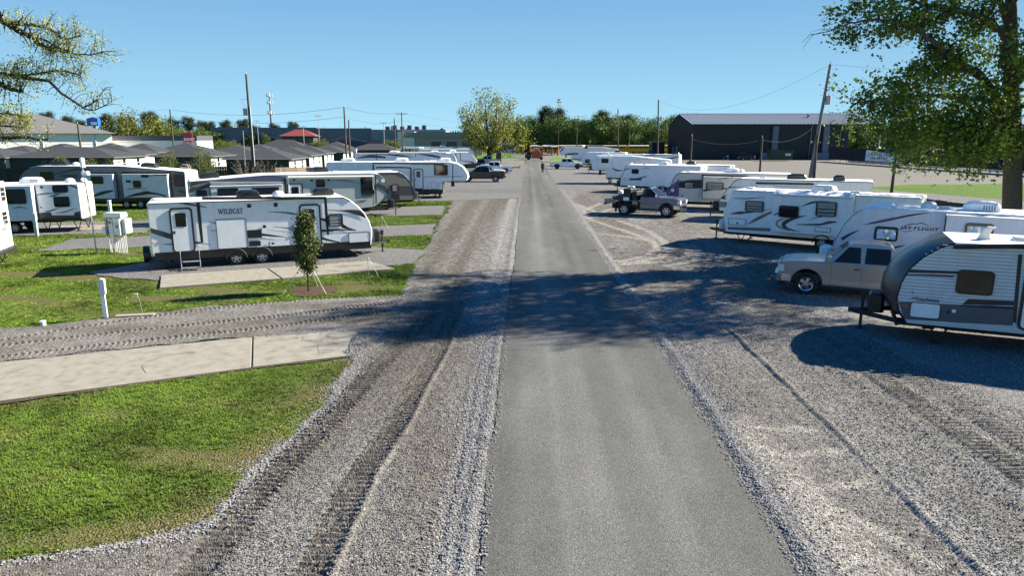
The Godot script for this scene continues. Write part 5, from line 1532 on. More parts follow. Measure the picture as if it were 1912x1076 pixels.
# ------------------------------------------------------------ vehicles
# polygon (x, y) with a half width that depends on height, closed across
func taper(b: MB, p: PackedVector2Array, hw: Callable, smooth := 30.0) -> void:
	var tr := Geometry2D.triangulate_polygon(p)
	for s in [1.0, -1.0]:
		for i in range(0, tr.size(), 3):
			var v := []
			for k in 3:
				var q := p[tr[i + k]]
				v.append(Vector3(q.x, q.y, s * hw.call(q.y)))
			b.tri(v[0], v[1], v[2], Vector3(0, 0.3, s).normalized())
	var m := p.size()
	var s0 := 1.0 if MB.area(p) > 0 else -1.0
	for i in m:
		var j := (i + 1) % m
		var e := (p[j] - p[i]).normalized()
		var n := Vector3(e.y, -e.x, 0) * s0
		b.quad(Vector3(p[i].x, p[i].y, hw.call(p[i].y)), Vector3(p[j].x, p[j].y, hw.call(p[j].y)), Vector3(p[j].x, p[j].y, -hw.call(p[j].y)), Vector3(p[i].x, p[i].y, -hw.call(p[i].y)), n)

func arch(cx: float, cy: float, r: float, low: float, n := 10) -> Array:
	var o := []
	var a0 := asin(clampf((low - cy) / r, -1.0, 1.0))
	for k in n + 1:
		var a := lerpf(PI - a0, a0, float(k) / n)
		o.append_array([cx + cos(a) * r, cy + sin(a) * r])
	return o

# nose towards +x, rear bumper at x = 0, standing on y = 0
func pickup(called: String, label: String, x: float, d: float, deg: float, o: Dictionary) -> Node3D:
	var t := thing(called, label, o.get("cat", "pickup"), x, d, deg, o.get("group", "pickups parked by the trailers"))
	var paint: Material = o.paint
	var two: Material = o.get("paint2", paint)
	var L: float = o.get("L", 5.7)
	var up: float = o.get("lift", 0.0)
	var r: float = o.get("r", 0.39)
	var crew: bool = o.get("crew", true)
	var flat: bool = o.get("flat", false)
	var suv: bool = o.get("suv", false)
	var rx := 1.22; var fx := L - 1.02
	var bedx := (1.95 if crew else 2.35)
	if flat: bedx = 2.45
	if suv: bedx = 0.12
	var belt := 1.20 + up
	var bed_floor := 0.82 + up
	var hoodx := L - 1.55
	var rk := 0.40 + up
	var HW := 0.96
	# lower body
	var q := [0.06, rk + 0.16, 0.04, belt - 0.02, 0.1, belt]
	q.append_array([hoodx, belt + 0.03, hoodx + 0.5, belt + 0.02, L - 0.5, belt - 0.02, L - 0.2, belt - 0.06, L - 0.1, belt - 0.13, L - 0.06, rk + 0.3, L - 0.12, rk + 0.1, fx + r + 0.2, rk])
	var ar := arch(fx, r + 0.02, r + 0.11, rk)
	var rev := []
	for i in range(ar.size() - 2, -1, -2): rev.append_array([ar[i], ar[i + 1]])
	q.append_array(rev)
	ar = arch(rx, r + 0.02, r + 0.11, rk)
	rev = []
	for i in range(ar.size() - 2, -1, -2): rev.append_array([ar[i], ar[i + 1]])
	q.append_array(rev)
	var pl := P2(q)
	var clean := PackedVector2Array()
	for v in pl:
		if clean.is_empty() or v.distance_to(clean[clean.size() - 1]) > 0.012: clean.append(v)
	var lower := MB.new()
	if flat or not suv:
		# only the part ahead of the bed is solid
		for pp in Geometry2D.intersect_polygons(clean, P2([bedx - 0.02, -1, L + 1, -1, L + 1, 3, bedx - 0.02, 3])): lower.prism(pp, -HW, HW, 0.03, Transform3D(), 28.0)
	else: lower.prism(clean, -HW, HW, 0.03, Transform3D(), 28.0)
	put(t, "body", lower, paint)
	if two != paint:
		var dirt := MB.new()
		var band := P2([bedx if flat else 0.0, rk - 0.05, L, rk - 0.05, L, rk + 0.34, bedx if flat else 0.0, rk + 0.34])
		for pp in Geometry2D.intersect_polygons(MB.inset(clean, 0.032), band):
			for s in [1.0, -1.0]: dirt.poly(pp, s * (HW + 0.002), s)
		put(t, "lower_panel", dirt, two)
	# cab
	var cx0 := bedx + (0.03 if not suv else 0.0); var wtop := hoodx - 0.78
	var top := 1.90 + up
	var cab := P2([cx0, belt - 0.02, cx0 + 0.10, top - 0.18, cx0 + 0.24, top - 0.05, cx0 + 0.5, top, wtop - 0.1, top, wtop + 0.06, top - 0.05, hoodx + 0.02, belt + 0.02])
	var hw := func(y: float) -> float: return 0.93 - 0.24 * clampf((y - belt) / (top - belt), 0, 1) ** 1.3
	var cb := MB.new(); taper(cb, cab, hw); put(t, "cab", cb, paint)
	var hg := func(y: float) -> float: return hw.call(y) + 0.010
	# side glass
	var panes := []
	if suv: panes = [[cx0 + 0.18, cx0 + 0.9], [cx0 + 0.98, cx0 + 1.8], [cx0 + 1.88, wtop + 0.1]]
	elif crew: panes = [[cx0 + 0.2, cx0 + 0.98], [cx0 + 1.1, wtop + 0.22]]
	else: panes = [[cx0 + 0.32, wtop + 0.22]]
	for k in panes.size():
		var a: float = panes[k][0]; var c: float = panes[k][1]
		var g := MB.new()
		var gp := P2([a, belt + 0.05, a + 0.03, top - 0.13, c - 0.16 if k == panes.size() - 1 else c - 0.02, top - 0.13, c + 0.28 if k == panes.size() - 1 else c, belt + 0.05])
		taper(g, gp, hg); put(t, "side_window", g, M.carglass)
	var ws := MB.new()
	var d1 := Vector2(hoodx + 0.02 - wtop - 0.06, belt + 0.02 - top + 0.05).normalized(); var nn := Vector3(-d1.y, d1.x, 0)
	var a0 := Vector2(wtop + 0.06, top - 0.05) + d1 * 0.06; var a1 := Vector2(hoodx + 0.02, belt + 0.02) - d1 * 0.06
	ws.quad(Vector3(a0.x, a0.y, 0.62) + nn * 0.012, Vector3(a1.x, a1.y, 0.80) + nn * 0.012, Vector3(a1.x, a1.y, -0.80) + nn * 0.012, Vector3(a0.x, a0.y, -0.62) + nn * 0.012, nn)
	put(t, "windshield", ws, M.carglass)
	var rw := MB.new(); rw.quad(Vector3(cx0 + 0.09, top - 0.2, 0.58), Vector3(cx0 + 0.005, belt + 0.1, 0.7), Vector3(cx0 + 0.005, belt + 0.1, -0.7), Vector3(cx0 + 0.09, top - 0.2, -0.58), Vector3(-1, 0.15, 0).normalized()); put(t, "rear_window", rw, M.carglass)
	# doors: seams and handles
	var cuts := [cx0 + 0.16]
	if crew: cuts = [cx0 + 0.12, cx0 + 1.04, wtop + 0.55]
	else: cuts = [cx0 + 0.22, wtop + 0.52]
	var sm := MB.new()
	for s in [1.0, -1.0]:
		for c in cuts: sm.box(Vector3(c - 0.006, rk + 0.06, s * HW - 0.003), Vector3(c + 0.006, belt - 0.06, s * HW + 0.003))
		sm.box(Vector3(cuts[0], rk + 0.06, s * HW - 0.003), Vector3(cuts[cuts.size() - 1], rk + 0.07, s * HW + 0.003))
	put(t, "door_seam", sm, M.char)
	var cr2 := MB.new()
	for s in [1.0, -1.0]: cr2.prism(P2([cuts[0] - 0.02, rk + 0.27, cuts[cuts.size() - 1] + 0.02, rk + 0.27, cuts[cuts.size() - 1] + 0.02, rk + 0.33, cuts[0] - 0.02, rk + 0.33]), minf(s * HW, s * (HW + 0.018)), maxf(s * HW, s * (HW + 0.018)), 0.008)
	put(t, "side_moulding", cr2, paint)
	for s in [1.0, -1.0]:
		for k in cuts.size() - 1:
			var h := MB.new(); h.cbox(Vector3(cuts[k] + 0.16, belt - 0.16, s * (HW + 0.012)), Vector3(0.17, 0.06, 0.03)); put(t, "door_handle", h, o.get("handle", M.char))
		var mi := MB.new(); mi.cbox(Vector3(wtop + 0.62, belt + 0.16, s * (HW + 0.14)), Vector3(0.12, 0.2, 0.2)); mi.cbox(Vector3(wtop + 0.64, belt + 0.1, s * (HW + 0.0)), Vector3(0.06, 0.05, 0.2)); put(t, "mirror", mi, o.get("mirror", paint))
		var hl := MB.new(); hl.box(Vector3(L - 0.26, belt - 0.40, s * 0.62), Vector3(L - 0.05, belt - 0.16, s * 0.966)); put(t, "headlight", hl, M.plastic)
		if not flat:
			var tl := MB.new(); tl.box(Vector3(0.0, belt - 0.42, s * 0.80), Vector3(0.12, belt - 0.08, s * 0.965)); put(t, "tail_light", tl, M.red)
	var gr := MB.new()
	gr.box(Vector3(L - 0.12, belt - 0.42, -0.60), Vector3(L - 0.05, belt - 0.13, 0.60))
	var gm := put(t, "grille", gr, M.char)
	var bar := MB.new(); bar.box(Vector3(L - 0.055, belt - 0.30, -0.60), Vector3(L - 0.03, belt - 0.24, 0.60)); bar.box(Vector3(L - 0.055, belt - 0.15, -0.62), Vector3(L - 0.03, belt - 0.12, 0.62)); bar.box(Vector3(L - 0.055, belt - 0.42, -0.62), Vector3(L - 0.03, belt - 0.39, 0.62)); put(gm, "grille_bar", bar, o.get("trim", M.chrome))
	var bu := MB.new(); bu.prism(crv(P2([L - 0.5, -0.985, L - 0.05, -0.94, L + 0.06, -0.6, L + 0.09, 0, L + 0.06, 0.6, L - 0.05, 0.94, L - 0.5, 0.985]), 3), 0.0, 0.28, 0.02, Transform3D(Basis(Vector3(1, 0, 0), Vector3(0, 0, -1), Vector3(0, 1, 0)), Vector3(0, rk + 0.04, 0))); put(t, "front_bumper", bu, o.get("trim", M.chrome))
	var pn := MB.new(); pn.box(Vector3(L - 0.28, rk - 0.12, -0.8), Vector3(L - 0.06, rk + 0.05, 0.8)); put(t, "valance", pn, M.chassis)
	if not flat:
		var rb := MB.new(); rb.box(Vector3(-0.1, rk + 0.06, -0.9), Vector3(0.08, rk + 0.24, 0.9)); put(t, "rear_bumper", rb, o.get("trim", M.chrome))
	# bed
	if not flat and not suv:
		var bw := MB.new()
		for pp in Geometry2D.intersect_polygons(clean, P2([-1, -1, bedx - 0.035, -1, bedx - 0.035, 3, -1, 3])):
			for s in [1.0, -1.0]: bw.prism(pp, minf(s * HW, s * (HW - 0.1)), maxf(s * HW, s * (HW - 0.1)), 0.02, Transform3D(), 28.0)
		put(t, "bed_side", bw, paint)
		var tg := MB.new(); tg.box(Vector3(0.02, bed_floor - 0.12, -HW + 0.1), Vector3(0.1, belt - 0.01, HW - 0.1)); put(t, "tailgate", tg, paint)
		var ln := MB.new(); ln.box(Vector3(0.1, bed_floor - 0.005, -HW + 0.1), Vector3(bedx - 0.04, bed_floor + 0.012, HW - 0.1)); put(t, "bed_floor", ln, M.chassis)
	elif flat:
		var fd := MB.new(); fd.box(Vector3(-0.25, 0.92 + up, -1.02), Vector3(bedx - 0.2, 1.0 + up, 1.02)); put(t, "flat_deck", fd, M.char)
		for s in [1.0, -1.0]:
			var sd := MB.new()
			sd.box(Vector3(-0.25, 0.72 + up, s * 1.0 - 0.03), Vector3(rx - r - 0.18, 0.98 + up, s * 1.0 + 0.03)); sd.box(Vector3(rx + r + 0.2, 0.68 + up, s * 1.0 - 0.03), Vector3(bedx - 0.2, 0.92 + up, s * 1.0 + 0.03))
			put(t, "side_skirt", sd, M.taupe2)
			var fe := MB.new()
			var pts := []
			for k in 11: pts.append(Vector3(rx + cos(PI * k / 10.0) * (r + 0.16), r + 0.06 + sin(PI * k / 10.0) * (r + 0.12), s * 0.86))
			var rings := []
			for pt in pts: rings.append(PackedVector3Array([pt + Vector3(0, 0, -0.2), pt + Vector3(0, 0, 0.2), pt + Vector3(0, 0.03, 0.2), pt + Vector3(0, 0.03, -0.2)]))
			fe.loft(rings, true, true, false); put(t, "fender", fe, M.chassis)
			var mf := MB.new(); mf.box(Vector3(rx - r - 0.2, 0.25, s * 0.86 - 0.2), Vector3(rx - r - 0.18, 0.72 + up, s * 0.86 + 0.2)); put(t, "mud_flap", mf, M.rubber)
	# underside and wheels
	var ub := MB.new(); ub.box(Vector3(0.2, rk - 0.08, -0.62), Vector3(L - 0.4, rk + 0.2, 0.62)); ub.box(Vector3(0.3, rk + 0.1, -0.9), Vector3(L - 0.3, bed_floor - 0.06, 0.9)); put(t, "underbody", ub, M.chassis)
	for s in [1.0, -1.0]:
		for wx in [rx, fx]: wheel(t, Vector3(wx, r, s * (HW - 0.135)), r, 0.26, o.get("wheel", "car"), s)
	return t

# welding flatbed load on the two tone truck
func rig_load(t: Node3D, up: float) -> void:
	var y := 1.0 + up
	var a := MB.new(); a.rbox(Vector3(1.15, y, 0.15), Vector3(1.7, y + 0.78, 0.95), 0.04); put(t, "welding_machine", a, M.chassis, "black upright machine box on the truck deck")
	var pl := MB.new(); pl.box(Vector3(1.2, y - 0.06, 1.04), Vector3(1.62, y + 0.18, 1.06)); put(t, "white_plate", pl, M.white)
	var tb := MB.new(); tb.rbox(Vector3(1.8, y, -0.95), Vector3(2.15, y + 0.6, 0.95), 0.03); put(t, "headache_rack", tb, M.chassis)
	var cl := MB.new()
	for k in 3:
		var pts := []
		for i in 17: pts.append(Vector3(1.5 + cos(TAU * i / 16) * 0.24, y + 0.84 + k * 0.03, 0.3 + sin(TAU * i / 16) * 0.24))
		cl.pipe(pts, [0.03], 6)
	put(t, "hose_coil", cl, M.plastic)
	var bt := MB.new()
	bt.tube(Vector3(0.75, y + 0.18, 0.55), Vector3(0.75, y + 0.18, -0.6), 0.16, -1, 12); bt.tube(Vector3(0.35, y + 0.12, 0.7), Vector3(0.35, y + 0.12, -0.5), 0.11, -1, 12)
	put(t, "rolled_leads", bt, M.char)
	var sh := MB.new(); sh.prism(P2([0.2, y, 1.05, y, 1.1, y + 0.45, 0.75, y + 0.34]), -0.3, 0.5, 0.02); put(t, "toolbox", sh, M.navy2)
	var wb := MB.new(); wb.rbox(Vector3(0.5, y + 0.36, -0.1), Vector3(0.8, y + 0.58, 0.3), 0.06); put(t, "white_bag", wb, M.white)
	var bb := MB.new(); bb.box(Vector3(-0.33, 0.6 + up, -0.95), Vector3(-0.22, 0.72 + up, 0.95)); put(t, "deck_bumper", bb, M.chassis)

func school_bus() -> Node3D:
	var t := thing("school_bus", "", "bus", 0, 0, 0, "school buses parked in the far lot")
	var y := pm("bus_yellow", 0.66, 0.32, 0.03, 0.4)
	var b := MB.new()
	b.prism(P2([0, 0.6, 9.2, 0.6, 10.6, 0.6, 10.6, 1.35, 9.3, 1.55, 9.1, 2.75, 8.9, 2.9, 0.1, 2.9, 0, 2.75]), -1.2, 1.2, 0.08, Transform3D(), 20.0); put(t, "body", b, y)
	var r := MB.new(); r.rbox(Vector3(0.05, 2.9, -1.1), Vector3(8.95, 3.08, 1.1), 0.12); put(t, "roof", r, M.roofskin)
	for s in [1.0, -1.0]:
		for k in 10:
			var w := MB.new(); w.box(Vector3(0.4 + k * 0.84, 1.95, s * 1.2 - 0.02), Vector3(1.08 + k * 0.84, 2.6, s * 1.2 + 0.02)); put(t, "window", w, M.glass)
		var st := MB.new()
		for yy in [0.95, 1.35, 1.75]: st.box(Vector3(0.1, yy, s * 1.2 - 0.02), Vector3(9.1, yy + 0.07, s * 1.2 + 0.025))
		put(t, "rub_rail", st, M.black)
		for wx in [2.4, 9.5]: wheel(t, Vector3(wx, 0.48, s * 1.05), 0.48, 0.28, "black", s)
	var ws := MB.new(); ws.box(Vector3(9.02, 1.6, -1.0), Vector3(9.22, 2.6, 1.0)); put(t, "windshield", ws, M.glass)
	var bk := MB.new()
	for z in [-0.95, 0.4]: bk.box(Vector3(-0.03, 1.9, z), Vector3(0.01, 2.6, z + 0.55))
	bk.box(Vector3(-0.03, 0.9, -0.35), Vector3(0.01, 2.6, 0.35)); put(t, "rear_door", bk, M.black)
	return t

func make_vehicles() -> void:
	var silver := pm("silver_paint", 0.29, 0.295, 0.30, 0.32, 0.6); silver.clearcoat_enabled = true; silver.clearcoat = 0.8; silver.clearcoat_roughness = 0.06
	var dark := pm("grey_paint", 0.11, 0.125, 0.17, 0.3, 0.2); dark.clearcoat_enabled = true; dark.clearcoat = 0.8; dark.clearcoat_roughness = 0.08
	var blk := pm("black_paint", 0.008, 0.008, 0.009, 0.25); blk.clearcoat_enabled = true; blk.clearcoat = 0.5
	var wht := pm("white_paint", 0.72, 0.73, 0.74, 0.28); wht.clearcoat_enabled = true; wht.clearcoat = 0.6
	pm("taupe2", 0.27, 0.245, 0.205, 0.6)
	var cr := {"paint": silver, "L": 5.75, "r": 0.40, "wheel": "chrome", "trim": M.chrome}
	# silver crew cab, nose to the left and away
	var n := Vector2(cos(deg_to_rad(155)), sin(deg_to_rad(155)))
	var side := Vector2(n.y, -n.x)
	var fw := Vector2(9.89, 23.95)
	var o := fw - n * (5.75 - 1.02) + side * -0.83 * -1.0
	pickup("pickup_truck", "silver crew cab pickup in tree shade between the ridged trailers", o.x, o.y, 155, cr)
	# two tone flatbed
	n = Vector2(cos(deg_to_rad(-27)), sin(deg_to_rad(-27)))
	side = Vector2(n.y, -n.x)
	var rw := Vector2(7.02, 49.85)
	o = rw - n * 1.22 - side * 0.83
	var t := pickup("flatbed_truck", "dark blue grey flatbed work truck loaded with black welding gear on the gravel", o.x, o.y, -27, {"paint": dark, "paint2": M.taupe2, "L": 5.35, "r": 0.44, "lift": 0.14, "crew": false, "flat": true, "cat": "truck", "mirror": M.chrome})
	rig_load(t, 0.14)
	# white pickup by the road end
	pickup("pickup_truck", "white crew cab pickup parked across the far gravel by the road", 4.2, 129.0, -2, {"paint": wht, "L": 6.0, "r": 0.44, "lift": 0.06, "wheel": "black", "trim": M.chassis})
	# left cluster
	pickup("pickup_truck", "black pickup beside the big white fifth wheel nose", -2.9, 89.2, 180, {"paint": blk, "L": 5.8, "r": 0.42, "trim": M.chassis, "lift": 0.1})
	pickup("pickup_truck", "white crew cab pickup just behind the black pickup", -8.9, 97.0, 2, {"paint": wht, "L": 5.8, "r": 0.42})
	pickup("pickup_truck", "white pickup with empty bed facing away from the road below the oak", -2.4, 112.0, 181, {"paint": wht, "L": 6.0, "r": 0.42})
	pickup("pickup_truck", "pale pickup tail beside the dark gate pillar under the oak", -5.7, 150.0, 181, {"paint": silver, "L": 5.8, "r": 0.42})
	pickup("parked_suv", "dark sport utility car parked behind the white pickups", -7.6, 126.0, 180, {"paint": blk, "L": 5.0, "r": 0.38, "suv": true, "cat": "car", "group": "cars parked in the distance"})
	pickup("parked_suv", "white car parked on the far lawn edge past the oak", -5.0, 292.0, 180, {"paint": wht, "L": 4.8, "r": 0.36, "suv": true, "cat": "car", "group": "cars parked in the distance"})
	pickup("parked_suv", "blue car parked at the left end of the dark metal building", 39.0, 222.0, 80, {"paint": pm("blue_paint", 0.05, 0.09, 0.2, 0.3, 0.3), "L": 4.8, "r": 0.36, "suv": true, "cat": "car", "group": "cars parked in the distance"})
	pickup("parked_suv", "dark car parked in front of the dark metal building beside the green dumpster", 55.0, 184.0, 5, {"paint": pm("charcoal_paint", 0.03, 0.035, 0.045, 0.3, 0.3), "L": 4.5, "r": 0.35, "suv": true, "cat": "car", "group": "cars parked in the distance"})
	# orange machine truck
	t = thing("utility_truck", "small truck with black cab and orange machine body near the gate pillars", "truck", -0.8, 185.0, 0)
	var a := MB.new(); a.prism(P2([0, 0.5, 1.7, 0.5, 1.8, 1.5, 1.5, 2.3, 0.7, 2.3, 0.5, 1.5, 0.1, 1.4]), -0.9, 0.9, 0.06); put(t, "cab", a, M.black)
	var g := MB.new(); g.box(Vector3(0.85, 1.5, 0.9), Vector3(1.5, 2.1, 0.92)); put(t, "side_window", g, M.carglass)
	var b := MB.new(); b.prism(P2([1.85, 0.7, 4.3, 0.7, 4.3, 1.9, 3.9, 2.6, 2.6, 2.5, 1.85, 1.9]), -0.9, 0.9, 0.06); put(t, "machine_body", b, pm("orange_paint", 0.42, 0.06, 0.015, 0.45))
	var c := MB.new()
	for z in [-0.7, 0.7]:
		c.tube(Vector3(2.4, 2.4, z), Vector3(2.4, 3.0, z), 0.05); c.tube(Vector3(3.7, 2.5, z), Vector3(3.7, 3.0, z), 0.05); c.tube(Vector3(2.4, 3.0, z), Vector3(3.7, 3.0, z), 0.05)
	put(t, "roll_cage", c, M.cream)
	var f := MB.new(); f.box(Vector3(0.2, 0.5, -0.5), Vector3(4.8, 0.7, 0.5)); put(t, "chassis", f, M.chassis)
	for s in [1.0, -1.0]:
		wheel(t, Vector3(1.0, 0.45, s * 0.8), 0.45, 0.3, "black", s); wheel(t, Vector3(4.4, 0.4, s * 0.8), 0.4, 0.3, "black", s)
	# buses
	var proto := school_bus()
	var spots := []
	for k in 8: spots.append([6.0 + k * 8.2 + (k % 3) * 0.8, 284.0 + (k % 2) * 3.0 - k * 1.2, [8, 4, -4, 176, 10, 3, -2, 6][k]])
	for k in 6: spots.append([2.0 + k * 9.0, 268.0 + (k % 2) * 3.0, [88, 12, 80, 6, 4, 84][k]])
	for q in [[3.4, 255.0, 96], [6.4, 250.0, 93], [9.4, 238.0, 97], [-2.5, 262.0, 95]]: spots.append(q)
	for k in spots.size():
		var q: Array = spots[k]
		var lab := "yellow school bus parked side-on in the long row before the woods"
		if k < 8: lab = "yellow school bus parked side-on before the woods, %s from the left of the long row" % ["first", "second", "third", "fourth", "fifth", "sixth", "seventh", "last"][k]
		if k >= 8: lab = "yellow school bus in the nearer scattered rank, %s from the left" % ["first", "second", "third", "fourth", "fifth", "sixth"][mini(k, 13) - 8]
		if k >= 14: lab = ["yellow school bus seen end-on between the orange truck and gate pillar", "yellow school bus seen end-on just left of the gate pillar top", "yellow school bus seen end-on just right of the gate pillar", "yellow school bus seen end-on, leftmost in the bus lot"][k - 14]
		if k == 0:
			proto.position = Vector3(q[0], 0, -q[1]); proto.rotation.y = deg_to_rad(q[2]); proto.set_meta("label", lab)
		else: copy_of(proto, lab, q[0], q[1], q[2])

# ------------------------------------------------------------ buildings
func hip_roof(t: Node3D, w: float, l: float, eave: float, rise: float, over: float, mt: Material, ridge := 0.5) -> void:
	var b := MB.new()
	var x := w / 2 + over; var z := l / 2 + over
	var rl := maxf(0.0, (x - z) * ridge * 2.0) if w > l else 0.0
	var rz := maxf(0.0, (z - x) * ridge * 2.0) if l > w else 0.0
	var A := Vector3(-x, eave, -z); var B := Vector3(x, eave, -z); var C := Vector3(x, eave, z); var D := Vector3(-x, eave, z)
	var P := Vector3(-rl, eave + rise, -rz); var Q := Vector3(rl, eave + rise, rz)
	for f in [[D, C, Q, P], [B, A, P, Q]] if rl > 0.0 or rz == 0.0 else [[C, B, P, Q], [A, D, Q, P]]:
		b.quad(f[0], f[1], f[2], f[3], hip_n(f[0], f[1], f[2], f[3]))
	for f in [[C, B, Q], [A, D, P]] if rl > 0.0 or rz == 0.0 else [[D, C, Q], [B, A, P]]:
		var n: Vector3 = (f[1] - f[0]).cross(f[2] - f[0]).normalized()
		b.tri(f[0], f[1], f[2], n if n.y > 0 else -n)
	b.quad(A, B, C, D, Vector3.DOWN)
	var o := put(t, "roof", b, mt)
	var fb := MB.new()
	for e in [[A, B], [B, C], [C, D], [D, A]]:
		fb.tube(e[0] + Vector3(0, -0.09, 0), e[1] + Vector3(0, -0.09, 0), 0.09, -1, 4)
	put(o, "fascia", fb, M.dkgrey)

func hip_n(a: Vector3, b: Vector3, c: Vector3, d: Vector3) -> Vector3:
	var n := (c - a).cross(d - b).normalized()
	return n if n.y > 0 else -n

func duplex(label: String, x: float, d: float, deg: float, w: float, l: float, rise: float) -> void:
	var t := thing("duplex_house", label, "house", x, d, deg, "dark roofed duplex houses")
	var wall := pm("house_wall", 0.035, 0.045, 0.05, 0.8)
	var b := MB.new(); b.box(Vector3(-w / 2, 0, -l / 2), Vector3(w / 2, 2.6, l / 2)); put(t, "wall", b, wall)
	var e := MB.new(); e.box(Vector3(w / 2, 0.0, -l / 2 + 0.2), Vector3(w / 2 + 0.06, 2.55, l / 2 - 0.2)); put(t, "gable_wall", e, pm("house_white", 0.72, 0.72, 0.66, 0.7))
	for z in [-l * 0.25, l * 0.18]:
		var wn := MB.new(); wn.box(Vector3(w / 2 + 0.06, 0.9, z - 0.45), Vector3(w / 2 + 0.1, 2.2, z + 0.45)); var o := put(t, "window", wn, M.glass)
		var fr := MB.new()
		for q in [[0.82, 0.9, -0.55, 0.55], [2.2, 2.28, -0.55, 0.55], [1.5, 1.56, -0.45, 0.45]]: fr.box(Vector3(w / 2 + 0.06, q[0], z + q[2]), Vector3(w / 2 + 0.13, q[1], z + q[3]))
		put(o, "frame", fr, M.white)
	var dw := MB.new(); dw.box(Vector3(-w * 0.2, 0, l / 2), Vector3(-w * 0.2 + 1.0, 2.1, l / 2 + 0.05)); put(t, "door", dw, M.char)
	hip_roof(t, w, l, 2.6, rise, 0.55, shingle())
	var v := MB.new(); v.tube(Vector3(w * 0.1, 2.6 + rise * 0.55, 0.8), Vector3(w * 0.1, 2.6 + rise * 0.55 + 0.7, 0.8), 0.07); put(t, "vent_pipe", v, M.char)

func shingle() -> StandardMaterial3D:
	if M.has("shingle"): return M.shingle
	var m := ground_mat("shingle", noise_tex(81, 0.2, [[0.0, 0.03, 0.032, 0.035], [0.5, 0.047, 0.05, 0.054], [1.0, 0.08, 0.082, 0.086]], 512, true), 4.0, null, 1.0, 0.9)
	return m

func plank_fence(called: String, label: String, x0: float, d0: float, x1: float, d1: float, h: float, mts: Array, pw := 0.28, gap_low := 0.03, group := "") -> void:
	var t := thing(called, label, "fence", x0, d0, rad_to_deg(atan2(d1 - d0, x1 - x0)), group)
	var L := Vector2(x1 - x0, d1 - d0).length()
	var n := int(L / pw)
	var b := MB.new(); b.box(Vector3(0.006, gap_low, -0.012), Vector3(pw - 0.006, h, 0.012))
	var me := b.mesh()
	var g := RandomNumberGenerator.new(); g.seed = int(absf(x0) * 10 + d0)
	for i in mini(n, 300): share(t, "board", me, mts[g.randi() % mts.size()], Transform3D(Basis(), Vector3(i * pw, g.randf_range(-0.03, 0.02), 0)))
	var r := MB.new()
	for y in [0.35, h - 0.3]: r.box(Vector3(0, y, -0.06), Vector3(L, y + 0.08, -0.02))
	put(t, "rail", r, mts[0])
	var p := MB.new(); p.box(Vector3(-0.05, -0.1, -0.15), Vector3(0.05, h - 0.1, -0.06))
	var pme := p.mesh()
	for i in int(L / 2.4) + 1: share(t, "post", pme, mts[0], Transform3D(Basis(), Vector3(i * 2.4, 0, 0)))

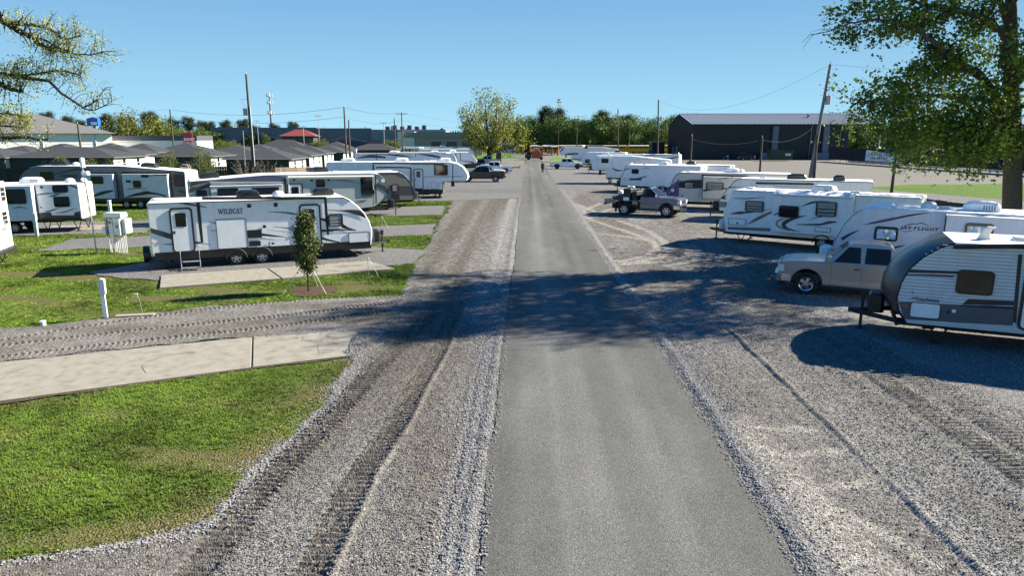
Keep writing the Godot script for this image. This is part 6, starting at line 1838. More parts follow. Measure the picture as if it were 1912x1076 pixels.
func barn() -> void:
	var t := thing("metal_building", "long dark ribbed metal building with pale standing seam roof", "building", 44.5, 190.6, -1.0)
	var wallm := pm("dark_metal", 0.010, 0.0125, 0.016, 0.55, 0.0)
	var L := 41.5; var full := 50.0; var W := 36.0; var E := 9.4; var R := 12.6
	var b := MB.new()
	b.prism(P2([0, 0, -W, 0, -W, E, -W / 2, R, 0, E]), 0.0, L, 0.0, Transform3D(Basis(Vector3(0, 0, 1), Vector3(0, 1, 0), Vector3(1, 0, 0)), Vector3.ZERO))
	put(t, "wall", b, wallm)
	var rb := MB.new(); rb.box(Vector3(-0.03, 0, -0.05), Vector3(0.03, E - 0.05, 0.05))
	var rm := rb.mesh()
	for i in 69: share(t, "wall_rib", rm, wallm, Transform3D(Basis(), Vector3(0.6 * i + 0.3, 0, 0.0)))
	for i in 59:
		var z := -0.6 * i - 0.3
		var hh := E + (R - E) * (1.0 - absf(z + W / 2) / (W / 2)) - 0.1
		var q := MB.new(); q.box(Vector3(-0.05, 0, z - 0.03), Vector3(0.03, hh, z + 0.03)); put(t, "wall_rib", q, wallm)
	# roof sheets, each with its seam
	var roofm := pm("roof_metal", 0.20, 0.22, 0.245, 0.45, 0.2)
	var s := sqrt((W / 2) ** 2 + (R - E) ** 2) + 0.5
	var a := atan2(R - E, W / 2)
	var sh := MB.new(); sh.box(Vector3(0.02, 0, 0), Vector3(0.98, 0.04, s)); sh.box(Vector3(-0.05, 0.0, 0), Vector3(0.05, 0.14, s))
	var me := sh.mesh()
	for i in int(full) + 1:
		share(t, "roof_sheet", me, roofm, Transform3D(Basis(Vector3.RIGHT, a), Vector3(i - 0.4, R + 0.02, -W / 2)))
		share(t, "roof_sheet", me, roofm, Transform3D(Basis(Vector3.UP, PI) * Basis(Vector3.RIGHT, a), Vector3(i + 0.6, R + 0.02, -W / 2)))
	var cap := MB.new(); cap.prism(P2([-0.4, -0.02, 0, 0.12, 0.4, -0.02]), -0.5, full + 0.7, 0.0, Transform3D(Basis(Vector3(0, 0, -1), Vector3(0, 1, 0), Vector3(1, 0, 0)), Vector3(0, R + 0.12, -W / 2))); put(t, "ridge_cap", cap, roofm)
	for z in [-0.4, -W + 0.4]:
		for x in [full]:
			var p := MB.new(); p.box(Vector3(x - 0.15, 0, z - 0.15), Vector3(x + 0.15, E, z + 0.15)); put(t, "canopy_post", p, M.ltgrey)
	# air ducts on the long wall
	for x in [21.2, 34.6]:
		var dct := MB.new()
		dct.box(Vector3(x, 0.9, 0.15), Vector3(x + 1.5, E - 0.6, 0.9))
		for k in 7: dct.box(Vector3(x - 0.05, 1.4 + k * 1.05, 0.1), Vector3(x + 1.55, 1.5 + k * 1.05, 0.96))
		put(t, "air_duct", dct, pm("duct", 0.12, 0.145, 0.19, 0.5, 0.1))
		var u := MB.new(); u.box(Vector3(x - 2.8, 0, 0.3), Vector3(x + 1.9, 1.8, 2.2)); put(t, "air_handler", u, M.duct)
	var v := MB.new(); v.rbox(Vector3(29.2, 0, -0.5), Vector3(29.9, 0.7, 0.3), 0.1); var vo := put(t, "roof_vent", v, roofm); vo.position = Vector3(5, 11.6, -11)
	var dr := MB.new(); dr.box(Vector3(-0.1, 0, -22), Vector3(0.0, 3.2, -19)); dr.box(Vector3(-0.1, 0, -27), Vector3(0.0, 3.2, -25)); put(t, "door", dr, pm("blue_door", 0.09, 0.11, 0.22, 0.5))
	var pp := MB.new(); pp.tube(Vector3(31.3, 0, 0.4), Vector3(31.6, E, 0.3), 0.08, -1, 6); pp.tube(Vector3(38.8, 0, 0.4), Vector3(39.4, E, 0.3), 0.08, -1, 6); put(t, "pipe", pp, M.tan)
	var wn := MB.new(); wn.box(Vector3(31.4, 4.4, 0.3), Vector3(31.9, 5.0, 0.7)); put(t, "meter_box", wn, M.ltgrey)
	var lean := thing("shed", "small dark lean-to shed at the left gable of the metal building", "shed", 41.5, 226.0, 0)
	var lb := MB.new(); lb.box(Vector3(-2, 0, -3), Vector3(2, 4.4, 3)); put(lean, "wall", lb, wallm); var lr := MB.new(); lr.box(Vector3(-2.3, 4.4, -3.3), Vector3(2.3, 4.6, 3.3)); put(lean, "roof", lr, M.grey)
	var dm := thing("dumpster", "dark green steel dumpster in front of the metal building", "dumpster", 61.4, 178.5, -2)
	var db := MB.new(); db.prism(P2([0, 0.2, 5.2, 0.2, 5.4, 2.6, -0.2, 2.9]), -1.6, 1.6, 0.04); put(dm, "bin", db, pm("dumpster_green", 0.018, 0.05, 0.025, 0.5))
	for k in 5:
		var rbm := MB.new(); rbm.box(Vector3(0.4 + k * 1.05, 0.3, 1.6), Vector3(0.52 + k * 1.05, 2.6, 1.7)); put(dm, "rib", rbm, M.dumpster_green)
	var ld := MB.new(); ld.quad(Vector3(-0.2, 2.92, -1.6), Vector3(5.4, 2.64, -1.6), Vector3(5.4, 2.64, 1.6), Vector3(-0.2, 2.92, 1.6)); put(dm, "lid", ld, M.chassis)
	var lb2 := MB.new(); lb2.box(Vector3(3.4, 1.3, 1.72), Vector3(4.8, 1.9, 1.74)); put(dm, "sign_plate", lb2, M.cream)
	var mc := thing("motorcycle", "small motorbike parked by the short post before the metal building", "motorcycle", 51.9, 186.0, 10)
	wheel(mc, Vector3(0, 0.33, 0), 0.33, 0.14); wheel(mc, Vector3(1.35, 0.33, 0), 0.33, 0.14)
	var mb := MB.new(); mb.pipe([Vector3(0, 0.5, 0), Vector3(0.4, 0.8, 0), Vector3(0.9, 0.9, 0), Vector3(1.2, 0.7, 0)], [0.1, 0.16, 0.18, 0.06], 8); put(mc, "body", mb, M.navy2)
	var mh := MB.new(); mh.tube(Vector3(1.35, 0.33, 0), Vector3(1.05, 1.1, 0), 0.04); mh.tube(Vector3(1.05, 1.1, -0.35), Vector3(1.05, 1.1, 0.35), 0.025); put(mc, "handlebar", mh, M.chrome)
	var fr := MB.new(); fr.rbox(Vector3(1.1, 0.75, -0.15), Vector3(1.4, 1.15, 0.15), 0.08); put(mc, "fairing", fr, M.white)

func make_buildings() -> void:
	barn()
	# black screen fence at right with banner
	var t := thing("screen_fence", "tall black screen fence along the far right gravel lot", "fence", 74.0, 173.0, rad_to_deg(atan2(-75.0, 3.0)))
	for k in 25:
		var p := MB.new(); p.tube(Vector3(k * 3.0, -0.1, -0.05), Vector3(k * 3.0, 3.5, -0.05), 0.05, -1, 6); put(t, "post", p, M.chassis)
		if k < 24:
			var s := MB.new(); s.box(Vector3(k * 3.0 + 0.02, 0.55, 0.0), Vector3(k * 3.0 + 2.98, 3.4, 0.03)); put(t, "screen_panel", s, pm("screen_cloth", 0.012, 0.012, 0.014, 0.85))
	var bn := thing("banner", "white banner with green and blue lettering on the black screen fence", "banner", 74.7, 155.6, rad_to_deg(atan2(-75.0, 3.0)))
	var bs := MB.new(); bs.prism(P2([0, 0.75, 13.2, 0.7, 12.4, 2.3, 0.2, 3.1]), 0.06, 0.09); put(bn, "sheet", bs, M.white)
	words(bn, "South Gate", 0.9, 1.6, 0.1, 1.0, pm("ink_blue", 0.05, 0.10, 0.20, 0.6), 1.35, true, 0.25)
	words(bn, "PARK & STORE", 2.0, 0.95, 0.1, 0.45, pm("ink_green", 0.05, 0.22, 0.08, 0.6), 1.6)
	var ps := thing("poster", "small white poster hanging on the black screen fence", "poster", 76.0, 128.0, rad_to_deg(atan2(-75.0, 3.0)))
	var po := MB.new(); po.box(Vector3(0, 0.7, 0.06), Vector3(4.4, 2.9, 0.09)); put(ps, "sheet", po, M.white)
	var pb := MB.new(); pb.box(Vector3(0.6, 2.0, 0.09), Vector3(3.6, 2.6, 0.1)); put(ps, "print", pb, M.ltgrey)
	var wl := thing("low_wall", "pale low concrete wall seen beneath the black screen fence", "wall", 77.5, 170.0, rad_to_deg(atan2(-70.0, 3.0)))
	var wb := MB.new(); wb.box(Vector3(0, 0, -0.3), Vector3(66, 0.5, 0)); put(wl, "wall", wb, M.ltgrey)
	# low dark fence behind the right trailers
	plank_fence("board_fence", "dark low board fence running behind the right row of trailers", 25.6, 100.0, 29.6, 30.0, 1.25, [pm("dark_board", 0.012, 0.012, 0.013, 0.7), pm("dark_board2", 0.016, 0.015, 0.015, 0.7)], 0.28)
	# left fences
	var brn := [pm("fence_brown", 0.030, 0.026, 0.022, 0.85), pm("fence_brown2", 0.040, 0.033, 0.027, 0.85), pm("fence_brown3", 0.024, 0.021, 0.019, 0.85)]
	plank_fence("wooden_fence", "dark stained wooden fence behind the left trailers in front of the houses", -75.0, 80.0, -34.0, 91.0, 1.95, brn, 0.28)
	var tanw := [pm("fence_tan", 0.28, 0.22, 0.15, 0.8), pm("fence_tan2", 0.33, 0.26, 0.18, 0.8), pm("fence_tan3", 0.23, 0.18, 0.125, 0.8)]
	plank_fence("wooden_fence", "tan wooden fence panel left of the big white fifth wheel", -33.6, 91.5, -28.5, 96.0, 1.7, tanw, 0.3, 0.03, "tan fence panels")
	plank_fence("wooden_fence", "tan wooden fence panel just above the big white fifth wheel rear", -28.6, 89.0, -25.2, 90.0, 1.8, tanw, 0.3, 0.03, "tan fence panels")
	# duplex houses: right near eave corner in the picture
	var hs := [
		["dark roofed duplex farthest left with pale end wall by the green shrub", -88.0, 113.0, 4, 10.0, 11.0, 1.5],
		["dark roofed duplex at the far left edge in the second rank", -105.0, 143.0, 4, 10.0, 11.0, 1.5],
		["dark roofed duplex in the second rank below the white building", -98.5, 146.0, 4, 9.0, 11.0, 1.9],
		["wide dark roofed duplex directly above the long dark grey trailer", -75.0, 115.0, 4, 16.0, 11.0, 1.5],
		["dark roofed duplex in the second rank right of the short wooden pole", -95.0, 157.0, 4, 10.0, 11.0, 1.9],
		["dark roofed duplex just right of the service mast top", -78.0, 131.0, 4, 11.0, 11.0, 1.7],
		["dark roofed duplex in the rear rank below the yellow green oak", -88.0, 158.0, 4, 10.0, 11.0, 1.9],
		["dark roofed duplex with cream end wall behind the yellow green sapling", -58.4, 121.0, 4, 9.2, 11.0, 1.7],
		["dark roofed duplex in the rear rank beside the red rental sign", -82.0, 166.0, 4, 11.0, 11.0, 2.0],
		["dark roofed duplex right behind the one with the cream end wall", -57.0, 136.0, 4, 10.0, 11.0, 1.7],
		["dark roofed duplex just left of the tall wooden pole", -57.5, 148.0, 4, 10.0, 11.0, 1.8],
		["dark roofed duplex with white end wall right of the tall wooden pole", -39.8, 105.5, 4, 9.0, 10.0, 1.5],
		["dark roofed duplex second in the row of white end walls", -43.6, 127.0, 4, 9.0, 10.0, 1.5],
		["dark roofed duplex third in the row of white end walls", -46.0, 144.0, 4, 9.0, 9.0, 1.7],
		["dark roofed duplex fourth in the row of white end walls", -45.6, 157.0, 4, 9.0, 9.0, 1.7],
		["dark roofed duplex last in the row of white end walls", -53.5, 194.0, 4, 10.0, 11.0, 2.2],
		["dark roofed long house behind the row of white end walls", -43.3, 197.0, 2, 12.5, 9.0, 1.6],
		["dark roofed tall house behind the duplex row", -72.0, 205.0, 4, 16.0, 12.0, 2.7]]
	for q in hs: duplex(q[0], q[1], q[2], q[3], q[4], q[5], q[6])
	# white hip-roofed building
	t = thing("white_building", "large white walled building with broad grey hip roof at left", "building", -144.0, 190.0, 36)
	var wbm := MB.new(); wbm.box(Vector3(-24, 0, -17), Vector3(24, 7.0, 17)); put(t, "wall", wbm, pm("building_white", 0.78, 0.77, 0.76, 0.7))
	hip_roof(t, 48, 34, 7.0, 5.4, 0.9, ground_mat("shingle_grey", noise_tex(82, 0.2, [[0.0, 0.09, 0.09, 0.092], [0.5, 0.14, 0.138, 0.136], [1.0, 0.2, 0.195, 0.19]], 512, true), 5.0))
	for k in 4:
		var dp := MB.new(); dp.tube(Vector3(-16 + k * 12.0, 0, 17.1), Vector3(-16 + k * 12.0, 7, 17.1), 0.12, -1, 6); put(t, "downpipe", dp, M.ltgrey)
	# blue sign tower behind it
	t = thing("roof_sign", "bright blue sign box behind the white building roof", "sign", -134.6, 215.0, 8)
	var bl := MB.new(); bl.box(Vector3(-1.6, 9.4, -1.0), Vector3(1.6, 11.6, 1.0)); bl.prism(P2([-1.6, 11.6, 1.6, 11.6, 0.3, 12.1]), -1.0, 1.0); put(t, "sign_box", bl, pm("sign_blue", 0.02, 0.12, 0.42, 0.5))
	var bp := MB.new(); bp.box(Vector3(-0.3, 0, -0.3), Vector3(0.3, 9.4, 0.3)); put(t, "post", bp, M.grey)
	var bw := MB.new(); bw.box(Vector3(-0.4, 9.7, 1.0), Vector3(1.4, 10.6, 1.04)); put(t, "sign_face", bw, M.white)
	# red rental sign
	t = thing("rental_sign", "red sign board with white letters above the dark roofs", "sign", -83.5, 170.0, 24)
	var rs := MB.new(); rs.box(Vector3(-1.05, 3.6, -0.6), Vector3(1.05, 7.0, 0.6)); put(t, "sign_box", rs, pm("sign_red", 0.55, 0.06, 0.075, 0.5))
	var ru := MB.new(); ru.box(Vector3(-1.0, 5.9, 0.6), Vector3(1.0, 6.9, 0.64)); put(t, "upper_panel", ru, pm("sign_red2", 0.32, 0.02, 0.03, 0.5))
	words(t, "RENT", -0.92, 4.75, 0.61, 0.72, M.white, 1.0)
	words(t, "SPACE", -0.85, 4.1, 0.61, 0.4, M.white, 1.15)
	var rp := MB.new()
	for x in [-0.6, 0.6]: rp.box(Vector3(x - 0.1, 0, -0.1), Vector3(x + 0.1, 3.6, 0.1))
	put(t, "post", rp, M.chassis)
	# white low building behind the sign
	t = thing("low_building", "low white building with dark parapet behind the red rental sign", "building", -108.0, 205.0, 4)
	var lb := MB.new(); lb.box(Vector3(-14, 0, -6), Vector3(12, 5.0, 6)); put(t, "wall", lb, M.building_white); var lp := MB.new(); lp.box(Vector3(-14.1, 5.0, -6.1), Vector3(12.1, 6.4, 6.1)); put(t, "parapet", lp, M.grey2)
	# long blue grey warehouse
	var wm := pm("warehouse", 0.12, 0.13, 0.165, 0.6); var wm2 := pm("warehouse_pale", 0.19, 0.20, 0.235, 0.6); var wmd := pm("warehouse_dark", 0.055, 0.06, 0.10, 0.6)
	t = thing("warehouse", "long blue grey flat-roofed warehouse across the left background", "building", -92.0, 300.0, 0)
	var x := -45.0
	for q in [[46.0, 10.3, wm, 0.0], [24.0, 10.0, wm, 1.0], [32.0, 9.4, wm2, 2.0]]:
		var b := MB.new(); b.box(Vector3(x, 0, -14), Vector3(x + q[0], q[1], q[3])); put(t, "wall_section", b, q[2])
		var lo := MB.new(); lo.box(Vector3(x + 0.2, 0, q[3]), Vector3(x + q[0] - 0.2, 4.6, q[3] + 0.2)); put(t, "lower_band", lo, wmd)
		x += q[0]
	for k in 6:
		var u := MB.new(); u.box(Vector3(30 + k * 3.2, 9.4, -6), Vector3(31.6 + k * 3.2, 10.8 + (k % 2) * 0.5, -4)); put(t, "roof_unit", u, M.char)
	t = thing("beige_building", "low beige and grey building with dark bays left of the oak", "building", -48.5, 292.0, 0)
	var bb := MB.new(); bb.box(Vector3(-4, 0, -10), Vector3(30, 6.0, 0)); put(t, "wall", bb, pm("beige_wall", 0.27, 0.25, 0.22, 0.8))
	var bt := MB.new(); bt.box(Vector3(-6, 0, -8), Vector3(1, 8.4, 0.4)); put(t, "corner_block", bt, M.cream)
	var br := MB.new(); br.prism(P2([-4.6, 6.0, 31, 6.0, 28, 8.2, -2, 8.2]), -10, 0.6); put(t, "roof", br, pm("grey_roof", 0.20, 0.20, 0.20, 0.8))
	for k in 3:
		var dk := MB.new(); dk.box(Vector3(8 + k * 6.5, 0, 0), Vector3(12.2 + k * 6.5, 4.4, 0.1)); put(t, "bay_door", dk, M.char)
	# red roofed building
	t = thing("red_roofed_building", "two storey building with red hip roof before the warehouse", "building", -84.5, 258.0, 5)
	var rwl := MB.new(); rwl.box(Vector3(-5.6, 0, -4), Vector3(5.6, 6.6, 4)); put(t, "wall", rwl, pm("brown_wall", 0.06, 0.05, 0.06, 0.8))
	hip_roof(t, 11.2, 8.0, 6.6, 2.3, 0.9, pm("red_roof", 0.19, 0.03, 0.024, 0.8))
	for k in 4:
		var rw := MB.new(); rw.box(Vector3(-4.8 + k * 2.6, 4.4, 4.0), Vector3(-3.0 + k * 2.6, 5.8, 4.06)); put(t, "window", rw, M.glass)
	var rl := MB.new(); rl.box(Vector3(-5.8, 3.6, 4.0), Vector3(5.8, 3.9, 5.0)); put(t, "balcony", rl, M.tan)
	# white bus behind left trailers
	t = thing("white_bus", "long white bus parked beyond the left trailers before the beige building", "bus", -37.5, 205.0, 0)
	var wbs := MB.new(); wbs.prism(P2([0, 0.6, 11.5, 0.6, 11.7, 1.6, 11.4, 3.2, 0.2, 3.2, 0, 2.8]), -1.25, 1.25, 0.08); put(t, "body", wbs, M.white)
	for k in 11:
		var wnw := MB.new(); wnw.box(Vector3(0.4 + k, 1.8, 1.25), Vector3(1.25 + k, 2.6, 1.28)); put(t, "window", wnw, M.glass)
	for wx in [2.4, 9.0]: wheel(t, Vector3(wx, 0.48, 1.05), 0.48, 0.28, "black")
	# house and white store at the road end
	t = thing("brick_house", "small brick house with pale metal roof past the oak", "house", -13.0, 318.0, 0)
	var hb := MB.new(); hb.box(Vector3(-8, 0, -5), Vector3(8, 2.9, 5)); put(t, "wall", hb, pm("brick_wall", 0.22, 0.10, 0.05, 0.85)); hip_roof(t, 16, 10, 2.9, 2.4, 0.8, pm("pale_roof", 0.62, 0.60, 0.52, 0.5))
	for k in 3:
		var hw := MB.new(); hw.box(Vector3(-6 + k * 4.5, 1.0, 5.0), Vector3(-4.6 + k * 4.5, 2.2, 5.05)); put(t, "window", hw, M.glass)
	t = thing("grey_shed", "grey gabled shed beside the brick house", "shed", -1.8, 296.0, 0)
	var gs := MB.new(); gs.prism(P2([-2.6, 0, 2.6, 0, 2.6, 2.6, 0, 4.2, -2.6, 2.6]), -4, 0); put(t, "wall", gs, pm("shed_red", 0.10, 0.07, 0.07, 0.8)); var gv := MB.new(); gv.box(Vector3(-0.5, 1.6, 0), Vector3(0.5, 2.8, 0.06)); put(t, "window", gv, M.ltgrey)
	t = thing("white_store", "pale flat-roofed store building behind the grey shed", "building", 0.8, 332.0, 0)
	var ws := MB.new(); ws.box(Vector3(-8, 0, -6), Vector3(7, 7.4, 0)); put(t, "wall", ws, M.ltgrey); var wp := MB.new(); wp.box(Vector3(-8.1, 7.4, -6.1), Vector3(7.1, 7.9, 0.1)); put(t, "parapet", wp, M.silver)
	# gate pillars
	for q in [[3.3, 200.0, 1.7, 2.9, "dark square gate pillar right of the road end"], [-8.0, 192.0, 1.5, 3.6, "dark square gate pillar beside the oak trunk"]]:
		t = thing("gate_pillar", q[4], "pillar", q[0], q[1], 0, "gate pillars")
		var gp := MB.new(); gp.box(Vector3(-q[2] / 2, 0, -0.7), Vector3(q[2] / 2, q[3], 0.7)); put(t, "column", gp, pm("pillar_grey", 0.045, 0.05, 0.055, 0.8)); var gc := MB.new(); gc.box(Vector3(-q[2] / 2 - 0.06, q[3], -0.76), Vector3(q[2] / 2 + 0.06, q[3] + 0.12, 0.76)); put(t, "cap", gc, M.grey)
	# cell tower and lattice tower
	t = thing("cell_tower", "slim cell tower with three rings of antennas on the left skyline", "tower", -184.0, 500.0)
	var ct := MB.new(); ct.tube(Vector3(0, 0, 0), Vector3(0, 37, 0), 1.0, 0.45, 10); put(t, "mast", ct, M.grey)
	for y in [24.0, 31.0, 36.0]:
		var an := MB.new()
		for k in 6:
			var a := TAU * k / 6
			an.box(Vector3(-0.3, -1.2, -0.2), Vector3(0.3, 1.2, 0.2), Transform3D(Basis(Vector3.UP, a), Vector3(cos(a) * 1.8, y, sin(a) * 1.8))); an.tube(Vector3(0, y, 0), Vector3(cos(a) * 1.8, y, sin(a) * 1.8), 0.15, -1, 5)
		put(t, "antenna_ring", an, M.ltgrey)
	t = thing("lattice_tower", "thin pale lattice tower over the woods", "tower", 30.5, 700.0)
	var lt := MB.new()
	for k in 3:
		var a := TAU * k / 3
		lt.tube(Vector3(cos(a) * 3.0, 0, sin(a) * 3.0), Vector3(cos(a) * 1.3, 43, sin(a) * 1.3), 0.22, -1, 5)
		var c := a + TAU / 3
		for j in 14:
			var f0 := j / 14.0; var f1 := (j + 1) / 14.0
			var r0 := lerpf(3.0, 1.3, f0); var r1 := lerpf(3.0, 1.3, f1)
			lt.tube(Vector3(cos(a) * r0, f0 * 43, sin(a) * r0), Vector3(cos(c) * r1, f1 * 43, sin(c) * r1), 0.12, -1, 4)
	put(t, "lattice", lt, M.ltgrey)
	var lt2 := MB.new(); lt2.box(Vector3(-2.6, 41, -2.6), Vector3(2.6, 41.5, 2.6)); lt2.box(Vector3(-1.4, 42.5, -1.4), Vector3(1.4, 44.2, 1.4)); put(t, "head_platform", lt2, M.ltgrey)

# ------------------------------------------------------------ trees
func leaf_mesh(seed_: int, count: int, spread: float, size: float) -> ArrayMesh:
	var g := RandomNumberGenerator.new(); g.seed = seed_
	var b := MB.new()
	for k in count:
		var p := Vector3(g.randfn(0, 1), g.randfn(0, 0.7), g.randfn(0, 1)) * spread * 0.5
		var bs := Basis.from_euler(Vector3(g.randf_range(-1.1, 1.1), g.randf() * TAU, g.randf_range(-1.1, 1.1)))
		var s := size * g.randf_range(0.6, 1.25)
		var v := g.randf_range(0.7, 1.3)
		b.col = Color(v, v, v * g.randf_range(0.8, 1.1))
		var a := p; var c := p + bs * Vector3(0, 0, s)
		var l := p + bs * Vector3(-s * 0.36, s * 0.07, s * 0.45); var r := p + bs * Vector3(s * 0.36, s * 0.07, s * 0.45)
		b.tri(a, l, c); b.tri(a, c, r)
	return b.mesh()

func leaf_mat(key: String, back: Array) -> StandardMaterial3D:
	var m := pm(key, 1, 1, 1, 0.6)
	m.vertex_color_use_as_albedo = true; m.metallic_specular = 0.35
	m.backlight_enabled = true; m.backlight = lin(back[0], back[1], back[2])
	return m

func bark(key: String, r: float, g: float, b: float) -> StandardMaterial3D:
	if M.has(key): return M[key]
	var t := noise_tex(71, 0.05, [[0.0, r * 0.45, g * 0.45, b * 0.45], [0.5, r, g, b], [1.0, r * 1.7, g * 1.7, b * 1.7]], 256, false, 5)
	var m := ground_mat(key, t, 0.8, t, 3.0, 0.9)
	m.uv1_scale = Vector3(1.6, 0.45, 1.6)
	return m

func crown_part(parent: Node3D, me: Mesh, mt: Material, xf: Array, cols: Array, called := "crown") -> void:
	var mm := MultiMesh.new()
	mm.transform_format = MultiMesh.TRANSFORM_3D
	mm.use_colors = true
	mm.mesh = me
	mm.instance_count = xf.size()
	for i in xf.size():
		mm.set_instance_transform(i, xf[i]); mm.set_instance_color(i, cols[i])
	var o := MultiMeshInstance3D.new()
	o.name = called; o.multimesh = mm; o.material_override = mt
	parent.add_child(o, true)
	o.set_meta("kind", "stuff")

# a limb given as points with end radii; adds wood, twigs and leaf places along it
func limb(w: MB, pts: Array, r0: float, r1: float, g: RandomNumberGenerator, leafs: Array, o: Dictionary) -> void:
	var cv := []
	var n := pts.size()
	for i in n - 1:
		for k in 4:
			var p: Vector3 = pts[i].cubic_interpolate(pts[i + 1], pts[maxi(i - 1, 0)], pts[mini(i + 2, n - 1)], k / 4.0)
			cv.append(p + Vector3(g.randf_range(-1, 1), g.randf_range(-1, 1), g.randf_range(-1, 1)) * r0 * 0.25)
	cv.append(pts[n - 1])
	var rad := []
	for i in cv.size(): rad.append(lerpf(r0, r1, float(i) / (cv.size() - 1)))
	w.pipe(cv, rad, 7, false)
	var from: float = o.get("from", 0.25)
	for i in range(1, cv.size()):
		var f := float(i) / (cv.size() - 1)
		if f < from: continue
		for k in o.get("twigs", 2):
			if g.randf() > o.get("dens", 0.8): continue
			var dir: Vector3 = (cv[i] - cv[i - 1]).normalized()
			var side := (dir.cross(Vector3(g.randf_range(-1, 1), g.randf_range(-0.4, 1), g.randf_range(-1, 1)))).normalized()
			var L: float = o.get("len", 1.2) * g.randf_range(0.4, 1.2)
			var tip: Vector3 = cv[i] + (side + dir * 0.6 + Vector3(0, o.get("rise", 0.2), 0)).normalized() * L
			var mid: Vector3 = cv[i].lerp(tip, 0.5) + Vector3(0, g.randf_range(-0.1, 0.15) * L, 0)
			w.pipe([cv[i], mid, tip], [maxf(rad[i] * 0.35, 0.012), maxf(rad[i] * 0.22, 0.008), 0.005], 4, false)
			for q in o.get("leaves", 5):
				var at := cv[i].lerp(tip, g.randf_range(0.3, 1.1)) as Vector3
				leafs.append(at + Vector3(g.randfn(0, 1), g.randfn(0, 0.8), g.randfn(0, 1)) * o.get("puff", 0.25))

func leaf_xf(leafs: Array, g: RandomNumberGenerator, s0: float, s1: float) -> Array:
	var xf := []
	for p in leafs:
		var s := g.randf_range(s0, s1)
		xf.append(Transform3D(Basis.from_euler(Vector3(g.randf() * TAU, g.randf() * TAU, g.randf() * TAU)).scaled(Vector3(s, s, s)), p))
	return xf

func leaf_cols(leafs: Array, g: RandomNumberGenerator, a: Color, b: Color) -> Array:
	var o := []
	for p in leafs:
		var f := clampf(0.5 + nz.get_noise_3d(p.x * 40.0, p.y * 40.0, p.z * 40.0) * 0.9 + g.randf_range(-0.3, 0.3), 0, 1)
		var c := a.lerp(b, f)
		o.append(c)
	return o

func V(a: Array) -> Array:
	var o := []
	for i in range(0, a.size(), 3): o.append(Vector3(a[i], a[i + 1], -a[i + 2]))
	return o

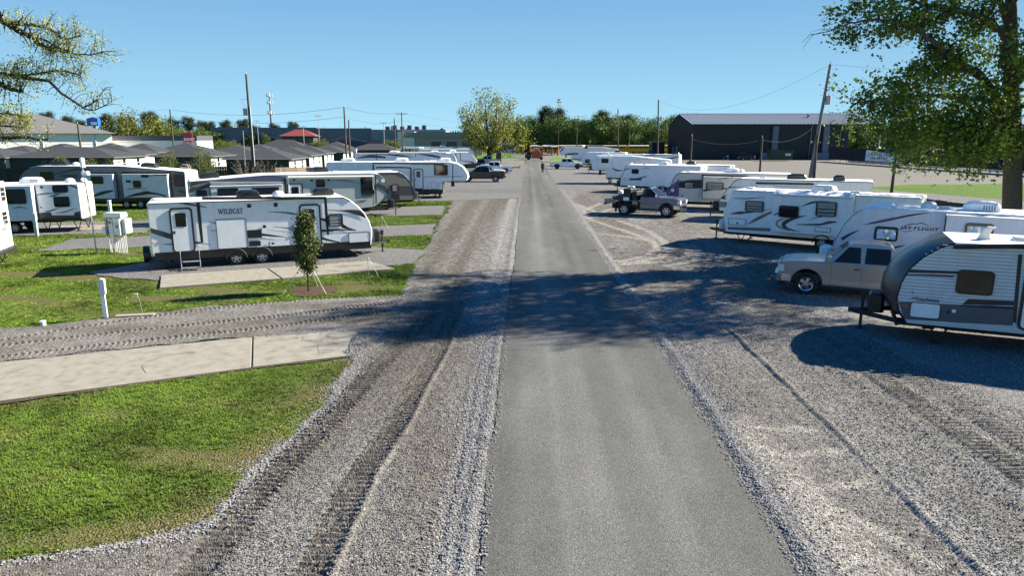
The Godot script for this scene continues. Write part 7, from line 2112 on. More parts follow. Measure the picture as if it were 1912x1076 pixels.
func big_right_tree() -> void:
	var t := thing("shade_tree", "large two-trunk shade tree rising behind the bluish ridged trailer", "tree", 22.95, 33.0)
	var o := Vector3(22.95, 0, -33.0)
	var g := RandomNumberGenerator.new(); g.seed = 8
	var w := MB.new()
	var leafs := []
	var loc := func(a: Array) -> Array:
		var r := V(a)
		for i in r.size(): r[i] -= o
		return r
	var wood := bark("bark_right", 0.075, 0.065, 0.055)
	w.pipe([Vector3(0.1, -0.1, 0), Vector3(0.05, 0.4, 0), Vector3(0, 2.3, 0), Vector3(-0.45, 5.6, 0), Vector3(-1.1, 8.7, 0.1), Vector3(-1.6, 11.5, 0.2), Vector3(-1.6, 15.5, 0.4)], [0.62, 0.47, 0.40, 0.36, 0.30, 0.22, 0.08], 14, false)
	w.pipe([Vector3(1.0, -0.1, 0.2), Vector3(0.98, 0.4, 0.2), Vector3(0.95, 2.3, 0.2), Vector3(1.3, 6.0, 0.1), Vector3(2.0, 10.0, -0.2), Vector3(2.6, 15.0, -0.4)], [0.65, 0.48, 0.42, 0.36, 0.26, 0.08], 14, false)
	var lo := {"twigs": 3, "dens": 0.8, "len": 1.1, "leaves": 9, "puff": 0.22, "from": 0.28, "rise": 0.05}
	limb(w, loc.call([21.6, 8.6, 33, 21.32, 9.87, 32.8, 20.6, 10.34, 32.5, 19.49, 10.71, 32, 17.93, 10.85, 31.5, 16.57, 10.96, 31, 15.2, 11.3, 30.6]), 0.22, 0.04, g, leafs, lo)
	limb(w, loc.call([22.2, 6.6, 33, 20.36, 8.14, 32.5, 18.97, 8.62, 32, 18.32, 8.86, 31.7, 17.03, 9.66, 31.2, 15.88, 10.14, 30.8, 14.35, 10.18, 30.2, 13.07, 10.04, 29.8]), 0.2, 0.03, g, leafs, lo)
	limb(w, loc.call([13.07, 10.04, 29.8, 12.22, 9.69, 29.5, 11.32, 9.5, 29.3]), 0.03, 0.01, g, leafs, {"twigs": 1, "dens": 0.7, "len": 0.7, "leaves": 0})
	limb(w, loc.call([20.36, 8.14, 32.5, 19.28, 8.39, 32, 18.09, 8.3, 31.5, 16.95, 7.97, 31, 16.0, 7.5, 30.6]), 0.14, 0.03, g, leafs, lo)
	limb(w, loc.call([22.4, 5.8, 33, 21.0, 6.2, 32.6, 19.14, 6.1, 32, 16.9, 6.35, 31, 14.9, 6.9, 30.3]), 0.14, 0.02, g, leafs, {"twigs": 3, "dens": 0.9, "len": 1.1, "leaves": 14, "puff": 0.3, "from": 0.25, "rise": -0.25})
	limb(w, loc.call([22.4, 5.8, 33, 20.5, 6.0, 32.4, 18.3, 5.6, 31.6, 16.6, 5.4, 31]), 0.12, 0.02, g, leafs, {"twigs": 3, "dens": 0.9, "len": 1.2, "leaves": 14, "puff": 0.33, "from": 0.15, "rise": -0.35})
	limb(w, loc.call([22.5, 5.6, 33, 21.5, 5.9, 32, 20.2, 5.5, 31, 19.4, 5.0, 30.4]), 0.12, 0.02, g, leafs, {"twigs": 3, "dens": 0.95, "len": 1.2, "leaves": 14, "puff": 0.36, "from": 0.1, "rise": -0.3})
	for q in [[24.2, 5.0, 33, 25.5, 6.5, 32, 27, 6.8, 31, 28.4, 6.4, 30.5], [24.6, 7, 33, 26.5, 9, 33, 28.5, 10, 33.2, 30.5, 10.5, 33], [22.0, 7.5, 33, 21.5, 8.4, 31, 21.0, 8.8, 29.4, 20.4, 8.6, 28.2], [22.2, 6.6, 33, 22.6, 7.4, 31.4, 23.2, 7.6, 30, 23.8, 7.2, 29], [22, 7, 33, 20.5, 7.4, 34.5, 18.6, 7.5, 36, 16.8, 7.2, 37], [21.7, 10, 33, 20.2, 12.2, 32.4, 18.6, 13.2, 31.8, 17.2, 13.6, 31.2], [21.5, 11.5, 33, 20.6, 13.8, 34, 19.2, 15.2, 35, 17.6, 15.8, 35.6], [21.4, 12, 33, 21.2, 14.5, 31.6, 20.6, 16.2, 30.4, 19.8, 17, 29.4], [24.6, 10, 33, 25.4, 12.5, 32, 26.2, 14.2, 31, 26.6, 15, 30], [24.8, 11, 33.2, 26.2, 13.5, 34.2, 27.6, 15, 35.2], [25.2, 14, 33.4, 24.4, 16.4, 33, 23.4, 17.8, 32.6], [22.3, 8.6, 33, 23.4, 9.6, 31.6, 24.2, 10.2, 30.4], [24.3, 7.5, 33, 23.2, 9.0, 34.4, 22.0, 9.6, 36], [22.3, 6.0, 33, 21.0, 6.4, 31.4, 19.8, 6.2, 30.2], [22.4, 5.4, 33, 22.8, 5.6, 31.8, 23.6, 5.2, 31.2], [22.2, 7.2, 33, 21.0, 7.6, 32, 19.6, 7.2, 31.4], [22.6, 5.0, 33, 20.6, 5.2, 33.8, 18.6, 5.0, 34.2], [24.2, 6.2, 33, 25.0, 6.2, 31.8, 25.6, 5.6, 31]]:
		limb(w, loc.call(q), 0.14, 0.03, g, leafs, {"twigs": 3, "dens": 0.9, "len": 1.5, "leaves": 8, "puff": 0.3, "from": 0.2, "rise": 0.0})
	# upper crown that spreads towards the road, above the frame
	for q in [[21.4, 11, 33, 21, 13, 30.5, 20.6, 14, 28.6, 20.2, 14.2, 27.2], [21.4, 12, 33, 23, 14, 30, 24.2, 14.8, 28.2, 25, 14.6, 27], [24.8, 12, 33, 26.4, 14, 30.4, 27.6, 14.6, 28.6, 28.4, 14.2, 27], [21.4, 14, 33, 21.8, 16.4, 30.4, 22.2, 17.2, 29, 22.4, 17.2, 28], [25, 14, 33, 25.8, 16.4, 31, 26.4, 17.4, 29], [21.4, 13, 33, 22.6, 15.6, 32, 23.6, 17, 31], [24.8, 11, 33, 27.4, 12.6, 31.6, 29.6, 13, 30.2]]:
		limb(w, loc.call(q), 0.15, 0.03, g, leafs, {"twigs": 4, "dens": 0.95, "len": 1.9, "leaves": 15, "puff": 0.4, "from": 0.2, "rise": 0.0})
	put(t, "trunk", w, wood)
	var me := leaf_mesh(3, 9, 0.34, 0.15)
	crown_part(t, me, leaf_mat("leaf_right", [0.28, 0.38, 0.05]), leaf_xf(leafs, g, 0.7, 1.25), leaf_cols(leafs, g, Color(0.06, 0.105, 0.018), Color(0.23, 0.30, 0.04)))

func left_branch_tree() -> void:
	var t := thing("live_oak", "oak outside the left edge reaching mossy branches over the lawn", "tree", -21.5, 22.0)
	var o := Vector3(-21.5, 0, -22.0)
	var g := RandomNumberGenerator.new(); g.seed = 18
	var w := MB.new()
	var leafs := []
	var loc := func(a: Array) -> Array:
		var r := V(a)
		for i in r.size(): r[i] -= o
		return r
	var wood := bark("bark_left", 0.05, 0.045, 0.042)
	w.pipe([Vector3(0.1, -0.1, 0), Vector3(0, 0.5, 0), Vector3(0, 2.5, 0), Vector3(0.2, 5, 0), Vector3(0, 8, 0.1), Vector3(-0.3, 12, 0)], [0.65, 0.5, 0.42, 0.36, 0.26, 0.1], 14, false)
	var lo := {"twigs": 3, "dens": 0.8, "len": 0.62, "leaves": 3, "puff": 0.11, "from": 0.35, "rise": 0.55}
	limb(w, loc.call([-21.4, 8.5, 22, -19.0, 9.8, 22, -17.08, 9.36, 22, -16.32, 9.0, 22, -15.88, 8.76, 22, -15.5, 8.53, 22, -15.1, 8.26, 22, -14.72, 8.05, 22]), 0.16, 0.045, g, leafs, lo)
	limb(w, loc.call([-15.1, 8.26, 22, -14.72, 8.12, 22, -14.35, 8.03, 22, -13.62, 7.97, 22, -13.24, 8.06, 22]), 0.045, 0.01, g, leafs, {"twigs": 3, "dens": 0.85, "len": 0.6, "leaves": 4, "puff": 0.12, "from": 0.0, "rise": 0.5})
	limb(w, loc.call([-15.5, 8.53, 22, -15.07, 8.45, 22, -14.5, 8.14, 22, -14.18, 8.06, 22]), 0.05, 0.02, g, leafs, lo)
	limb(w, loc.call([-16.09, 8.93, 22, -15.29, 8.85, 22.2, -14.86, 8.73, 22.2, -14.57, 8.52, 22.1, -14.21, 8.45, 22, -13.84, 8.5, 22]), 0.06, 0.012, g, leafs, {"twigs": 3, "dens": 0.8, "len": 0.6, "leaves": 3, "puff": 0.12, "from": 0.1, "rise": 0.7})
	limb(w, loc.call([-21.4, 6.8, 22, -19.0, 7.4, 22, -17.43, 7.3, 22, -16.64, 7.08, 22, -16.24, 6.94, 22, -15.92, 6.9, 22]), 0.14, 0.05, g, leafs, {"twigs": 3, "dens": 0.9, "len": 0.6, "leaves": 4, "puff": 0.14, "from": 0.4, "rise": 0.6})
	limb(w, loc.call([-17.4, 7.45, 22, -16.58, 7.41, 22, -15.97, 7.37, 22, -15.4, 7.4, 22, -14.6, 7.5, 22, -14.0, 7.35, 22]), 0.06, 0.02, g, leafs, {"twigs": 4, "dens": 0.9, "len": 0.55, "leaves": 7, "puff": 0.15, "from": 0.1, "rise": 0.3})
	limb(w, loc.call([-15.86, 7.29, 22, -15.05, 7.18, 22, -14.69, 6.82, 22, -14.23, 6.51, 22, -14.01, 6.35, 22, -13.68, 6.31, 22, -13.11, 6.55, 22]), 0.055, 0.01, g, leafs, {"twigs": 2, "dens": 0.75, "len": 0.5, "leaves": 2, "puff": 0.14, "from": 0.2, "rise": 0.8})
	limb(w, loc.call([-14.0, 6.39, 22, -13.6, 6.6, 22, -13.28, 6.96, 22]), 0.03, 0.008, g, leafs, {"twigs": 2, "dens": 0.6, "len": 0.4, "leaves": 2, "puff": 0.1})
	limb(w, loc.call([-21.3, 4.6, 22, -19.4, 5.4, 22, -17.93, 5.57, 22, -16.9, 5.45, 22, -16.12, 5.45, 22, -15.33, 5.39, 22]), 0.12, 0.03, g, leafs, {"twigs": 2, "dens": 0.5, "len": 0.6, "leaves": 2, "puff": 0.12, "from": 0.6, "rise": 0.4})
	for q in [[-19.6, 5.6, 22, -18, 5.9, 22.2, -16.9, 6.2, 22.2, -16.1, 6.1, 22.2], [-19.6, 5.6, 22, -18, 5.8, 21.8, -17.0, 5.85, 21.8, -16.0, 5.75, 22]]:
		limb(w, loc.call(q), 0.08, 0.02, g, leafs, {"twigs": 4, "dens": 0.95, "len": 0.6, "leaves": 6, "puff": 0.16, "from": 0.45, "rise": 0.3})
	for q in [[-21.5, 9, 22, -23, 11, 21, -24, 12, 20, -25, 12, 19], [-21.5, 10, 22, -21, 12, 23.5, -20.6, 13.5, 25], [-21.5, 7, 22, -23.5, 8.5, 23, -25.5, 9, 24], [-21.5, 8, 22, -20.5, 9.5, 20, -20, 10.2, 18.6]]:
		limb(w, loc.call(q), 0.14, 0.03, g, leafs, {"twigs": 3, "dens": 0.9, "len": 1.3, "leaves": 4, "puff": 0.3, "from": 0.3, "rise": 0.3})
	put(t, "trunk", w, wood)
	crown_part(t, leaf_mesh(5, 7, 0.15, 0.055), leaf_mat("leaf_left", [0.46, 0.46, 0.09]), leaf_xf(leafs, g, 0.7, 1.3), leaf_cols(leafs, g, Color(0.21, 0.24, 0.05), Color(0.40, 0.40, 0.09)))

# whole tree from a few rules; returns the thing at the given spot
func grown_tree(called: String, label: String, cat: String, x: float, d: float, h: float, spread: float, o: Dictionary) -> Node3D:
	var t := thing(called, label, cat, x, d, 0, o.get("group", "trees in the distance"))
	var g := RandomNumberGenerator.new(); g.seed = o.get("seed", 1)
	var w := MB.new()
	var leafs := []
	var fork: float = o.get("fork", 0.3) * h
	var r: float = o.get("r", h * 0.03)
	w.pipe([Vector3(0, -0.1, 0), Vector3(0, 0.06 * h, 0), Vector3(r * 0.3, fork, 0), Vector3(-r * 0.4, h * (0.9 if o.get("leader", false) else fork / h + 0.1), r * 0.3)], [r * 1.5, r * 1.1, r, r * 0.2], 8, false)
	var n: int = o.get("limbs", 12)
	for k in n:
		var a := TAU * k / n * 2.4 + g.randf_range(-0.3, 0.3)
		var f := (k + 0.5) / n
		var start := Vector3(0, lerpf(fork * 0.9, fork * 1.25, f), 0)
		var out := spread * 0.5 * g.randf_range(0.65, 1.05)
		var top := h * lerpf(o.get("low", 0.45), 0.97, f)
		if o.get("leader", false):
			start = Vector3(0, lerpf(fork, h * 0.88, f), 0)
			top = start.y + h * 0.08
			out *= sin(PI * clampf(0.18 + f * 0.8, 0, 1)) if not o.get("pine", false) else 0.5 + 0.5 * sin(PI * f)
		else: out *= sqrt(maxf(0.08, 1.0 - ((f - 0.25) / 0.8) ** 2)) if f > 0.25 else 1.0
		var e := Vector3(cos(a) * out, top, sin(a) * out)
		var m1 := start.lerp(e, 0.45) + Vector3(cos(a) * out * 0.12, -h * 0.02, sin(a) * out * 0.12)
		limb(w, [start, m1, e], r * 0.5, r * 0.08, g, leafs, {"twigs": o.get("twigs", 3), "dens": 0.85, "len": spread * o.get("tl", 0.16), "leaves": o.get("leaves", 5), "puff": spread * o.get("puff", 0.045), "from": o.get("from", 0.3), "rise": 0.25})
	put(t, "trunk", w, o.get("bark", bark("bark_left", 0.05, 0.045, 0.042)))
	if leafs.is_empty(): return t
	var ls: float = o.get("leaf", 0.35)
	crown_part(t, leaf_mesh(20 + o.get("seed", 1), o.get("nl", 8), ls * 2.4, ls), o.mat, leaf_xf(leafs, g, 0.7, 1.3), leaf_cols(leafs, g, o.a, o.b))
	return t

func make_trees() -> void:
	big_right_tree()
	left_branch_tree()
	var green := leaf_mat("leaf_green", [0.10, 0.17, 0.03])
	var yell := leaf_mat("leaf_yellow", [0.30, 0.31, 0.06])
	grown_tree("spreading_oak", "wide pale green oak with open crown beside the far end of the road", "tree", -8.9, 160.0, 15.0, 16.0, {"seed": 31, "fork": 0.16, "r": 0.62, "limbs": 17, "low": 0.36, "twigs": 3, "leaves": 6, "leaf": 0.33, "puff": 0.035, "tl": 0.15, "from": 0.35, "mat": yell, "a": Color(0.14, 0.17, 0.03), "b": Color(0.33, 0.33, 0.06), "bark": bark("bark_oak", 0.06, 0.052, 0.045)})
	# young staked tree
	var y := grown_tree("young_tree", "young staked tree with narrow crown in a mulch ring on the lawn", "tree", -7.9, 23.95, 2.85, 0.55, {"seed": 41, "fork": 0.3, "r": 0.03, "limbs": 22, "leader": true, "twigs": 3, "leaves": 9, "leaf": 0.07, "nl": 9, "puff": 0.05, "tl": 0.2, "from": 0.0, "mat": green, "a": Color(0.045, 0.065, 0.025), "b": Color(0.15, 0.17, 0.06), "group": ""})
	var gw := MB.new()
	for q in [[-0.75, 0.55], [0.8, 0.5], [0.1, -0.8]]:
		gw.tube(Vector3(0, 1.25, 0), Vector3(q[0], 0.0, q[1]), 0.008, -1, 5)
	put(y, "guy_rope", gw, M.cream2)
	# forest behind the buses
	var base := []
	for k in 3: base.append(grown_tree("woodland_tree", "", "tree", -300, 300, 14.0, 10.0, {"seed": 50 + k, "fork": 0.25, "r": 0.22, "limbs": 13, "low": 0.22, "twigs": 3, "leaves": 6, "leaf": 0.55, "puff": 0.07, "tl": 0.22, "from": 0.15, "mat": green, "a": Color(0.045, 0.08, 0.02), "b": Color(0.18, 0.26, 0.055), "group": "trees of the woodland edge"}))
	var pine := grown_tree("pine_tree", "", "tree", -300, 320, 20.0, 7.5, {"seed": 60, "fork": 0.55, "r": 0.25, "limbs": 15, "leader": true, "pine": true, "twigs": 2, "leaves": 6, "leaf": 0.42, "puff": 0.06, "tl": 0.2, "from": 0.45, "mat": green, "a": Color(0.016, 0.028, 0.012), "b": Color(0.045, 0.065, 0.022), "group": "tall pines on the skyline"})
	var oak := grown_tree("rounded_oak", "", "tree", -300, 230, 9.0, 13.0, {"seed": 70, "fork": 0.2, "r": 0.3, "limbs": 15, "low": 0.3, "twigs": 3, "leaves": 8, "leaf": 0.45, "puff": 0.06, "tl": 0.18, "from": 0.15, "mat": yell, "a": Color(0.07, 0.095, 0.02), "b": Color(0.19, 0.20, 0.04), "group": "yellow green oaks"})
	var g := RandomNumberGenerator.new(); g.seed = 99
	var first := {}
	var place := func(p: Node3D, lab: String, x: float, d: float, s: float) -> void:
		if not first.has(p):
			first[p] = true
			p.position = Vector3(x, -0.1, -d); p.scale = Vector3(s, s, s); p.set_meta("label", lab)
			p.rotation.y = g.randf() * TAU
		else: copy_of(p, lab, x, d, g.randf() * 360.0, Vector3(s * g.randf_range(0.92, 1.08), s, s * g.randf_range(0.92, 1.08)))
	for k in 14: place.call(base[k % 3], "leafy green tree in the front of the woods behind the school buses", -4.0 + k * 6.0 + g.randf_range(-1.5, 1.5), 292.0 + g.randf_range(-6, 6) + (k % 2) * 5, g.randf_range(0.88, 1.04))
	for k in 13: place.call(base[(k + 1) % 3], "leafy green tree deeper in the woods behind the school buses", -6.0 + k * 7.0 + g.randf_range(-2, 2), 318.0 + g.randf_range(-6, 6), g.randf_range(0.9, 1.1))
	for q in [[7.5, 300, 0.95], [13.0, 305, 0.92], [20.0, 310, 0.7], [31.0, 296, 0.86], [43.0, 310, 0.8], [73, 300, 0.62], [-3, 296, 0.62]]: place.call(pine, "dark pine standing out above the woods behind the school buses", q[0], q[1], q[2])
	for q in [[-272, 350, 0.8], [-243, 350, 0.95], [-236, 355, 0.85], [-226, 350, 0.75], [-214, 352, 0.9], [-204, 350, 0.8], [-192, 352, 0.95], [-182, 352, 0.62], [-184, 340, 0.9], [-176, 345, 0.78], [-170, 348, 0.82], [-164, 350, 0.72], [-158, 345, 0.7], [-152, 350, 0.74], [-141, 345, 0.76], [-127, 348, 0.66], [-118, 350, 0.7], [-133, 340, 0.6]]: place.call(pine, "dark pine on the skyline left of the cell tower", q[0], q[1], q[2])
	for q in [[-197, 300, 0.66], [-186, 296, 0.7], [-170, 300, 0.72], [-160, 296, 0.74], [-150, 292, 0.68], [-142, 296, 0.66], [-120, 300, 0.62], [-112, 298, 0.5], [-226, 300, 0.7], [-98, 330, 0.6], [-178, 305, 0.75], [-166, 310, 0.68], [-155, 305, 0.72], [-134, 300, 0.66], [-128, 306, 0.6], [-147, 310, 0.7], [-208, 300, 0.66], [-240, 305, 0.7]]: place.call(base[int(absf(q[0])) % 3], "dark green tree below the skyline pines", q[0], q[1], q[2])
	for k in 20: place.call(base[k % 3], "dark green tree below the skyline pines", -252.0 + k * 7.6 + g.randf_range(-2, 2), 322.0 + g.randf_range(-8, 8), g.randf_range(0.55, 0.72))
	for q in [[-125, 222, 1.32, "large yellow green oak right of the white hip-roofed building"], [-141, 228, 0.8, "smaller yellow green oak touching the white hip-roofed building"], [-104, 232, 0.5, "low yellow green oak beside the red rental sign"], [-92, 215, 0.48, "low yellow green shrubby oak behind the dark house roofs"], [-67, 225, 0.52, "small green oak in front of the red-roofed building"], [-46, 235, 0.5, "small green oak in front of the beige building"]]:
		place.call(oak, q[3], q[0], q[1], q[2])
	for q in [[98, 225, 0.85], [108, 232, 0.95], [119, 226, 0.9], [90, 262, 0.9], [130, 232, 0.95], [141, 220, 0.9], [150, 230, 1.0], [112, 262, 1.0], [128, 262, 1.0], [152, 205, 1.0]]: place.call(base[int(q[0]) % 3], "green tree behind the black screen fence at right", q[0], q[1], q[2])
	for q in [[64, 300, 0.75], [82, 306, 0.62], [87, 306, 0.6]]: place.call(pine, "pine top showing over the dark metal building roof", q[0], q[1], q[2])
	# bare and leafy saplings at the left fence
	var sap := grown_tree("fence_sapling", "", "tree", -300, 90, 3.6, 2.6, {"seed": 81, "fork": 0.1, "r": 0.04, "limbs": 10, "low": 0.5, "twigs": 3, "leaves": 2, "leaf": 0.12, "puff": 0.04, "tl": 0.2, "from": 0.2, "mat": yell, "a": Color(0.06, 0.09, 0.02), "b": Color(0.15, 0.17, 0.04), "bark": bark("bark_pale", 0.22, 0.19, 0.15), "group": "saplings along the fence"})
	var bare := grown_tree("bare_shrub", "", "shrub", -300, 92, 2.9, 3.4, {"seed": 82, "fork": 0.06, "r": 0.035, "limbs": 16, "low": 0.6, "twigs": 3, "leaves": 0, "leaf": 0.1, "tl": 0.14, "from": 0.3, "mat": yell, "a": Color(0.1, 0.1, 0.03), "b": Color(0.1, 0.1, 0.03), "bark": bark("bark_pale", 0.22, 0.19, 0.15), "group": "bare shrubs along the fence"})
	for q in [[-53.8, 84, 0.9, "thin leafy sapling above the long dark grey trailer"], [-50.6, 84, 0.85, "leafy sapling before the dark duplex wall left of the service mast"], [-44.0, 84, 1.05, "leafy sapling before the dark duplex wall right of the service mast"], [-40.2, 85.5, 1.15, "yellow green sapling beside the bare shrubs at the fence"]]: place.call(sap, q[3], q[0], q[1], q[2])
	for q in [[-42.5, 88, 1.0, "bare pale shrub left of the tall wooden pole"], [-36.2, 88, 1.05, "bare pale shrub just left of the tall wooden pole base"], [-33.4, 88, 1.0, "bare pale shrub just right of the tall wooden pole base"]]: place.call(bare, q[3], q[0], q[1], q[2])
	var shrub := grown_tree("green_shrub", "dense upright green shrub at the dark fence by the left trailers", "shrub", -56.0, 82, 3.0, 1.9, {"seed": 83, "fork": 0.1, "r": 0.05, "limbs": 16, "leader": true, "twigs": 3, "leaves": 8, "leaf": 0.14, "puff": 0.06, "tl": 0.25, "from": 0.0, "mat": green, "a": Color(0.05, 0.08, 0.015), "b": Color(0.12, 0.16, 0.03), "group": ""})
	shrub.position.y = 0
	# far woods round the horizon
	var xf := []; var cols := []
	for k in 5200:
		var a := g.randf_range(-1.1, 1.1)
		var dd := g.randf_range(560, 700)
		var s := g.randf_range(2.2, 4.2)
		xf.append(Transform3D(Basis.from_euler(Vector3(g.randf() * 6, g.randf() * 6, g.randf() * 6)).scaled(Vector3(s, s, s)), Vector3(sin(a) * dd, g.randf_range(0, 9.5) * (0.75 + 0.5 * nz.get_noise_1d(a * 900.0)), -cos(a) * dd)))
		var f := g.randf()
		cols.append(Color(0.035, 0.055, 0.022).lerp(Color(0.075, 0.10, 0.04), f))
	scatter("distant_woods", "low wooded horizon far behind the buildings", "woods", leaf_mesh(90, 12, 1.6, 0.9), green, xf, cols)

# ------------------------------------------------------------ poles, wires, small things
func pole(label: String, x: float, d: float, h: float, o := {}) -> Vector3:
	var t := thing("utility_pole", label, "pole", x, d, o.get("turn", 0.0), "wooden utility poles")
	var lean: Vector2 = o.get("lean", Vector2.ZERO)
	var r: float = o.get("r", 0.16)
	var top := Vector3(lean.x, h, -lean.y)
	var b := MB.new(); b.pipe([Vector3(0, -0.2, 0), top * 0.5, top], [r, r * 0.85, r * 0.65], 10); put(t, "shaft", b, o.get("mat", pm("pole_wood", 0.085, 0.065, 0.05, 0.85)))
	if o.get("arm", 0.0) > 0.0:
		var a := MB.new(); a.box(Vector3(top.x - o.arm / 2, h - 0.5, top.z - 0.06), Vector3(top.x + o.arm / 2, h - 0.36, top.z + 0.06)); put(t, "crossarm", a, M.pole_wood)
		for k in 3:
			var i := MB.new(); i.tube(Vector3(top.x + (k - 1) * o.arm * 0.45, h - 0.36, top.z), Vector3(top.x + (k - 1) * o.arm * 0.45, h - 0.16, top.z), 0.06, 0.04, 8); put(t, "insulator", i, M.ltgrey)
	else:
		var i := MB.new(); i.tube(top, top + Vector3(0, 0.35, 0), 0.05, 0.03, 8); put(t, "insulator", i, M.ltgrey)
	if o.has("can"):
		var y: float = o.can
		var f := y / h
		var c := top * f + Vector3(o.get("can_side", -0.45), 0, 0)
		var m := MB.new(); m.tube(c + Vector3(0, -0.45, 0), c + Vector3(0, 0.45, 0), 0.27, -1, 14); m.tube(c + Vector3(0, 0.45, 0), c + Vector3(0, 0.72, 0), 0.05, 0.03, 6); put(t, "transformer", m, pm("transformer_grey", 0.36, 0.38, 0.40, 0.5))
		var w := MB.new(); w.pipe([c + Vector3(0, 0.72, 0), c + Vector3(o.get("can_side", -0.45) * 0.8, 1.6, 0), top * (f + 0.12)], [0.018], 5); put(t, "jumper_wire", w, M.chassis)
	if o.get("twin", false):
		var q := MB.new(); q.pipe([Vector3(0.55, -0.2, 0.1), Vector3(0.42, h * 0.45, 0.05)], [r * 0.9, r * 0.7], 10); put(t, "stub_pole", q, M.pole_wood)
	if o.get("riser", false):
		var q := MB.new(); q.tube(Vector3(r + 0.06, 0, 0.1), Vector3(r * 0.8 + 0.05 + top.x * 0.7, h * 0.7, 0.08), 0.06, -1, 6); put(t, "conduit", q, M.ltgrey)
	return Vector3(x, 0, -d) + Basis(Vector3.UP, deg_to_rad(o.get("turn", 0.0))) * top

func wire(label: String, a: Vector3, b: Vector3, sag: float, r := 0.018, group := "overhead wires") -> void:
	var t := thing("power_line", label, "wire", a.x, -a.z, 0, group)
	var pts := []
	for k in 15:
		var f := k / 14.0
		pts.append((b - a) * f + Vector3(0, a.y - 4.0 * sag * f * (1.0 - f), 0))
	var m := MB.new(); m.pipe(pts, [r], 4, false); put(t, "cable", m, M.chassis)

# surface nets over capsules joined smoothly
func blob(bones: Array, cell: float, k: float) -> MB:
	var lo := Vector3(1e9, 1e9, 1e9); var hi := -lo
	for q in bones:
		for e in [0, 1]:
			lo = lo.min(q[e] - Vector3.ONE * (q[2 + e] + cell * 3)); hi = hi.max(q[e] + Vector3.ONE * (q[2 + e] + cell * 3))
	var n := Vector3i(((hi - lo) / cell).ceil()) + Vector3i.ONE
	var f := PackedFloat32Array(); f.resize(n.x * n.y * n.z)
	for z in n.z:
		for y in n.y:
			for x in n.x:
				var p := lo + Vector3(x, y, z) * cell
				var dd := 1e3
				for q in bones:
					var ab: Vector3 = q[1] - q[0]
					var h: float = clampf((p - q[0]).dot(ab) / maxf(ab.length_squared(), 1e-9), 0, 1)
					var e: float = (p - q[0] - ab * h).length() - lerpf(q[2], q[3], h)
					var hh := clampf(0.5 + 0.5 * (dd - e) / k, 0, 1)
					dd = lerpf(dd, e, hh) - k * hh * (1.0 - hh)
				f[(z * n.y + y) * n.x + x] = dd
	var b := MB.new()
	var id := PackedInt32Array(); id.resize(f.size()); id.fill(-1)
	var off := [0, 1, n.x, n.x + 1, n.x * n.y, n.x * n.y + 1, n.x * n.y + n.x, n.x * n.y + n.x + 1]
	for z in n.z - 1:
		for y in n.y - 1:
			for x in n.x - 1:
				var i := (z * n.y + y) * n.x + x
				var s := Vector3.ZERO; var c := 0
				for a in 8:
					for bit in [1, 2, 4]:
						if a & bit: continue
						var v0 := f[i + off[a]]; var v1 := f[i + off[a | bit]]
						if (v0 < 0) != (v1 < 0):
							var t := v0 / (v0 - v1)
							s += Vector3(a & 1, (a >> 1) & 1, (a >> 2) & 1).lerp(Vector3((a | bit) & 1, ((a | bit) >> 1) & 1, ((a | bit) >> 2) & 1), t); c += 1
				if c:
					var gr := Vector3(f[i + 1] - f[i], f[i + n.x] - f[i], f[i + n.x * n.y] - f[i]).normalized()
					id[i] = b.vert(lo + (Vector3(x, y, z) + s / c) * cell, gr)
	for z in range(1, n.z - 1):
		for y in range(1, n.y - 1):
			for x in range(1, n.x - 1):
				var i := (z * n.y + y) * n.x + x
				for ax in [[1, n.x, n.x * n.y], [n.x, 1, n.x * n.y], [n.x * n.y, 1, n.x]]:
					if (f[i] < 0) != (f[i + ax[0]] < 0):
						var a := id[i]; var c: int = id[i - ax[1]]; var e: int = id[i - ax[1] - ax[2]]; var g: int = id[i - ax[2]]
						if a >= 0 and c >= 0 and e >= 0 and g >= 0:
							b.tri3(a, c, e); b.tri3(a, e, g)
	return b

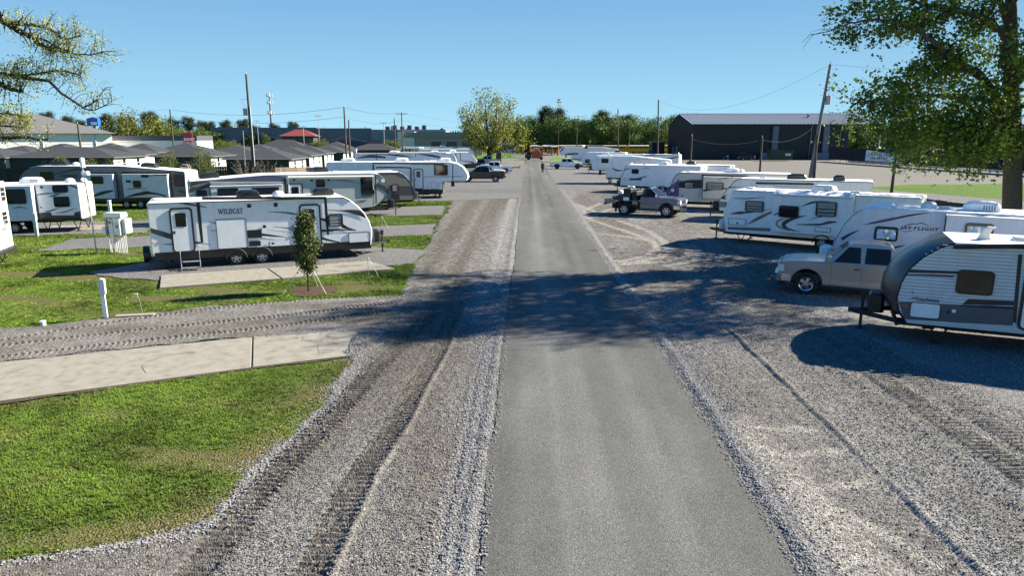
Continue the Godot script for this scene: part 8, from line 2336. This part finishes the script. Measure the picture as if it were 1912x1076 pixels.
func person(x: float, d: float, deg: float) -> void:
	var t := thing("person", "person in dark clothes walking on the road toward the camera", "person", x, d, deg)
	var skin := [[Vector3(0, 1.50, 0), Vector3(0, 1.58, 0.01), 0.055, 0.05], [Vector3(0, 1.66, 0.01), Vector3(0, 1.72, 0.0), 0.085, 0.095], [Vector3(0, 1.63, 0.07), Vector3(0, 1.60, 0.06), 0.03, 0.035],
		[Vector3(0, 1.00, 0), Vector3(0, 1.20, 0), 0.15, 0.14], [Vector3(0, 1.20, 0), Vector3(0, 1.40, -0.01), 0.14, 0.15], [Vector3(-0.15, 1.42, 0), Vector3(0.15, 1.42, 0), 0.07, 0.07], [Vector3(-0.09, 0.95, 0), Vector3(0.09, 0.95, 0), 0.12, 0.12],
		[Vector3(-0.20, 1.40, 0), Vector3(-0.25, 1.13, 0.02), 0.055, 0.045], [Vector3(-0.25, 1.13, 0.02), Vector3(-0.24, 0.90, 0.14), 0.042, 0.033], [Vector3(0.20, 1.40, 0), Vector3(0.26, 1.13, -0.03), 0.055, 0.045], [Vector3(0.26, 1.13, -0.03), Vector3(0.25, 0.89, 0.03), 0.042, 0.033],
		[Vector3(-0.09, 0.92, 0), Vector3(-0.10, 0.50, 0.08), 0.095, 0.062], [Vector3(-0.10, 0.50, 0.08), Vector3(-0.10, 0.09, -0.04), 0.06, 0.042], [Vector3(-0.10, 0.05, -0.06), Vector3(-0.11, 0.04, 0.12), 0.045, 0.04],
		[Vector3(0.09, 0.92, 0), Vector3(0.10, 0.50, 0.02), 0.095, 0.062], [Vector3(0.10, 0.50, 0.02), Vector3(0.10, 0.09, 0.12), 0.06, 0.042], [Vector3(0.10, 0.05, 0.10), Vector3(0.11, 0.04, 0.28), 0.045, 0.04]]
	for s in [-1.0, 1.0]:
		var wr := Vector3(-0.24, 0.88, 0.15) if s < 0 else Vector3(0.25, 0.87, 0.035)
		skin.append([wr, wr + Vector3(0, -0.08, 0.02), 0.03, 0.032])
		for k in 4: skin.append([wr + Vector3(0, -0.09, 0.035 - k * 0.02), wr + Vector3(0, -0.155 + absf(k - 1.5) * 0.012, 0.045 - k * 0.02), 0.0095, 0.008])
		skin.append([wr + Vector3(0, -0.03, 0.035), wr + Vector3(0, -0.09, 0.075), 0.011, 0.009])
	var b := blob(skin, 0.018, 0.03)
	put(t, "body", b, pm("skin", 0.25, 0.14, 0.09, 0.6))
	var sh := blob([[Vector3(0, 1.00, 0), Vector3(0, 1.20, 0), 0.17, 0.16], [Vector3(0, 1.20, 0), Vector3(0, 1.40, -0.01), 0.16, 0.16], [Vector3(-0.15, 1.43, 0), Vector3(0.15, 1.43, 0), 0.08, 0.08], [Vector3(-0.20, 1.41, 0), Vector3(-0.245, 1.17, 0.01), 0.075, 0.068], [Vector3(0.20, 1.41, 0), Vector3(0.255, 1.17, -0.02), 0.075, 0.068]], 0.02, 0.03)
	put(t, "shirt", sh, pm("shirt_dark", 0.02, 0.02, 0.024, 0.85))
	var tr := blob([[Vector3(-0.09, 0.96, 0), Vector3(0.09, 0.96, 0), 0.14, 0.14], [Vector3(-0.09, 0.92, 0), Vector3(-0.10, 0.50, 0.08), 0.115, 0.085], [Vector3(-0.10, 0.50, 0.08), Vector3(-0.10, 0.14, -0.02), 0.085, 0.07], [Vector3(0.09, 0.92, 0), Vector3(0.10, 0.50, 0.02), 0.115, 0.085], [Vector3(0.10, 0.50, 0.02), Vector3(0.10, 0.14, 0.11), 0.085, 0.07]], 0.02, 0.03)
	put(t, "trousers", tr, pm("trousers_dark", 0.014, 0.014, 0.018, 0.85))
	var hr := blob([[Vector3(0, 1.71, -0.03), Vector3(0, 1.75, 0.0), 0.095, 0.095], [Vector3(0, 1.62, -0.06), Vector3(0, 1.72, -0.05), 0.06, 0.08]], 0.016, 0.03)
	put(t, "hair", hr, pm("hair_dark", 0.012, 0.010, 0.009, 0.7))
	for s in [-1.0, 1.0]:
		var e := MB.new(); e.cbox(Vector3(s * 0.035, 1.685, 0.093), Vector3(0.022, 0.012, 0.012)); put(t, "eye", e, M.black)
		var er := MB.new(); er.cbox(Vector3(s * 0.095, 1.67, 0.0), Vector3(0.02, 0.06, 0.035)); put(t, "ear", er, M.skin)

func make_misc() -> void:
	# poles and wires
	var a := pole("tall dark wooden pole with transformer left of the row of white end walls", -36.7, 92.0, 13.7, {"r": 0.19, "can": 8.9, "can_side": -0.5, "riser": true})
	var m := thing("steel_post", "slim steel post standing left of the tall dark wooden pole", "post", -37.4, 91.0); var mb := MB.new(); mb.tube(Vector3.ZERO, Vector3(0.1, 6.4, 0), 0.06, 0.05, 8); put(m, "shaft", mb, M.steel); var mc := MB.new(); mc.cbox(Vector3(0.1, 6.4, 0), Vector3(0.14, 0.1, 0.14)); put(m, "cap", mc, M.steel)
	var b := pole("wooden pole above the white end walls with small lamp bracket", -39.3, 150.0, 12.1, {"r": 0.22})
	pole("shorter wooden pole right beside the bracketed pole", -38.2, 149.0, 9.4, {"r": 0.2})
	var c := pole("distant wooden pole left of the red rental sign", -97.5, 190.0, 13.3, {"r": 0.24})
	var e := pole("distant wooden pole with crossarm over the left trailers", -34.2, 190.0, 12.5, {"r": 0.2, "arm": 3.0})
	pole("distant wooden pole with transformer beside the crossarm pole", -32.4, 170.0, 10.3, {"r": 0.18, "can": 8.0, "can_side": -0.7})
	pole("short bare wooden pole in front of the white hip-roofed building", -78.0, 120.0, 8.0, {"r": 0.22})
	pole("thin distant pole among the yellow green oaks", -115.5, 200.0, 11.8, {"r": 0.16})
	pole("thin distant pole left of the skyline pines", -122.5, 230.0, 13.2, {"r": 0.18})
	var h := pole("leaning grey wooden double pole with transformer behind the right trailers", 30.2, 75.0, 13.0, {"r": 0.2, "lean": Vector2(1.15, 0), "can": 9.4, "can_side": 0.45, "twin": true, "mat": pm("pole_grey", 0.17, 0.16, 0.15, 0.85)})
	var f := pole("leaning wooden pole with bracket left of the dark metal building", 27.9, 150.0, 13.5, {"r": 0.2, "lean": Vector2(-0.4, 0), "can": 9.6, "can_side": 0.6})
	var g := pole("leaning wooden pole among the school buses", 25.9, 200.0, 13.7, {"r": 0.22, "lean": Vector2(-0.5, 0)})
	var k := pole("far wooden pole in front of the woods", 17.9, 260.0, 13.9, {"r": 0.22, "lean": Vector2(0.6, 0)})
	pole("short distant wooden pole before the woods", 39.0, 270.0, 11.0, {"r": 0.2})
	pole("thin pole at the left edge of the woods below the lattice tower", 10.0, 230.0, 13.0, {"r": 0.1})
	pole("short wooden post behind the tan trailer near the gravel lot", 34.9, 105.0, 5.6, {"r": 0.17})
	pole("short wooden post on the grass strip at right", 37.6, 72.0, 3.9, {"r": 0.17})
	pole("short wooden post before the gable of the metal building", 23.3, 100.0, 5.8, {"r": 0.15})
	for q in [[-70.5, 235, 13.0, "right of the red-roofed building"], [-49.5, 240, 10.8, "with flat head before the warehouse"], [-79, 245, 9.6, "left of the red-roofed building"], [-101, 260, 12.0, "left of the warehouse end"]]:
		var t := thing("light_pole", "thin distant car park light pole " + q[3], "pole", q[0], q[1], 0, "car park light poles")
		var s := MB.new(); s.tube(Vector3.ZERO, Vector3(0, q[2], 0), 0.12, 0.09, 6); put(t, "shaft", s, M.silver)
		var hd := MB.new(); hd.box(Vector3(-1.3, q[2], -0.2), Vector3(1.3, q[2] + 0.15, 0.2)); put(t, "lamp_head", hd, M.silver)
	wire("upper cable from the far left pole to the bracketed pole", c, b, 1.6, 0.03); wire("upper cable from the bracketed pole to the crossarm pole", b, e, 0.8, 0.03)
	wire("upper cable from the crossarm pole toward the oak", e, Vector3(-9, 11.5, -260), 1.2); wire("lower cable from the crossarm pole toward the oak", e + Vector3(0, -2.0, 0), Vector3(-9, 9.5, -260), 1.2)
	wire("lower cable between the bracketed pole and the crossarm pole", b + Vector3(0, -2.0, 0), e + Vector3(0, -2.0, 0), 1.2); pass
	wire("upper cable crossing the sky at far left", Vector3(-170, 14.5, -215), c, 1.2); wire("lower cable crossing the sky at far left", Vector3(-170, 12.6, -215), c + Vector3(0, -1.8, 0), 1.2); wire("lower cable from the far left pole to the bracketed pole", c + Vector3(0, -1.8, 0), b + Vector3(0, -2.0, 0), 1.6, 0.03)
	wire("cable from the woods pole back toward the oak", k, Vector3(-9, 11.5, -260), 1.0, 0.03); wire("cable from the woods pole to the leaning pole by the metal building", k, Vector3(60, 9.0, -270), 1.0, 0.03); wire("lower cable past the woods pole", k + Vector3(0, -1.7, 0), Vector3(60, 8.2, -270), 1.0, 0.03)
	wire("long cable from the bracket pole to the leaning double pole", f, h, 3.2, 0.012); wire("cable from the leaning double pole into the shade tree", h, Vector3(70, 14.0, -80), 1.0, 0.012)
	wire("slack service wire low across the dark house roofs", Vector3(-80, 4.6, -110), Vector3(-36.7, 7.0, -92), 0.8, 0.02); wire("slack service wire from the tall dark pole to the row of white end walls", Vector3(-36.7, 6.6, -92), b + Vector3(0, -6.0, 0), 1.6, 0.02)
	wire("slack service wire sagging past the crossarm pole", b + Vector3(0, -6.0, 0), Vector3(-31.8, 7.2, -190), 2.0, 0.03); wire("slack wire in front of the dark metal building", Vector3(23.3, 5.4, -100), Vector3(34.9, 5.3, -105), 0.7, 0.012); wire("slack wire right of the short wooden post", Vector3(34.9, 5.3, -105), Vector3(60, 7.5, -150), 1.2, 0.012)
	# electric meter cluster
	var t := thing("meter_cluster", "cluster of grey electric meter boxes on thin legs on the lawn", "meter box", -19.8, 32.4, -8)
	t.scale = Vector3(0.6, 0.88, 0.66)
	var tp := MB.new(); tp.box(Vector3(-0.75, 1.98, -0.35), Vector3(0.75, 2.22, 0.35)); put(t, "top_trough", tp, M.ltgrey)
	for q in [[-0.72, -0.3, 1.0, 1.9, 0.1, 0.38, "grey"], [-0.38, 0.0, 0.95, 1.9, 0.12, 0.42, "ltgrey"], [0.04, 0.62, 1.02, 1.96, 0.12, 0.42, "ltgrey"], [0.6, 0.95, 1.1, 1.9, -0.3, 0.2, "ltgrey"], [-0.9, -0.55, 1.05, 1.45, 0.4, 0.55, "ltgrey"]]:
		var bx := MB.new(); bx.rbox(Vector3(q[0], q[2], q[4] - 0.2), Vector3(q[1], q[3], q[5]), 0.02); put(t, "meter_box", bx, M[q[6]])
	for q in [[-0.25, 1.72], [-0.5, 1.72], [0.35, 1.5]]:
		var dl := MB.new(); dl.tube(Vector3(q[0], q[1], 0.38), Vector3(q[0], q[1], 0.5), 0.085, -1, 14); put(t, "meter_dial", dl, M.glass)
	for x in [-0.72, -0.6, -0.3, -0.2, -0.1, 0.05, 0.2, 0.38, 0.5, 0.66, 0.8]:
		var lg := MB.new(); lg.tube(Vector3(x, 0, 0.12), Vector3(x, 1.1, 0.12), 0.028, -1, 6); put(t, "conduit_leg", lg, M.ltgrey)
	t = thing("service_mast", "thin service mast with small weatherhead camera rising from the meter cluster", "mast", -20.7, 32.2)
	var sm := MB.new(); sm.pipe([Vector3(0, 0, 0.2), Vector3(-0.05, 2.5, 0.2), Vector3(-0.22, 4.3, 0.1)], [0.035, 0.03, 0.026], 8); put(t, "shaft", sm, M.steel)
	var sh := MB.new(); sh.rbox(Vector3(-0.26, 3.75, -0.02), Vector3(0.06, 3.92, 0.2), 0.03); put(t, "camera_head", sh, M.white); var st := MB.new(); st.rbox(Vector3(-0.26, 4.1, 0.0), Vector3(-0.1, 4.55, 0.2), 0.04); put(t, "upper_box", st, M.white)
	# power pedestal and tap on the near lawn
	t = thing("power_pedestal", "white power pedestal standing at the edge of the gravel drive", "pedestal", -12.88, 19.95, 20)
	t.scale = Vector3(0.75, 1, 0.75)
	var pp := MB.new(); pp.box(Vector3(-0.07, -0.05, -0.07), Vector3(0.07, 1.22, 0.07)); put(t, "post", pp, M.white)
	var pb := MB.new(); pb.prism(P2([-0.10, 0.72, 0.12, 0.80, 0.12, 1.26, -0.02, 1.28, -0.10, 1.2]), -0.12, 0.12, 0.01); put(t, "outlet_box", pb, M.ltgrey)
	var pf := MB.new(); pf.box(Vector3(-0.16, 0.0, -0.14), Vector3(0.16, 0.06, 0.14)); put(t, "footing", pf, M.chassis)
	t = thing("water_riser", "thin bent water riser beside the white power pedestal", "water tap", -12.1, 20.5, 20)
	var wr := MB.new(); wr.pipe([Vector3(0.05, 0, 0), Vector3(0.0, 0.5, 0), Vector3(-0.06, 0.66, 0)], [0.009], 6); put(t, "pipe", wr, M.steel); var wt := MB.new(); wt.cbox(Vector3(-0.08, 0.68, 0), Vector3(0.1, 0.05, 0.05)); put(t, "tap", wt, M.plastic)
	t = thing("timber_board", "pale timber board lying on the grass by the water riser", "board", -12.2, 20.25, 14)
	var tb := MB.new(); tb.box(Vector3(-0.5, 0.02, -0.1), Vector3(0.6, 0.08, 0.1)); put(t, "plank", tb, M.tan)
	t = thing("pipe_cap", "small white pipe cap in the gravel left of the power pedestal", "pipe cap", -14.3, 19.2)
	var cp := MB.new(); cp.tube(Vector3(0, 0, 0), Vector3(0, 0.12, 0), 0.07, -1, 12); put(t, "cap", cp, M.white); var cl := MB.new(); cl.tube(Vector3(0, 0.12, 0), Vector3(0, 0.15, 0), 0.08, -1, 12); put(t, "lid", cl, M.white)
	t = thing("marker_post", "white square marker post in front of the long dark grey trailer", "post", -30.6, 49.5)
	var mp := MB.new(); mp.box(Vector3(-0.09, 0, -0.09), Vector3(0.09, 1.0, 0.09)); put(t, "post", mp, M.white); var mcp := MB.new(); mcp.box(Vector3(-0.11, 1.0, -0.11), Vector3(0.11, 1.04, 0.11)); put(t, "cap", mcp, M.white)
	for q in [[-6.35, 26.7, "thin metal stake in the grass below the wildcat trailer hitch"], [-8.9, 41.5, "thin metal stake in the grass strip behind the wildcat trailer hitch"]]:
		t = thing("survey_stake", q[2], "stake", q[0], q[1], 0, "thin stakes")
		var sk := MB.new(); sk.tube(Vector3.ZERO, Vector3(0, 0.85, 0), 0.014, -1, 5); put(t, "rod", sk, M.steel); var ss := MB.new(); ss.tube(Vector3(0, 0.85, 0), Vector3(0.45, 0.0, 0.1), 0.006, -1, 4); put(t, "string", ss, M.cream2)
	# navy flag between the flatbed truck and the cream trailer
	t = thing("navy_flag", "navy blue flag hung from a slanted pole behind the flatbed truck", "flag", 10.7, 52.6, -10)
	var fp := MB.new(); fp.tube(Vector3(-0.9, 0.0, 0), Vector3(0.75, 2.5, 0), 0.025, -1, 6); put(t, "flag_pole", fp, M.steel)
	var fc := MB.new(); fc.prism(P2([-0.55, 1.35, 0.75, 2.45, 0.8, 1.0, 0.1, 0.85]), -0.02, 0.02); put(t, "cloth", fc, M.navy); var fm := MB.new(); fm.box(Vector3(0.2, 1.5, 0.02), Vector3(0.42, 1.72, 0.035)); put(t, "emblem", fm, M.ltgrey)
	person(2.44, 113.7, 0.0)
